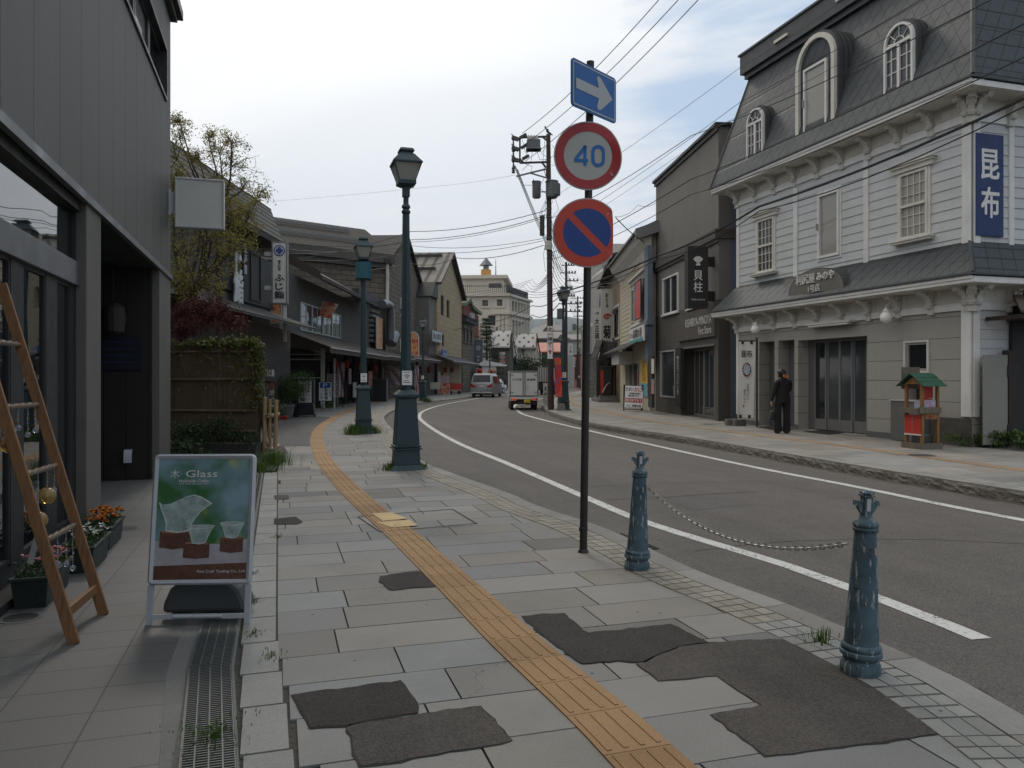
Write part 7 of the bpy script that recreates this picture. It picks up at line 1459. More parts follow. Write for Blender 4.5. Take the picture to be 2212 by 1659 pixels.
def tuft(label,u,v,z,n,h,s=.004,spread=.12,flowers=0,name='grass_tuft',y=None):
 c=G(u,v,z)if y is None else P(u,y);r=random.Random(int(u*7+v));T=Thing(name,label,'grass',WORLD,(c[0],c[1],z),'grass tufts in the pavement');mb=MB()
 for _ in range(n):
  a=r.random()*6.28;q=abs(r.gauss(0,spread));b=Vector((c[0]+cos(a)*q,c[1]+sin(a)*q,z));hh_=h*r.uniform(.4,1.1);l=r.uniform(.1,.6)*hh_;w_=Vector((-sin(a),cos(a),0))*s;m1=b+Vector((cos(a)*l*.3,sin(a)*l*.3,hh_*.6));m2=b+Vector((cos(a)*l,sin(a)*l,hh_))
  mb.add([tuple(b-w_),tuple(b+w_),tuple(m1+w_*.8),tuple(m2),tuple(m1-w_*.8)],[(0,1,2,4),(4,2,3)])
 T.part('blades',mb,'grass')
 if flowers:
  mb=MB()
  for _ in range(flowers):a=r.random()*6.28;q=r.uniform(.3,1.5)*spread;mb.lathe([(.002,0),(.016,.006),(.014,.014),(.002,.017)],8,(c[0]+cos(a)*q,c[1]+sin(a)*q-.03,z+h*r.uniform(.5,.9)))
  T.part('flower_heads',mb,'yellow')
 return T
tuft('small grass tuft growing in the kerb joint beside the nearest bollard',1772,1388,ZL,90,.08,.003,.06)
tuft('ring of weeds and yellow dandelions around the nearest lamp base, left half',852,1014,ZL,420,.13,.006,.13,5);tuft('ring of weeds and yellow dandelions around the nearest lamp base, right half',905,1012,ZL,320,.10,.006,.12,2)
tuft('thick grass at the left foot of the second street lamp',766,938,ZL,600,.30,.008,.18);tuft('thick grass at the right foot of the second street lamp',803,936,ZL,400,.24,.008,.15);tuft('grass at the foot of the third street lamp',922,868,ZL,250,.3,.012,.2)
tuft('long grass spilling over the border by the fence corner',590,1003,ZL,420,.26,.006,.2);tuft('low weeds behind the poster stand at the planting bed edge',562,1018,ZL,300,.18,.006,.2);tuft('weeds and dandelions around the parking sign post',690,880,ZL,900,.28,.014,.7,8)
for i,(u,v)in enumerate(((546,1240),(549,1300),(600,1160),(588,1420),(548,1370))):tuft(['tiny weeds in the border joint beside the poster frame, upper','tiny weeds in the border joint beside the poster frame, middle','tiny weeds in the slab joint right of the border stones','tiny weeds in the border joint below the poster stand','tiny weeds in the border joint beside the poster stand leg'][i],u,v,ZL,60,.025,.003,.05)
tuft('moss and seedlings in the drain grate near the bottom edge',462,1590,ZL+.012,300,.018,.003,.10)
p=G(2150,966,ZR);T=shrub('shrub','low leafy weeds at the foot of the grey gate','plant',(p[0],p[1],ZR+.18),.75,.25,.2,1800,.035,'leaf_mid',9,zb=ZR);p=G(2205,972,ZR);shrub('shrub','bright round leafed plant at the right picture edge','plant',(p[0]+.1,p[1],ZR+.2),.2,.2,.2,250,.06,'leaf_mid',10,zb=ZR)
# ---- trees
def tree(name,label,base,h,clumps,n,s,mat,seed,r0=.10,droop=0,bare=.0):
 r=random.Random(seed);T=Thing(name,label,'tree',WORLD,base);b=Vector(base);mb=MB();pts=[]
 th=min(c[2]for c in clumps)-.5;top=Vector((b.x,b.y,max(b.z+.5,th)));mb.path([tuple(b),tuple(b.lerp(top,.5)+Vector((.05,0,0))),tuple(top)],r0,8,r0*.7);T.part('trunk',mb,'bark');mb=MB()
 for cx,cy,cz,cr in clumps:
  c=Vector((cx,cy,cz));m_=top.lerp(c,.5)+Vector((r.uniform(-.15,.15),r.uniform(-.15,.15),.1));mb.path([tuple(top),tuple(m_),tuple(c)],r0*.45,6,r0*.12)
  for k in range(9):
   d=Vector((r.gauss(0,1),r.gauss(0,.8),r.gauss(.5,.8))).normalized()*cr*r.uniform(.7,1.25);e=c+d;mb.path([tuple(c),tuple(c+d*.5+Vector((0,0,.05))),tuple(e)],r0*.12,4,.003)
   for q in range(4):
    f0=c+d*r.uniform(.25,.9);d2=Vector((r.gauss(0,1),r.gauss(0,1),r.gauss(.2,.8))).normalized()*cr*.45;mb.path([tuple(f0),tuple(f0+d2)],.005,3,.002)
    for _ in range(int(n/len(clumps)/36)):t_=r.random()**.6;pts.append(tuple(f0+d2*t_+Vector((r.gauss(0,.06),r.gauss(0,.06),r.gauss(-droop,.06)))))
 T.part('branches',mb,'bark');mb=MB();leaves(mb,pts,s,r,asp=.42);T.part('crown',mb,mat);return T
def C(u,v,y,r):x,yy=P(u,y);return(x,yy,H-(v-CV)/K*y,r)
tree('maple_tree','spring maple with small bronze-green leaves behind the brushwood fence',P(395,18.0)+(ZL,),8,[C(400,560,18,1.0),C(440,520,17.6,1.0),C(390,470,18.3,.9),C(470,460,18,.9),C(510,500,18,.8),C(420,610,17.4,.9),C(380,620,17.5,.8),C(500,545,17.7,.7),C(440,430,18.4,.8),C(540,465,18.2,.5),C(375,400,18.2,.6)],9500,.036,'maple_leaf',3,.13,.02)
tree('maple_tree','thin upper maple sprays standing against the sky behind the lightbox sign',P(470,18.8)+(ZL,),8,[C(460,385,18.8,.75),C(500,360,18.8,.65),C(475,330,18.8,.5),C(525,410,18.8,.55),C(388,265,18.8,.3),C(450,300,18.8,.35),C(500,310,18.8,.35),C(388,300,18.8,.4),C(382,345,18.8,.5),C(555,430,18.8,.4),C(430,345,18.8,.4)],4200,.034,'maple_leaf',8,.09,.02)
tree('red_maple','low dark red Japanese maple just above the brushwood fence',P(450,16.6)+(ZL,),3,[C(430,690,16.6,.5),C(470,690,16.6,.4),C(400,700,16.7,.5),C(500,705,16.5,.38),C(445,680,16.8,.35),C(385,720,16.5,.4)],6500,.032,'red_leaf',4,.05,0)
mk_leaf('pine_needles',(.012,.028,.012),(.03,.055,.02))
T=Thing('pine_tree','narrow dark pine in front of the cream hotel','tree',WORLD,P(1050,95)+(0,));r=random.Random(2);cx,cy=P(1050,95);mb=MB();mb.path([(cx,cy,0),(cx+.1,cy,4),(cx,cy,8.9)],.22,6,.04);T.part('trunk',mb,'bark');mb=MB();pts=[];bb=MB()
for k in range(15):
 z=2.2+k*.46;ln=(2.3-k*.12)*r.uniform(.6,1.1)
 for j in range(5):
  a=r.random()*6.28;e=Vector((cx+cos(a)*ln,cy+sin(a)*ln,z+r.uniform(-.1,.2)));o=Vector((cx,cy,z));bb.path([tuple(o),tuple(e)],.05,4,.01)
  for _ in range(85):t_=r.uniform(.25,1);q=o.lerp(e,t_);pts.append((q.x+r.gauss(0,.16),q.y+r.gauss(0,.16),q.z+r.gauss(.05,.09)))
leaves(mb,pts,.10,r,asp=.3);T.part('crown',mb,'pine_needles');T.part('branches',bb,'bark')
p=P(1127,104);shrub('shrub','big round dark shrub in front of the two dotted-roof cottages','shrub',(p[0],p[1],2.6),2.3,1.5,2.0,5000,.16,'leaf_dark',11,zb=0)
# ---- bamboo barrier
c=G(583,985,ZL);f=Frame(c,ang=0);T=Thing('bamboo_barrier','tied bamboo post barrier at the fence corner','barrier',f,(0,0,ZL));px_m=K/c[1]
for u0,u1,vt,r in((572,571,858,.042),(597,594,864,.040),(583,583,862,.03)):
 a=(u0-583)/px_m;b=(u1-583)/px_m;zt_=f.Z(583,vt);mb=MB();mb.tube((b,0,ZL),(a,0,zt_),r,n=12)
 for k in range(5):t_=.15+k*.19;q=Vector((b,0,ZL)).lerp(Vector((a,0,zt_)),t_);mb.lathe([(r,-.006),(r+.005,0),(r,.006)],12,tuple(q))
 T.part('post',mb,'bamboo',smooth=40)
for v in(899,972):z=f.Z(583,v);mb=MB();mb.tube((0,-.09,z),(-.1,.9,z),.04,n=12,cap=False);mb.tube((0,-.088,z),(-.01,.2,z),.028,n=12);T.part('rail',mb,'bamboo',smooth=40);mb=MB();mb.path([(-.12,-.05,z+.03),(-.02,-.055,z+.05),(.1,-.05,z+.02),(.13,.02,z)],.009,5);T.part('rope',mb,'chain_metal')
# ---- sushi restaurant forecourt: potted bushes, light sign, parking sign
mk('pot_grey',(.13,.135,.125),.8,.25,3)
def pot(label,u,v,r,h,mat='pot_grey'):
 c=G(u,v,ZL);mb=MB();mb.lathe([(r*.7,0),(r*.95,h*.5),(r,h*.8),(r*1.08,h*.85),(r*1.08,h),(r*.95,h),(r*.9,h*.9)],20,(c[0],c[1]+r,ZL));T=Thing('plant_pot',label,'pot',WORLD,(c[0],c[1]+r,ZL));T.part('pot',mb,mat,smooth=40);return c
c=pot('large round grey pot under the clipped bush',614,904,.29,.52);shrub('shrub','dense rounded green bush in the large grey pot, taller of the pair','plant',(c[0]+.02,c[1]+.3,1.2),.52,.5,.62,5200,.035,'leaf_mid',12,zb=ZL+.45)
c=pot('second grey pot behind the light-up sushi sign',633,900,.24,.5);shrub('shrub','shorter rounded green bush beside the light-up sushi sign','plant',(c[0],c[1]+.3,1.05),.38,.36,.42,3200,.035,'leaf_mid',13,zb=ZL+.4)
c=G(607,907,ZL);T=Thing('plant_tray','small red plastic tray on the asphalt by the grey pots','tray',WORLD,(c[0],c[1],ZL));mb=MB();sq(mb,.13,ZL,.16,ZL+.11,c[0],c[1]+.15);T.part('tray',mb,'red');mb=MB();sq(mb,.175,ZL+.11,.175,ZL+.13,c[0],c[1]+.15);T.part('rim',mb,'red')
fq=Frame(G(661,901,ZL),ang=.10);T=Thing('light_box_sign','black based light-up A-stand with gridded white panel and sushi lettering','sign',fq,(0,0,ZL));a,b=fq.X(643),fq.X(676);z0_,z1_=fq.Z(661,870),fq.Z(661,823)
mb=MB();mb.box(a-.02,b+.02,.1,.42,z0_-.04,z1_+.06);T.part('case',mb,'near_black');mb=MB();mb.box(a+.02,b-.07,.08,.1,z0_,z1_);T.part('panel',mb,'off_white')
mb=MB();
for k in range(1,5):x=a+.02+(b-a-.09)*k/5;mb.box(x-.006,x+.006,.074,.08,z0_,z1_)
for k in range(1,6):z=z0_+(z1_-z0_)*k/6;mb.box(a+.02,b-.07,.0745,.08,z-.006,z+.006)
T.part('lattice',mb,'black');mb=MB();write(mb,'ふじ鮨',a+.18,z0_+.33,.6,.2,.07,.03,True);write(mb,'積丹料理',b-.18,z1_-.24,.42,.09,.07,.02,True);T.part('lettering',mb,'black_ink');mb=MB();mb.prism([(a-.12,.0,ZL+.06),(b+.12,.0,ZL+.06),(b+.05,.0,ZL+.16),(b+.0,0,z0_-.05),(a,0,z0_-.05),(a-.05,.0,ZL+.16)],(0,.5,0));T.part('base',mb,'black',bevel=.02)
for s_ in(a-.05,b+.05):mb=MB();mb.tube((s_-.03,.1,ZL+.05),(s_+.03,.1,ZL+.05),.05,n=12);T.part('castor',mb,'near_black')
fq=Frame(P(703,36),ang=.0);T=Thing('parking_sign','white parking sign with blue P panel on a metal post among weeds','sign',fq,(0,0,ZL));a,b,z0_,z1_=fq.X(688.5),fq.X(717),fq.Z(703,866),fq.Z(703,825)
mb=MB();mb.box(a,b,0,.03,z0_,z1_);T.part('panel',mb,'plastic_white',bevel=.01);mb=MB();mb.frame_rect(a-.02,b+.02,z0_-.02,z1_+.02,.03,-.01,.04);T.part('frame',mb,'black');mb=MB();mb.box(a+.06,b-.06,-.005,0,z1_-.28,z1_-.04);T.part('blue_panel',mb,'sign_blue');mb=MB();write(mb,'P',(a+b)/2,z1_-.16,.17,.2,-.012,.02);T.part('letter_p',mb,'plastic_white')
mb=MB();write(mb,'駐車場',(a+b)/2+.04,z0_+.33,.56,.15,-.006,.03,True);write(mb,'お客様専用',b-.09,z0_+.38,.4,.06,-.006,.02,True);T.part('lettering',mb,'black_ink');mb=MB();write(mb,'ふじ鮨',a+.13,z0_+.24,.3,.08,-.006,.02,True);T.part('blue_lettering',mb,'blue_ink');mb=MB();x=fq.X(722);mb.box(x-.03,x+.03,.02,.08,ZL,2.5);mb.box(b,x,.03,.06,z1_-.5,z1_-.45);T.part('post',mb,'alu')
# ---- red lanterns, banners under the awnings
def lantern(label,u,v,y,r=.19,h=.46):
 x,yy=P(u,y);z=H-(v-CV)/K*y;T=Thing('red_lantern',label,'lantern',WORLD,(x,yy,z),'red paper lanterns under the awnings');m_=MB();m_.lathe([(r*.5,-h/2),(r*.9,-h*.36),(r,-h*.1),(r,h*.1),(r*.9,h*.36),(r*.5,h/2)],12,(x,yy,z));T.part('shade',m_,'lantern_red' if 'lantern_red' in MATS else mk('lantern_red',(.30,.03,.02),.7,.3,6,0),smooth=50)
 m_=MB();m_.lathe([(r*.52,-h/2-.05),(r*.52,-h/2)],10,(x,yy,z));m_.lathe([(r*.52,h/2),(r*.52,h/2+.05)],10,(x,yy,z));m_.tube((x,yy,z+h/2),(x,yy,z+h/2+.35),.01,n=4);T.part('caps',m_,'black')
for u,v,y,lab in((723,787,41,'red lantern beside the parking sign post'),(748,786,44,'red lantern left of the second street lamp'),(775,790,46.5,'red lantern just left of the second street lamp pole'),(809,794,50,'red lantern between the two nearest street lamps'),(907,799,64,'red lantern just left of the third street lamp'),(927,799,66,'glowing red lantern just right of the third street lamp'),(962,799,72,'red lantern in the middle of the tan gabled shop'),(976,799,75,'rightmost small red lantern on the tan gabled shop')):lantern(lab,u,v,y)
def cloth(name,label,y,u0,u1,v0,v1,mat,grp=None,pole=True,wav=.04,skew=0,ang=0):
 f=Frame(P(u0,y),ang=ang);a,z1_=f.at(u0,v0);b=f.X(u1);z0_=f.Z(u0,v1);T=Thing(name,label,'banner',f,(0,0,max(0,z0_-.3)),grp);nx,nz=8,24;vs=[]
 for j in range(nz+1):
  for i in range(nx+1):x=a+(b-a)*i/nx;z=z0_+(z1_-z0_)*j/nz;vs.append((x+skew*(z-z1_),wav*sin(i*.9+j*.35),z))
 m_=MB();m_.add(vs,[(j*(nx+1)+i,j*(nx+1)+i+1,(j+1)*(nx+1)+i+1,(j+1)*(nx+1)+i)for j in range(nz)for i in range(nx)]);T.part('cloth',m_,mat,smooth=80)
 if pole:m_=MB();m_.tube((a-.03,0,ZL),(a-.03,0,z1_+.1),.018,n=6);m_.tube((a-.03,0,z1_+.04),(b,0,z1_+.04),.012,n=6);T.part('pole',m_,'off_white')
 return T,f,a,b,z0_,z1_
cloth('menu_banner','tall pink printed banner on white poles between parking sign and second lamp',42,731,745,785,858,'menu_print','printed banners outside the left shops',skew=.03)
cloth('menu_banner','narrow pink printed banner between the nearest and third lamps',58,898,905,791,850,'menu_print','printed banners outside the left shops');cloth('menu_banner','broad crab photo banner just left of the nearest lamp pole',55,843,864,795,832,'menu_print','printed banners outside the left shops',False)
notice('menu_stand','small printed menu stand with white roof behind the parking sign','stand',Frame(P(708,40),ang=0),0,.62,.6,1.75,0,'menu_print',.1,frame='off_white');f=Frame(P(845,60),ang=0);notice('menu_stand','grey menu stand outside the stone-fronted shop','stand',Frame(P(806,49),ang=0),0,.9,ZL,1.5,0,'near_black',.3,frame='grey_frame')
f=Frame(P(950,68),ang=.1);T=Thing('crate_stack','stack of cardboard boxes with shop prints outside the tan gabled shop','boxes',f,(0,0,ZL));mb=MB();mb.box(0,.9,0,.6,ZL,1.1);T.part('lower_box',mb,'food_crab');mb=MB();mb.box(.05,.85,0,.5,1.11,1.75);T.part('upper_box',mb,'menu_print')
f=Frame(P(966,70),ang=.1);T=Thing('red_cart','red merchandise cart beside the cardboard boxes','cart',f,(0,0,ZL));mb=MB();mb.prism([(0,0,.5),(1.3,0,.45),(1.4,0,1.0),(0,0,1.1)],(0,.7,0));T.part('body',mb,'red');mb=MB();[mb.tube((x,.1,.22),(x,.16,.22),.17,n=12)for x in(.3,1.1)];T.part('wheels',mb,'black')
f=Frame(P(934,68),ang=.1);notice('price_board','tilted white price board near the third street lamp','sign',f,-.3,.8,.55,1.15,0,'off_white',.04)
pl_=['left of the second street lamp','behind the second street lamp','between the two nearest lamps','left of the nearest lamp pole','right of the nearest lamp pole','left of the third street lamp','right of the third street lamp','under the inn signboard']
for i,(fr2,u,w2,za,zb2,m__)in enumerate(((FA1,752,.7,1.2,2.1,'menu_print'),(FA1,762,.9,.4,1.3,'off_white'),(FA2,795,1.2,1.0,2.0,'food_crab'),(FA2,826,1.0,1.3,2.3,'menu_print'),(FA3,868,1.4,1.2,2.4,'food_red'),(FA3,893,.9,.8,2.3,'menu_print'),(FT,945,1.3,.9,2.1,'off_white'),(FT,957,1.4,1.0,2.2,'food_crab'))):
 x=fr2.X(u,-.1);notice('shop_poster',['pink printed','plain white','crab photo','small pink printed','bright food photo','tall printed','pale','second crab photo'][i]+' poster under the awning '+pl_[i],'poster',fr2,x,x+w2,za,zb2,-.1,m__,.04,group='posters under the left awnings')
 # ================================================================= RIGHT PAVEMENT THINGS
 # fortune stand
cK=G(1992,971,ZR);fK=Frame(cK,ang=TH);T=Thing('fortune_stand','wooden fortune paper stand with green slatted roof and red panels','stand',fK,(0,0,ZR));z=ZR;a_,b_=.44,.46
mk_wood('kiosk_wood',(.27,.14,.05),(.17,.085,.03));mk_wood('kiosk_grey',(.17,.145,.11),(.10,.085,.065));food_mat('paper_mix',(.45,.5,.5),(.5,.2,.3),(.25,.4,.55),28)
for(x,y)in((.03,.03),(a_-.03,.03),(.03,b_-.03),(a_-.03,b_-.03)):mb=MB();mb.box(x-.028,x+.028,y-.028,y+.028,z+.02,z+1.3);T.part('post',mb,'kiosk_wood',bevel=.003)
mb=MB();mb.box(-.04,a_+.04,-.04,.0,z,z+.12);mb.box(-.04,.0,0.001,b_+.04,z,z+.12);mb.box(.001,a_,.001,b_,z+.02,z+.05);mb.box(a_,a_+.04,.001,b_,z,z+.12);T.part('bottom_tray',mb,'kiosk_grey')
mb=MB();mb.box(-.10,.0,-.05,b_+.05,z+.72,z+.82);mb.box(-.1,a_,-.04,0,z+.72,z+.84);mb.box(.001,a_,.001,b_,z+.74,z+.78);T.part('counter',mb,'kiosk_grey');mb=MB();mb.box(.06,a_-.06,-.01,.01,z+.60,z+.72);T.part('apron',mb,'kiosk_wood')
d=MB();d.box(-.01,-.001,.03,b_-.03,z+.30,z+.68);o=T.part('red_panel',d,'red');mb=MB();write(mb,'おみくじ',0,0,.30,.05,0,.02,True);mb.v=[(-.014,b_/2-x,z+.5+zz_)for x,y,zz_ in mb.v];T.part('lettering',mb,'off_white',parent=o)
mb=MB();mb.box(-.02,.0,.02,b_-.02,z+.27,z+.30);T.part('white_strip',mb,'off_white');mb=MB();mb.box(.07,a_-.07,.10,.11,z+1.02,z+1.25);mb.box(.07,a_-.07,.12,.13,z+.80,z+1.01);T.part('back_panel',mb,'red')
mb=MB();mb.box(.05,a_-.06,.05,b_-.05,z+.785,z+.80);T.part('red_tray',mb,'red');mb=MB();mb.box(.06,a_-.07,.03,b_-.2,z+.80,z+.98);T.part('paper_box',mb,'paper_mix')
mb=MB();zz0=z+1.30;mb.prism([(0.0,.0,zz0),(0,b_,zz0),(0,b_/2,zz0+.17)],(a_,0,0));T.part('gable',mb,'kiosk_wood')
for s_ in(-1,1):
 for k in range(3):
  y0=b_/2+s_*(.0+k*.115);y1=b_/2+s_*(.13+k*.115);za=zz0+.20-k*.072+.012*(2-k);zb_=za-.082;mb=MB();mb.prism([(-.09,y0,za),(-.09,y1,zb_),(-.09,y1,zb_-.018),(-.09,y0,za-.018)],(a_+.15,0,0));T.part('roof_slat',mb,'green_paint',bevel=.003)
mb=MB();mb.box(.07,.38,.1,.35,z+.06,z+.28);T.part('plastic_tub',mb,'glass_soft',bevel=.02);mb=MB();mb.sph((.2,-.03,z+.655),.025,8,6);T.part('knob',mb,'red');mb=MB();mb.box(.0,a_+.02,b_+.06,b_+.08,z+1.2,z+1.65);T.part('rear_board',mb,'kiosk_grey')
# white banner on its stand
fB=Frame(P(1614,22.4),ang=TH*.6-.35);T=Thing('white_banner','tall white hanging banner with two characters and an oval print, at the mansard shop corner','banner',fB,(0,0,ZR));a,z1_=fB.at(1597,738);b=fB.X(1632);z0_=fB.Z(1610,902);nx,nz=8,24;vs=[]
for j in range(nz+1):
 for i in range(nx+1):vs.append((a+(b-a)*i/nx-.06*(1-j/nz),.015*sin(i*.8+j*.2)+.05*(1-j/nz)**2*sin(i*.5),z0_+(z1_-z0_)*j/nz))
mb=MB();mb.add(vs,[(j*(nx+1)+i,j*(nx+1)+i+1,(j+1)*(nx+1)+i+1,(j+1)*(nx+1)+i)for j in range(nz)for i in range(nx)]);T.part('cloth',mb,'banner_white' if 'banner_white' in MATS else mk('banner_white',(.62,.62,.59),.8,.1,2),smooth=80)
mb=MB();mb.tube((a-.02,.03,z1_+.02),(b+.05,.03,z1_+.02),.02,n=8);mb.box(b+.02,b+.07,.02,.07,ZR,z1_+.12);T.part('stand',mb,'dark_wood');cx=(a+b)/2-.02;hh_=z1_-z0_
for fx in(.2,.75):
 for z in(z1_-.02,z0_+.03):mb=MB();x=a+(b-a)*fx-(.06 if z<1 else 0);mb.box(x-.035,x+.035,-.035,.03,z-.05,z+.05);T.part('clip',mb,'black')
mb=MB();write(mb,'昆布',cx,z1_-hh_*.16,.20,.30,-.035,.02);write(mb,'七日食べたら',cx+.03,z0_+hh_*.34,.5,.06,-.03,.01,True);write(mb,'鏡をごらん',cx-.06,z0_+hh_*.28,.42,.06,-.03,.01,True);T.part('lettering',mb,'black_ink')
zc=z1_-hh_*.37
for k in range(12):mb=MB();t0_,t1_=k*pi/6+.03,(k+1)*pi/6-.03;mb.quad(*[(cx+.12*q*cos(t),-.034,zc+.20*q*sin(t))for q,t in((1,t0_),(1.06,(t0_+t1_)/2),(1,t1_),(.8,t1_),(.8,t0_))]);T.part('oval_print',mb,['red','navy','black_ink','red','grey_frame','navy'][k%6])
mb=MB();mb.quad(*[(cx+.085*cos(k*pi/12),-.033,zc+.15*sin(k*pi/12))for k in range(24)]);T.part('oval_field',mb,'sky_grey')
mb=MB();mb.quad(*[(cx-.11+q,-.034,z0_+.30+r)for q,r in((0,0),(.04,0),(.04,.07),(0,.07))]);T.part('red_seal',mb,'red')
for i,(u,v,lab)in enumerate(((1583,919,'left grey concrete block at the foot of the white banner'),(1600,920,'right grey concrete block at the foot of the white banner'))):c=G(u,v,ZR);f=Frame(c,ang=TH);mb=MB();mb.box(-.19,.19,0,.15,ZR,ZR+.19);single('concrete_block',lab,'block',mb,'concrete',f,(0,0,ZR),'concrete blocks',bevel=.008)
def mat_(label,pts):mb=MB();mb.prism([G(u,v,ZR)+(ZR+.004,)for u,v in pts],(0,0,.012));c=G(*pts[0],ZR);single('door_mat',label,'mat',mb,'near_black',WORLD,(c[0],c[1],ZR),'dark door mats')
mat_('dark door mat under the woman in black',[(1636,923),(1668,920),(1718,927),(1683,931)]);mat_('dark door mat before the wide sliding doors',[(1737,933),(1776,930),(1826,936),(1790,939)])
# ---- the woman in black
def skinned(T,name,joints,bones,mat,parent=None,sub=2):
 me=bpy.data.meshes.new(name);ks=list(joints);me.from_pydata([joints[k][0]for k in ks],[(ks.index(a),ks.index(b))for a,b in bones],[]);me.materials.append(MATS[mat]if isinstance(mat,str)else mat);o=bpy.data.objects.new(name,me);COL.objects.link(o);o.parent=parent or T.e
 s_=o.modifiers.new('skin','SKIN');sk=me.skin_vertices[0].data
 for i,k in enumerate(ks):r=joints[k][1];sk[i].radius=r if isinstance(r,tuple)else(r,r)
 sk[0].use_root=True;s_.use_smooth_shade=True;m_=o.modifiers.new('sub','SUBSURF');m_.levels=sub;m_.render_levels=sub;return o
cP=G(1690,936,ZR);fM=Frame(cP,ang=.25);T=Thing('person','woman in black seen from behind, orange and pink hair band, dark bag in hand','person',fM,(0,0,ZR))
J={'pel':((0,0,.90),(.15,.115)),'wai':((0,0,1.05),(.135,.10)),'che':((.0,.02,1.22),(.165,.11)),'shc':((.01,.03,1.34),(.10,.08)),'nek':((.01,.01,1.41),.048),'hdb':((.0,-.015,1.47),.062),'hdt':((-.01,-.02,1.545),(.078,.088)),'lsh':((-.165,.03,1.315),.062),'lel':((-.225,.03,1.06),.05),'lwr':((-.235,-.04,.84),.032),'rsh':((.175,.03,1.315),.062),'rel':((.215,-.03,1.10),.052),'rwr':((.14,-.2,1.02),.034),'lhi':((-.085,0,.86),.095),'lkn':((-.10,-.03,.47),.075),'lan':((-.13,.03,.10),.062),'rhi':((.09,0,.86),.095),'rkn':((.09,.02,.47),.075),'ran':((.08,.05,.10),.062)}
J={k:((p[0][0],-p[0][1]*1.0,p[0][2]),p[1])for k,p in J.items()}
body=skinned(T,'body',J,[('pel','wai'),('wai','che'),('che','shc'),('shc','nek'),('nek','hdb'),('hdb','hdt'),('shc','lsh'),('lsh','lel'),('lel','lwr'),('shc','rsh'),('rsh','rel'),('rel','rwr'),('pel','lhi'),('lhi','lkn'),('lkn','lan'),('pel','rhi'),('rhi','rkn'),('rkn','ran')],'cloth_black' if 'cloth_black' in MATS else mk('cloth_black',(.010,.010,.012),.9,.2,6,.01,18))
def hand(x,y,z,dx,dy,dz,nm='hand'):
 Jh={'w':((x,y,z),.024),'p':((x+dx*.05,y+dy*.05,z+dz*.05),(.034,.018))};B_=[('w','p')]
 side_=Vector((dy,-dx,0));side_=side_.normalized()if side_.length>.1 else Vector((0,1,0));d_=Vector((dx,dy,dz))
 for i,(o,l)in enumerate(((-.024,.055),(-.008,.068),(.008,.064),(.024,.05))):b0=Vector((x,y,z))+d_*.09+side_*o;Jh[f'a{i}']=(tuple(b0),.009);Jh[f'b{i}']=(tuple(b0+d_*l*.55+Vector((.01,0,0))),.008);Jh[f'c{i}']=(tuple(b0+d_*l*.9+Vector((.028,0,.004))),.006);B_+=[('p',f'a{i}'),(f'a{i}',f'b{i}'),(f'b{i}',f'c{i}')]
 t0=Vector((x,y,z))+d_*.03-side_*.03;Jh['t0']=(tuple(t0),.011);Jh['t1']=(tuple(t0+d_*.04-side_*.015),.008);B_+=[('w','t0'),('t0','t1')];skinned(T,nm,Jh,B_,'skin',sub=1)
hand(-.238,.045,ZR*0+.82,-.05,.1,-.99);hand(.135,.205,1.01,-.5,.8,.1)
for o in T.e.children:
 if o.type=='MESH':o.location.z=0
mb=MB();mb.sph((-.008,.02,ZR+1.55),.098,18,12,.93,1.05,1.12);mb.sph((.0,-.075,ZR+1.50),.05,12,8,1.1,.9,.9);mb.sph((.02,-.06,ZR+1.45),.055,12,8,1.0,.8,1.0);T.part('hair',mb,'hair_black' if 'hair_black' in MATS else mk('hair_black',(.008,.007,.007),.45,.3,20,.01,40),smooth=80)
mb=MB();mb.sph((-.02,.085,ZR+1.515),.062,14,10,.9,.8,1.25);mb.sph((-.02,.143,ZR+1.51),.012,8,6,.8,1.2,1.3);mb.sph((-.1,.02,ZR+1.515),.014,8,6,.5,1,1.5);mb.sph((.08,.02,ZR+1.515),.014,8,6,.5,1,1.5);T.part('face',mb,'skin',smooth=80)
mb=MB()
for k in range(12):a=k*pi/6;mb.sph((.01+.045*cos(a),-.105,ZR+1.468+.03*sin(a)),.017,6,5)
T.part('hair_band',mb,'orange',smooth=80);mb=MB();mb.sph((.075,-.085,ZR+1.455),.028,8,6);T.part('hair_band',mb,'pink' if 'pink' in MATS else mk('pink',(.6,.2,.22),.6),smooth=80)
# flared trouser legs, tunic hem
mb=MB()
for x,y in((-.125,-.02),(.088,-.03)):mb.lathe([(.085,.80),(.075,.5),(.078,.25),(.088,.05)],16,(x,y,ZR));
T.part('trousers',mb,'cloth_black',smooth=60);mb=MB();mb.lathe([(.185,.80),(.18,.9),(.165,1.0),(.16,1.1),(.175,1.2)],20,(0,-.01,ZR));mb.v=[(x,y*.72,z)for x,y,z in mb.v];T.part('tunic',mb,'cloth_black',smooth=60)
for x,y in((-.135,.02),(.08,.0)):mb=MB();mb.sph((x,y-.03,ZR+.035),.05,12,8,.85,2.3,.7);T.part('shoe',mb,'near_black',smooth=80)
T.e.scale=(1.14,1.1,1.0)
T2=Thing('handbag','dark pointed handbag hanging from the left hand of the woman in black','bag',fM,(-.28,.04,ZR+.35));mb=MB();mb.prism([(-.37,.0,ZR+.36),(-.2,.0,ZR+.33),(-.22,.0,ZR+.52),(-.27,.0,ZR+.6),(-.31,.0,ZR+.56)],(0,.09,0));T2.part('bag',mb,'near_black',bevel=.02);mb=MB();mb.path([(-.27,.045,ZR+.58),(-.25,.05,ZR+.68),(-.24,.05,ZR+.76),(-.25,.05,ZR+.68)],.007,5);T2.part('strap',mb,'near_black')
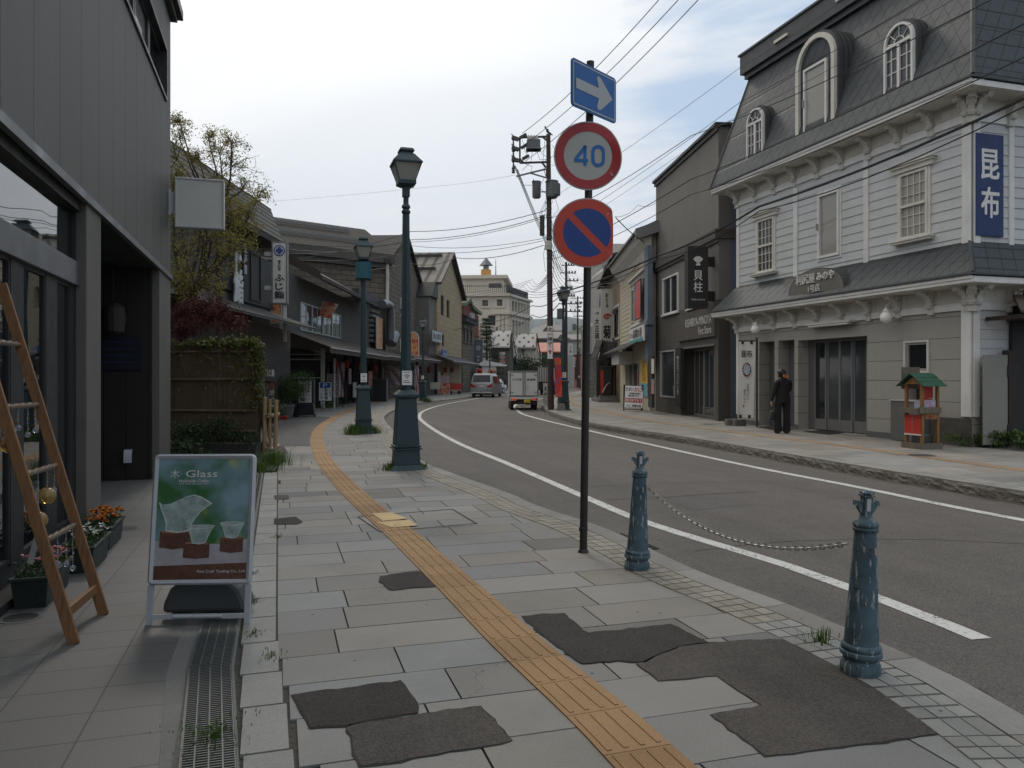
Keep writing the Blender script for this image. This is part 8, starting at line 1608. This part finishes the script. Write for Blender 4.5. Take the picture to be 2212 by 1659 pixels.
# ---- flag, small boards by the utility pole
T,f,a,b,z0_,z1_=cloth('fish_flag','red and blue printed fish flag leaning beside the far pavement lamp',33.4,1197,1212,773,858,'flag_print',None,False,.05,-.03);mb=MB();mb.tube((a+.28,0,ZR+.2),(a-.06,0,z1_+.12),.02,n=6);T.part('pole',mb,'green_paint');mb=MB();mb.prism([(a+.12,-.1,ZR),(a+.5,-.1,ZR),(a+.44,-.05,ZR+.32),(a+.18,-.05,ZR+.32)],(0,.3,0));T.part('weight_base',mb,'concrete')
mb=MB();write(mb,'大漁',(a+b)/2+.02,z1_-.22,.18,.26,-.07,.03);T.part('lettering',mb,'orange')
f=Frame(P(1174,39),ang=0);notice('street_menu','small white standing board with dark characters left of the utility pole','sign board',f,0,f.X(1183),ZR+.05,f.Z(1178,828),0,'off_white',.05,[('食',.5,.75,.2,.5,'black_ink',False),('農林',.5,.5,.12,.6,'black_ink',False)],frame='off_white')
# ================================================================= UTILITY POLES, CABLES
mk('pole_brown',(.055,.035,.032),.75,.25,1.5,.002);mk('insul',(.05,.052,.055),.4,.2,4);mk('gear_grey',(.11,.12,.13),.5,.15,3);mk('gear_brown',(.04,.028,.028),.6)
yP=G(1190,885,ZR)[1];fU=Frame(P(1190,yP),ang=0)
def U(u,v,yo=0):x,z=fU.at(u,v,yo);return Vector((x,yo,z))
T=Thing('utility_pole','brown utility pole with transformers, switch frame and vertical glassworks sign','utility pole',fU,(0,0,ZR))
top=U(1184.5,290);base=Vector((0,0,ZR));mb=MB();mb.path([tuple(base),tuple(base.lerp(top,.5)),tuple(top)],.145,16,.095);T.part('pole',mb,'pole_brown',smooth=60)
def bar(mb,p,q,w=.05):mb.tube(p,q,w,n=4)
mb=MB();A,B,C_,D=U(1123,297),U(1183,295),U(1123,352),U(1184,350)
for p,q in((A,B),(C_,D),(A,C_),(U(1171,295),U(1181,303)),(U(1123,343),U(1131,352)),(U(1180,362),U(1171,352))):bar(mb,p,q,.055)
for v in(302,325,349):bar(mb,U(1106,v),U(1124,v),.035)
T.part('switch_frame',mb,'pole_brown')
for v in(299,321,345):
 mb=MB();p=U(1113,v);mb.obox(tuple(p),(.32,.18,.15),ry=.35);mb.path([U(1105,v-10),U(1109,v-3),U(1116,v)],.025,5);mb.lathe([(.05,-.5),(.09,-.47),(.05,-.42),(.09,-.38),(.05,-.33),(.09,-.29),(.04,-.2),(.03,0)],8,tuple(U(1109,v+5)));T.part('insulator',mb,'insul')
 mb=MB();q=U(1130+(v-299)*.12,v-5);mb.obox(tuple(q),(.34,.12,.12),ry=-.5);T.part('insulator',mb,'insul')
mb=MB();a,b=U(1138,325),U(1167,303);mb.box(a.x,b.x,-.22,.22,a.z,b.z);mb.box(a.x-.04,b.x+.04,-.26,.26,a.z,a.z+.07);sb=T.part('switch_box',mb,'gear_grey',bevel=.03)
for k in range(4):mb=MB();x=a.x+.08+k*.12;mb.lathe([(.05,0),(.07,.04),(.05,.08),(.07,.12),(.03,.2)],8,(x,-.1,b.z));T.part('bushing',mb,'off_white',parent=sb)
mb=MB();bar(mb,U(1115,381),U(1180,365),.045);bar(mb,U(1146,374),U(1180,384),.04);bar(mb,U(1180,365),U(1180,384),.03);T.part('crossarm',mb,'gear_grey')
for u0,u1,v0,v1,nm in((1149,1169,391,428,'smaller'),(1178,1206,390,428,'bigger')):
 p,q=U(u0,v1,-.1),U(u1,v0,-.1);r=(q.x-p.x)/2;c=((p.x+q.x)/2,-.1,p.z);h=q.z-p.z;mb=MB();mb.lathe([(r*.75,0),(r*.92,.05),(r*.95,h*.9),(r*1.04,h*.91),(r*1.0,h*.97),(r*.4,h)],20,c)
 if nm=='bigger':
  for k in range(9):a=-1.2+k*.3;mb.box(c[0]+r*cos(a)-.02,c[0]+r*cos(a)+.09,c[1]+r*sin(a)-.01,c[1]+r*sin(a)+.01,p.z+.12,q.z-.15)
 tr=T.part('transformer',mb,'gear_grey',smooth=40);mb=MB();mb.lathe([(.04,0),(.06,.03),(.04,.06),(.02,.12)],8,(c[0]-r*.7,-.35,q.z-.12));mb.tube((c[0]+r,0,p.z+h*.4),(0 if nm=='bigger' else c[0]+r+.3,0,p.z+h*.4),.03,n=4);T.part('bushing',mb,'insul',parent=tr)
mb=MB();p,q=U(1166,509,-.1),U(1176,466,-.1);mb.box(p.x,q.x,-.25,.0,p.z,q.z);T.part('cable_box',mb,'gear_brown',bevel=.02);mb=MB();p,q=U(1177,540),U(1192,522);mb.lathe([(.16,0),(.17,.1),(.13,.12),(.17,.15),(.17,.25),(.13,.27),(.16,.3),(.16,.38)],12,((p.x+q.x)/2,-.05,p.z));T.part('cable_joint',mb,'off_white')
mb=MB()
for v in(398,410,440,452,470,488,515,548,566,585,604,690):c=base.lerp(top,(885-v)/(885-290));mb.lathe([(.13,0),(.13,.03)],12,tuple(c))
for k in range(14):v=470+k*22;p=U(1180 if k%2 else 1195,v);c=base.lerp(top,(885-v)/595);mb.tube(tuple(c),(c.x+(.22 if k%2 else-.22),-.05,c.z),.009,n=4)
T.part('bands_and_steps',mb,'gear_grey')
rn=random.Random(5)
for k in range(16):
 v0=rn.uniform(300,560);v1=v0+rn.uniform(15,90);s_=rn.choice((-1,1));p,q=U(1187+s_*rn.uniform(2,12),v0,-.1),U(1187+s_*rn.uniform(2,9),v1,-.1);m_=(p+q)/2+Vector((s_*rn.uniform(.05,.35),0,-.1));mb=MB();mb.path([p,m_,q],.011,4);T.part('drop_lead',mb,'cable')
for pts in(((1128,300),(1135,330),(1150,326)),((1150,326),(1147,350),(1128,368)),((1160,326),(1166,345),(1180,345)),((1130,352),(1150,360),(1146,374)),((1118,383),(1130,400),(1150,400)),((1180,300),(1190,340),(1183,380)),((1142,325),(1130,345),(1124,352))):mb=MB();mb.path([U(u,v,-.1)for u,v in pts],.011,4);T.part('drop_lead',mb,'cable')
mb=MB();a,b=U(1182.5,775,-.2),U(1194,704.5,-.2);mb.box(a.x,b.x,-.20,-.17,a.z,b.z);sp=T.part('sign_plate',mb,'plastic_white');mb=MB();write(mb,'北一硝子',(a.x+b.x)/2,a.z+(b.z-a.z)*.68,(b.z-a.z)*.58,.20,-.206,.045,True);T.part('lettering',mb,'black_ink',parent=sp)
mb=MB();cx=(a.x+b.x)/2;z=a.z+.22;mb.quad(*[(cx+p,-.206,z+q)for p,q in((-.04,0),(.04,0),(.04,.09),(.09,.09),(0,.2),(-.09,.09),(-.04,.09))]);write(mb,'この先すぐ',cx,z+.29,.05,.18,-.206,.02);T.part('red_arrow',mb,'red_ink',parent=sp)
# crow
T=Thing('crow','black crow perched on top of the utility pole','bird',fU,tuple(top));mb=MB();c=top+Vector((-.05,-.02,.0));mb.path([c+Vector((.16,0,.02)),c+Vector((.08,0,.08)),c+Vector((0,0,.16)),c+Vector((-.06,0,.25)),c+Vector((-.09,0,.31))],.03,8,.03);mb.sph(tuple(c+Vector((.01,0,.15))),.07,12,8,.9,.75,1.3);mb.sph(tuple(c+Vector((-.085,0,.32))),.038,10,8);mb.path([c+Vector((-.11,0,.33)),c+Vector((-.165,0,.315))],.012,6,.003);T.part('body',mb,'black',smooth=80)
mb=MB();mb.prism([c+Vector(q)for q in((.05,-.02,.12),(.25,-.02,-.04),(.21,-.02,-.06),(.03,-.02,.05))],(0,.04,0));T.part('tail',mb,'black');mb=MB();mb.tube(c+Vector((-.01,-.02,.08)),c+Vector((-.01,-.02,.0)),.007,n=5);mb.tube(c+Vector((.02,.02,.08)),c+Vector((.02,.02,.0)),.007,n=5);T.part('legs',mb,'black')
# farther poles
def far_pole(label,u,y,vt,seed,w=.13,arms=7):
 r=random.Random(seed);f=Frame(P(u,y),ang=.15);T=Thing('utility_pole',label,'utility pole',f,(0,0,ZR));zt_=f.Z(u,vt);mb=MB();mb.tube((0,0,ZR),(0,0,zt_),w,w*.7,10);T.part('pole',mb,'pole_brown')
 for k in range(arms):
  z=zt_-.3-k*.62;L_=r.uniform(.5,1.3);mb=MB();mb.box(-L_*r.random(),L_,-.04,.04,z,z+.07)
  for q in range(3):x=L_*(q+1)/3.2;mb.lathe([(.05,0),(.08,.05),(.05,.1),(.07,.15)],6,(x,0,z+.07))
  T.part('crossarm',mb,'insul')
 mb=MB();mb.lathe([(.25,0),(.28,.05),(.28,.8),(.1,.85)],14,(-.5,-.1,zt_-4.6));T.part('transformer',mb,'gear_grey');return f,zt_
far_pole('second brown utility pole crowded with insulators behind the lamp with the flag',1223,62,566,3);far_pole('distant thin utility pole left of the big sign pole, with long pale crossarms',1248,105,640,6,.15,5);far_pole('distant utility pole seen between roofs left of the nearer pole',1102,150,715,9,.12,3)
# cables
nC=[0]
def cable(label,pts,sag=.3,r=.012,grp='overhead power cables'):
 """pts: (u, v, distance) in the photograph, hung with a sag between consecutive points"""
 mb=MB();W3=[Vector(((u-CU)/K*y,y,H-(v-CV)/K*y))for u,v,y in pts]
 for a,b in zip(W3,W3[1:]):
  n=max(6,int((b-a).length/1.2));mb.path([a.lerp(b,i/n)-Vector((0,0,sag*4*(i/n)*(1-i/n)))for i in range(n+1)],r,5)
 c=W3[0];single('cable',label,'cable',mb,'cable',WORLD,tuple(c),grp)
def up(u0,v0,u1,v1,y1,k=1.0):
 return[(u0,v0,yP),(u1,v1,y1)]
cable('upper left high voltage cable rising to the top edge left of the arrow sign',[(1128,288,yP),(1423,0,21.8)],.25,.013);cable('middle high voltage cable rising to the top edge behind the arrow sign',[(1133,312,yP),(1465,0,21.4)],.25,.013);cable('lower high voltage cable rising to the top edge right of the arrow sign',[(1135,348,yP),(1508,0,21.0)],.25,.013)
bun='thick bundle of cables crossing the grey and mansard shop fronts'
cable('thick twisted cable crossing the mansard shop just below the upper cornice',[(1194,636,yP),(1420,553,26),(1640,446,20.5),(2260,190,12.6)],.12,.030);cable('thinner cable wound along the thick twisted one over the mansard shop',[(1194,640,yP),(1420,560,26),(1640,456,20.5),(2260,206,12.6)],.22,.014)
cable('cable crossing the mansard roof from the pole to the top right corner, upper',[(1194,470,yP),(1493,293,24),(2140,0,13.5)],.15,.012);cable('cable crossing the mansard roof from the pole to the right edge, middle',[(1194,545,yP),(1493,387,24),(2230,42,13.2)],.15,.014);cable('cable crossing low over the mansard dormers to the right edge',[(1194,560,yP),(1493,420,24),(2230,115,13.0)],.2,.012)
cable('thin wire from behind the 40 sign up past the parapet corner',[(1190,430,yP),(1600,145,23),(1900,-60,16)],.1,.007);cable('thin wire above the grey shop roof',[(1194,500,yP),(1600,220,23),(2212,-140,13)],.1,.008);cable('pale thin wire just under the one above the grey shop roof',[(1194,515,yP),(1560,268,24),(2212,-90,13)],.1,.006)
cable('service cable dropping from behind the no parking sign to the cream shop eave',[(1330,470,30),(1400,528,33)],.1,.02);cable('thin service wire arcing above the cream shop',[(1328,468,30),(1378,443,31),(1425,432,32)],.15,.008)
for i,(v0,pts)in enumerate(((455,[(1178,455,yP),(888,500,40),(600,563,45)]),(463,[(1178,466,yP),(888,518,40),(610,548,45)]),(468,[(1178,470,yP),(888,523,40),(560,520,33)]),(515,[(1174,515,yP),(888,531,42),(620,538,46)]),(520,[(1174,520,yP),(888,545,42),(620,560,46)]),(530,[(1174,530,yP),(985,557,45),(888,569,50),(700,582,52)]))):
 cable(['uppermost cable running left from the pole to the stone warehouse','second cable from the top running left from the pole','third cable running left from the pole toward the crest sign','fourth cable running left from the pole across the warehouse roof','fifth cable running left from the pole, nearly level','lowest of the six cables running left from the pole'][i],pts,.25,.017 if i in(0,1,5)else.012)
cable('hair thin wire across the sky from the maple to the pole crossarm',[(575,436,60),(965,400,48),(1112,378,yP)],.05,.007);mb=MB()
cable('long dark cable sloping down left across the hotel to the red brick shop',[(1210,640,50),(1150,660,60),(1050,697,84),(900,716,75)],.3,.03);cable('second sloping cable below the hotel windows',[(1208,655,50),(1150,680,64),(1090,700,84),(985,712,84)],.5,.03)
for i in range(7):
 v=590+i*6;cable(['uppermost','second','third','fourth','fifth','sixth','lowest'][i]+' far wire running left over the hotel roofline from the poles',[(1184 if i<4 else 1222,v,yP if i<4 else 60),(1150-i*6,604+i*5,80),(960-i*12,632+i*9,100)],.5,.018)
for i in range(9):cable(['first','second','third','fourth','fifth','sixth','seventh','eighth','ninth'][i]+' wire from the left running between the near and second utility poles',[(1190,470+i*16,yP),(1222,572+i*8,62),(1249,655+i*5,104)],.35,.014,'wires between the utility poles')
for i in range(3):cable(['outermost','middle','innermost'][i]+' wire dropping steeply from the left insulators toward the second pole',[(1108+i*5,350+i*8,yP),(1210+i*4,590,62)],.3,.018,'wires between the utility poles')
for i in range(5):cable(['first','second','third','fourth','fifth'][i]+' wire from the second pole across to the cream shop side, counted from above',[(1224,572+i*14,62),(1300+i*12,600-i*8+20,46),(1400,545+i*9,34)],.4,.012,'wires between the utility poles')
# ================================================================= VEHICLES
mk('silver_paint',(.32,.33,.35),.32,.05,1,0,metal=.5);mk('white_paint',(.62,.63,.62),.4,.1,1,0);mk('tyre',(.018,.018,.018),.85);mk('dark_glass',(.012,.013,.015),.08,0,1,0,ior=1.5);mk('tail_red',(.35,.012,.015),.2,.1,4,0);mk('plate_yellow',(.70,.52,.04),.5,.05);mk('box_grey',(.55,.56,.57),.45,.12,1,0);mk('brake_lamp',(.45,.04,.015),.3,0,1,0,emit=((1,.12,.02),.25));mk('underbody',(.02,.02,.02),.7)
def wheel(T,x,y,r,w=.2):
 mb=MB();mb.tube((x-w/2,y,r),(x+w/2,y,r),r,n=24);wh=T.part('wheel',mb,'tyre',bevel=.02);mb=MB();s_=1 if x>0 else-1;mb.tube((x+s_*w*.4,y,r),(x+s_*(w/2+.012),y,r),r*.64,r*.6,16);T.part('rim',mb,'alu',parent=wh)
 # silver minivan: x right, y forward, origin at rear centre on the road
def loft(mb,secs):
 n=len(secs[0]);vs=[p for s_ in secs for p in s_];mb.add(vs,[(i*n+k,i*n+(k+1)%n,(i+1)*n+(k+1)%n,(i+1)*n+k)for i in range(len(secs)-1)for k in range(n)]+[tuple(range(n))[::-1],tuple(range((len(secs)-1)*n,len(secs)*n))]);return mb
xv,yv=G(1040,858.5,0);fV=Frame((xv,yv),ang=-radians(9));T=Thing('minivan','silver minivan with red tail lights parked at the left kerb','van',fV,(0,0,0))
def vsec(y,zb,zs,zt,wb,ws,wt):return[(-wb,y,zb),(-ws,y,zb+.25),(-ws,y,zs),(-wt,y,zt-.1),(-wt*.88,y,zt),(wt*.88,y,zt),(wt,y,zt-.1),(ws,y,zs),(ws,y,zb+.25),(wb,y,zb)]
mb=MB();loft(mb,[vsec(0,.35,1.0,1.02,.80,.86,.80),vsec(.05,.28,1.05,1.2,.84,.90,.83),vsec(.22,.25,1.05,1.84,.84,.91,.74),vsec(.6,.22,1.05,1.90,.84,.915,.76),vsec(2.4,.22,1.03,1.90,.84,.915,.77),vsec(3.3,.22,1.0,1.78,.84,.91,.74),vsec(4.1,.22,.95,1.12,.84,.9,.78),vsec(4.7,.25,.8,.92,.82,.86,.74),vsec(4.85,.32,.6,.7,.75,.78,.7)]);T.part('body',mb,'silver_paint',smooth=35)
mb=MB();mb.prism([(-.72,.035,1.22),(.72,.035,1.22),(.66,.17,1.76),(-.66,.17,1.76)],(0,-.012,.004));T.part('rear_window',mb,'dark_glass')
for s_ in(-1,1):
 mb=MB();mb.prism([(s_*.88,.03,1.15),(s_*.62,-.02,.98),(s_*.38,-.02,.86),(s_*.52,-.02,.80),(s_*.89,.02,.82)],(0,-.03,0));T.part('tail_light',mb,'tail_red');
 mb=MB();mb.prism([(s_*.915,.5,1.1),(s_*.915,1.5,1.1),(s_*.80,1.5,1.68),(s_*.80,.6,1.68)],(s_*.012,0,0));mb.prism([(s_*.915,1.6,1.1),(s_*.915,2.5,1.1),(s_*.80,2.5,1.68),(s_*.80,1.6,1.68)],(s_*.012,0,0));mb.prism([(s_*.915,2.6,1.08),(s_*.912,3.6,1.05),(s_*.80,3.1,1.66),(s_*.80,2.6,1.68)],(s_*.012,0,0));T.part('side_windows',mb,'dark_glass')
 mb=MB();mb.obox((s_*1.02,3.35,1.12),(.2,.12,.16));T.part('mirror',mb,'silver_paint',bevel=.02)
 for y in(.85,3.85):wheel(T,s_*.80,y,.32)
mb=MB();mb.box(-.165,.165,-.04,-.02,.82,.98);T.part('number_plate',mb,'off_white');mb=MB();mb.box(-.5,.5,-.035,-.01,1.02,1.06);T.part('chrome_strip',mb,'alu');mb=MB();mb.box(-.86,.86,-.05,.1,.36,.44);T.part('bumper_trim',mb,'off_white');mb=MB();mb.box(-.78,.78,.1,4.6,.2,.36);T.part('underbody',mb,'underbody')
# small box truck
xv,yv=G(1132,886,0);fV=Frame((xv,yv),ang=radians(2.5));T=Thing('box_truck','small white refrigerated box truck with black lettering on its double rear doors','truck',fV,(0,0,0));pz_=yv/K
bz0,bz1,bw=.66,1.90,.70
mb=MB();mb.box(-bw,bw,.05,2.0,bz0,bz1);T.part('cargo_box',mb,'box_grey',bevel=.03)
mb=MB();mb.frame_rect(-bw-.01,bw+.01,bz0-.01,bz1+.01,.06,-.01,.06);T.part('box_frame',mb,'box_trim' if 'box_trim' in MATS else mk('box_trim',(.20,.205,.21),.5),bevel=.01)
for s_,tx in((-1,'○大同'),(1,'食品㈱')):
 mb=MB();x0,x1=sorted((s_*.035,s_*(bw-.055)));mb.box(x0,x1,-.005,.05,bz0+.06,bz1-.08);d=T.part('rear_door',mb,'white_paint',bevel=.006)
 mb=MB();mb.tube((s_*.055,-.03,bz0+.04),(s_*.055,-.03,bz1-.06),.013,n=6)
 for z in(bz0+.2,bz1-.2):mb.box(min(s_*.5,s_*.68),max(s_*.5,s_*.68),-.025,-.006,z,z+.03);mb.sph((s_*.55,-.03,z+.015),.02,6,5)
 T.part('hinges_and_bar',mb,'gear_grey',parent=d);mb=MB();write(mb,tx,s_*.34,bz0+.83,.12,.42,-.012,.03);T.part('lettering',mb,'black_ink',parent=d)
mb=MB();mb.box(.05,.22,-.05,-.01,bz0+.46,bz0+.49);mb.box(.10,.13,-.06,-.01,bz0+.36,bz0+.49);T.part('door_handle',mb,'alu')
mb=MB();mb.prism([(-.68,0,.46),(-.40,0,.46),(-.34,0,.53),(.34,0,.53),(.40,0,.46),(.68,0,.46),(.68,0,.64),(-.68,0,.64)],(0,.12,0));T.part('rear_bumper',mb,'white_paint',bevel=.01)
for s_ in(-1,1):
 mb=MB();mb.box(min(s_*.37,s_*.56),max(s_*.37,s_*.56),-.02,.0,.49,.58);T.part('tail_light',mb,'brake_lamp');mb=MB();mb.box(s_*.57-.02,s_*.57+.07*s_+.02,-.018,0,.5,.57);T.part('marker',mb,'tail_red')
 for y in(.55,2.55):wheel(T,s_*.58,y,.27,.15)
 mb=MB();mb.path([(s_*.66,2.6,1.5),(s_*.84,2.75,1.45),(s_*.84,2.75,1.2)],.012,5);mb.obox((s_*.84,2.72,1.35),(.16,.06,.26));T.part('mirror',mb,'near_black');mb=MB();mb.box(s_*.58-.09,s_*.58+.09,.30,.32,.18,.5);T.part('mudflap',mb,'tyre')
mb=MB();mb.box(.0,.30,-.03,-.01,.36,.52);o=T.part('number_plate',mb,'plate_yellow');mb=MB();write(mb,'30-59',.17,.42,.075,.2,-.036,.01);T.part('digits',mb,'black_ink',parent=o)
mb=MB();mb.box(-.62,.62,.1,3.1,.28,.6);T.part('chassis',mb,'underbody');mb=MB();loft(mb,[[(-.66,y,.4),(-.68,y,1.0),(-w_,y,zt_),(w_,y,zt_),(.68,y,1.0),(.66,y,.4)]for y,w_,zt_ in((2.05,.58,1.72),(2.6,.58,1.74),(3.15,.6,1.15),(3.3,.62,.9))]);T.part('cab',mb,'white_paint',smooth=30)
mb=MB();mb.path([(-.2,.0,.22),(0,-.02,.19),(.12,-.02,.26),(.3,0,.24)],.02,6);T.part('tow_hook',mb,'gear_grey')
# parked white car beyond the van, striped truck beyond
fV=Frame(P(1080,77),ang=radians(150));T=Thing('parked_car','pale small car parked nose toward the viewer behind the silver minivan','car',fV,(0,0,0));mb=MB();loft(mb,[vsec(0,.3,.8,.9,.7,.78,.7),vsec(.3,.22,.85,1.0,.74,.82,.74),vsec(.7,.22,.85,1.42,.74,.82,.62),vsec(2.3,.22,.85,1.45,.74,.82,.62),vsec(3.0,.22,.82,1.0,.74,.82,.74),vsec(3.8,.25,.7,.85,.72,.78,.68),vsec(4.0,.35,.55,.65,.66,.7,.6)]);T.part('body',mb,'white_paint',smooth=35)
mb=MB();mb.prism([(-.6,3.0,1.01),(.6,3.0,1.01),(.52,2.35,1.40),(-.52,2.35,1.40)],(0,.03,.02));T.part('windscreen',mb,'dark_glass')
for s_ in(-1,1):
 mb=MB();mb.box(s_*.45,s_*.68,3.84,4.0,.6,.75);T.part('headlight',mb,'glass_print')
 for y in(.7,3.2):wheel(T,s_*.74,y,.3)
fV=Frame(P(1173,70),ang=-radians(12));T=Thing('striped_truck','truck with white vertical-ribbed load body beyond the small box truck','truck',fV,(0,0,0));mk_lines('ribbed_white',(.5,.5,.49),(.04,.04,.04),[(1,1,0,.16,.05,.9)],.5);mb=MB();mb.box(-.5,.5,0,4,1.2,2.5);T.part('load_body',mb,'ribbed_white');mb=MB();mb.box(-.95,-.52,0,3.8,1.3,2.55);T.part('dark_side',mb,'near_black');mb=MB();mb.box(-.8,.5,.1,4,.45,1.19);T.part('chassis',mb,'underbody')
for s_ in(-1,1):
 for y in(.8,3.4):wheel(T,s_*.6-.1,y,.42)
for u,y,lab,m__ in((1034,71,'small red and white flag with dark characters above the silver minivan, left','red'),(1060,74,'small red and orange flag above the silver minivan, right','food_red')):
 T_,f,a,b,z0_,z1_=cloth('shop_flag',lab,y,u-5,u+8,797,830,m__,'shop flags above the minivan',True,.03);mb=MB();write(mb,'串',(a+b)/2,z1_-.35,.4,.35,-.06,.03);T_.part('lettering',mb,'black_ink')
mb=MB();f=Frame(P(1073,84),ang=0)
for k in range(7):x=k*.55;mb.box(x,x+.07,0,.07,0,2.0)
mb.box(0,3.4,.0,.05,1.9,1.98);single('railing','black upright railing beyond the silver minivan','railing',mb,'black',f,(0,0,0))
vsign('noodle_sign','narrow white vertical sign beside the pale dotted-roof cottage',118,1163,1170,762,792,'off_white',[('和牛黒澤',.5,.5,.85,.6,'black_ink',True)]);vsign('distant_sushi_sign','small white sushi sign far down the street between pole and sign pole',90,1228,1237,742,766,'off_white',[('ふじ鮨',.5,.5,.7,.5,'black_ink',True)]);vsign('narrow_sign','thin white vertical sign under the small distant sushi sign',92,1238,1242,772,792,'off_white',[('お土産',.5,.5,.8,.6,'black_ink',True)])
# ================================================================= AIR
mb=MB();mb.box(-6000,6000,-3000,7000,-1.1,900);m_=bpy.data.materials.new('haze');m_.use_nodes=True;t_=NT(m_.node_tree);pv=t_.node('ShaderNodeVolumePrincipled');pv.inputs['Color'].default_value=(.80,.88,1,1);pv.inputs['Density'].default_value=.00010;pv.inputs['Anisotropy'].default_value=.2;o_=t_.node('ShaderNodeOutputMaterial');t_.put(o_.inputs['Volume'],pv.outputs[0]);MATS['haze']=m_
struct('haze',mb,'haze','stuff')
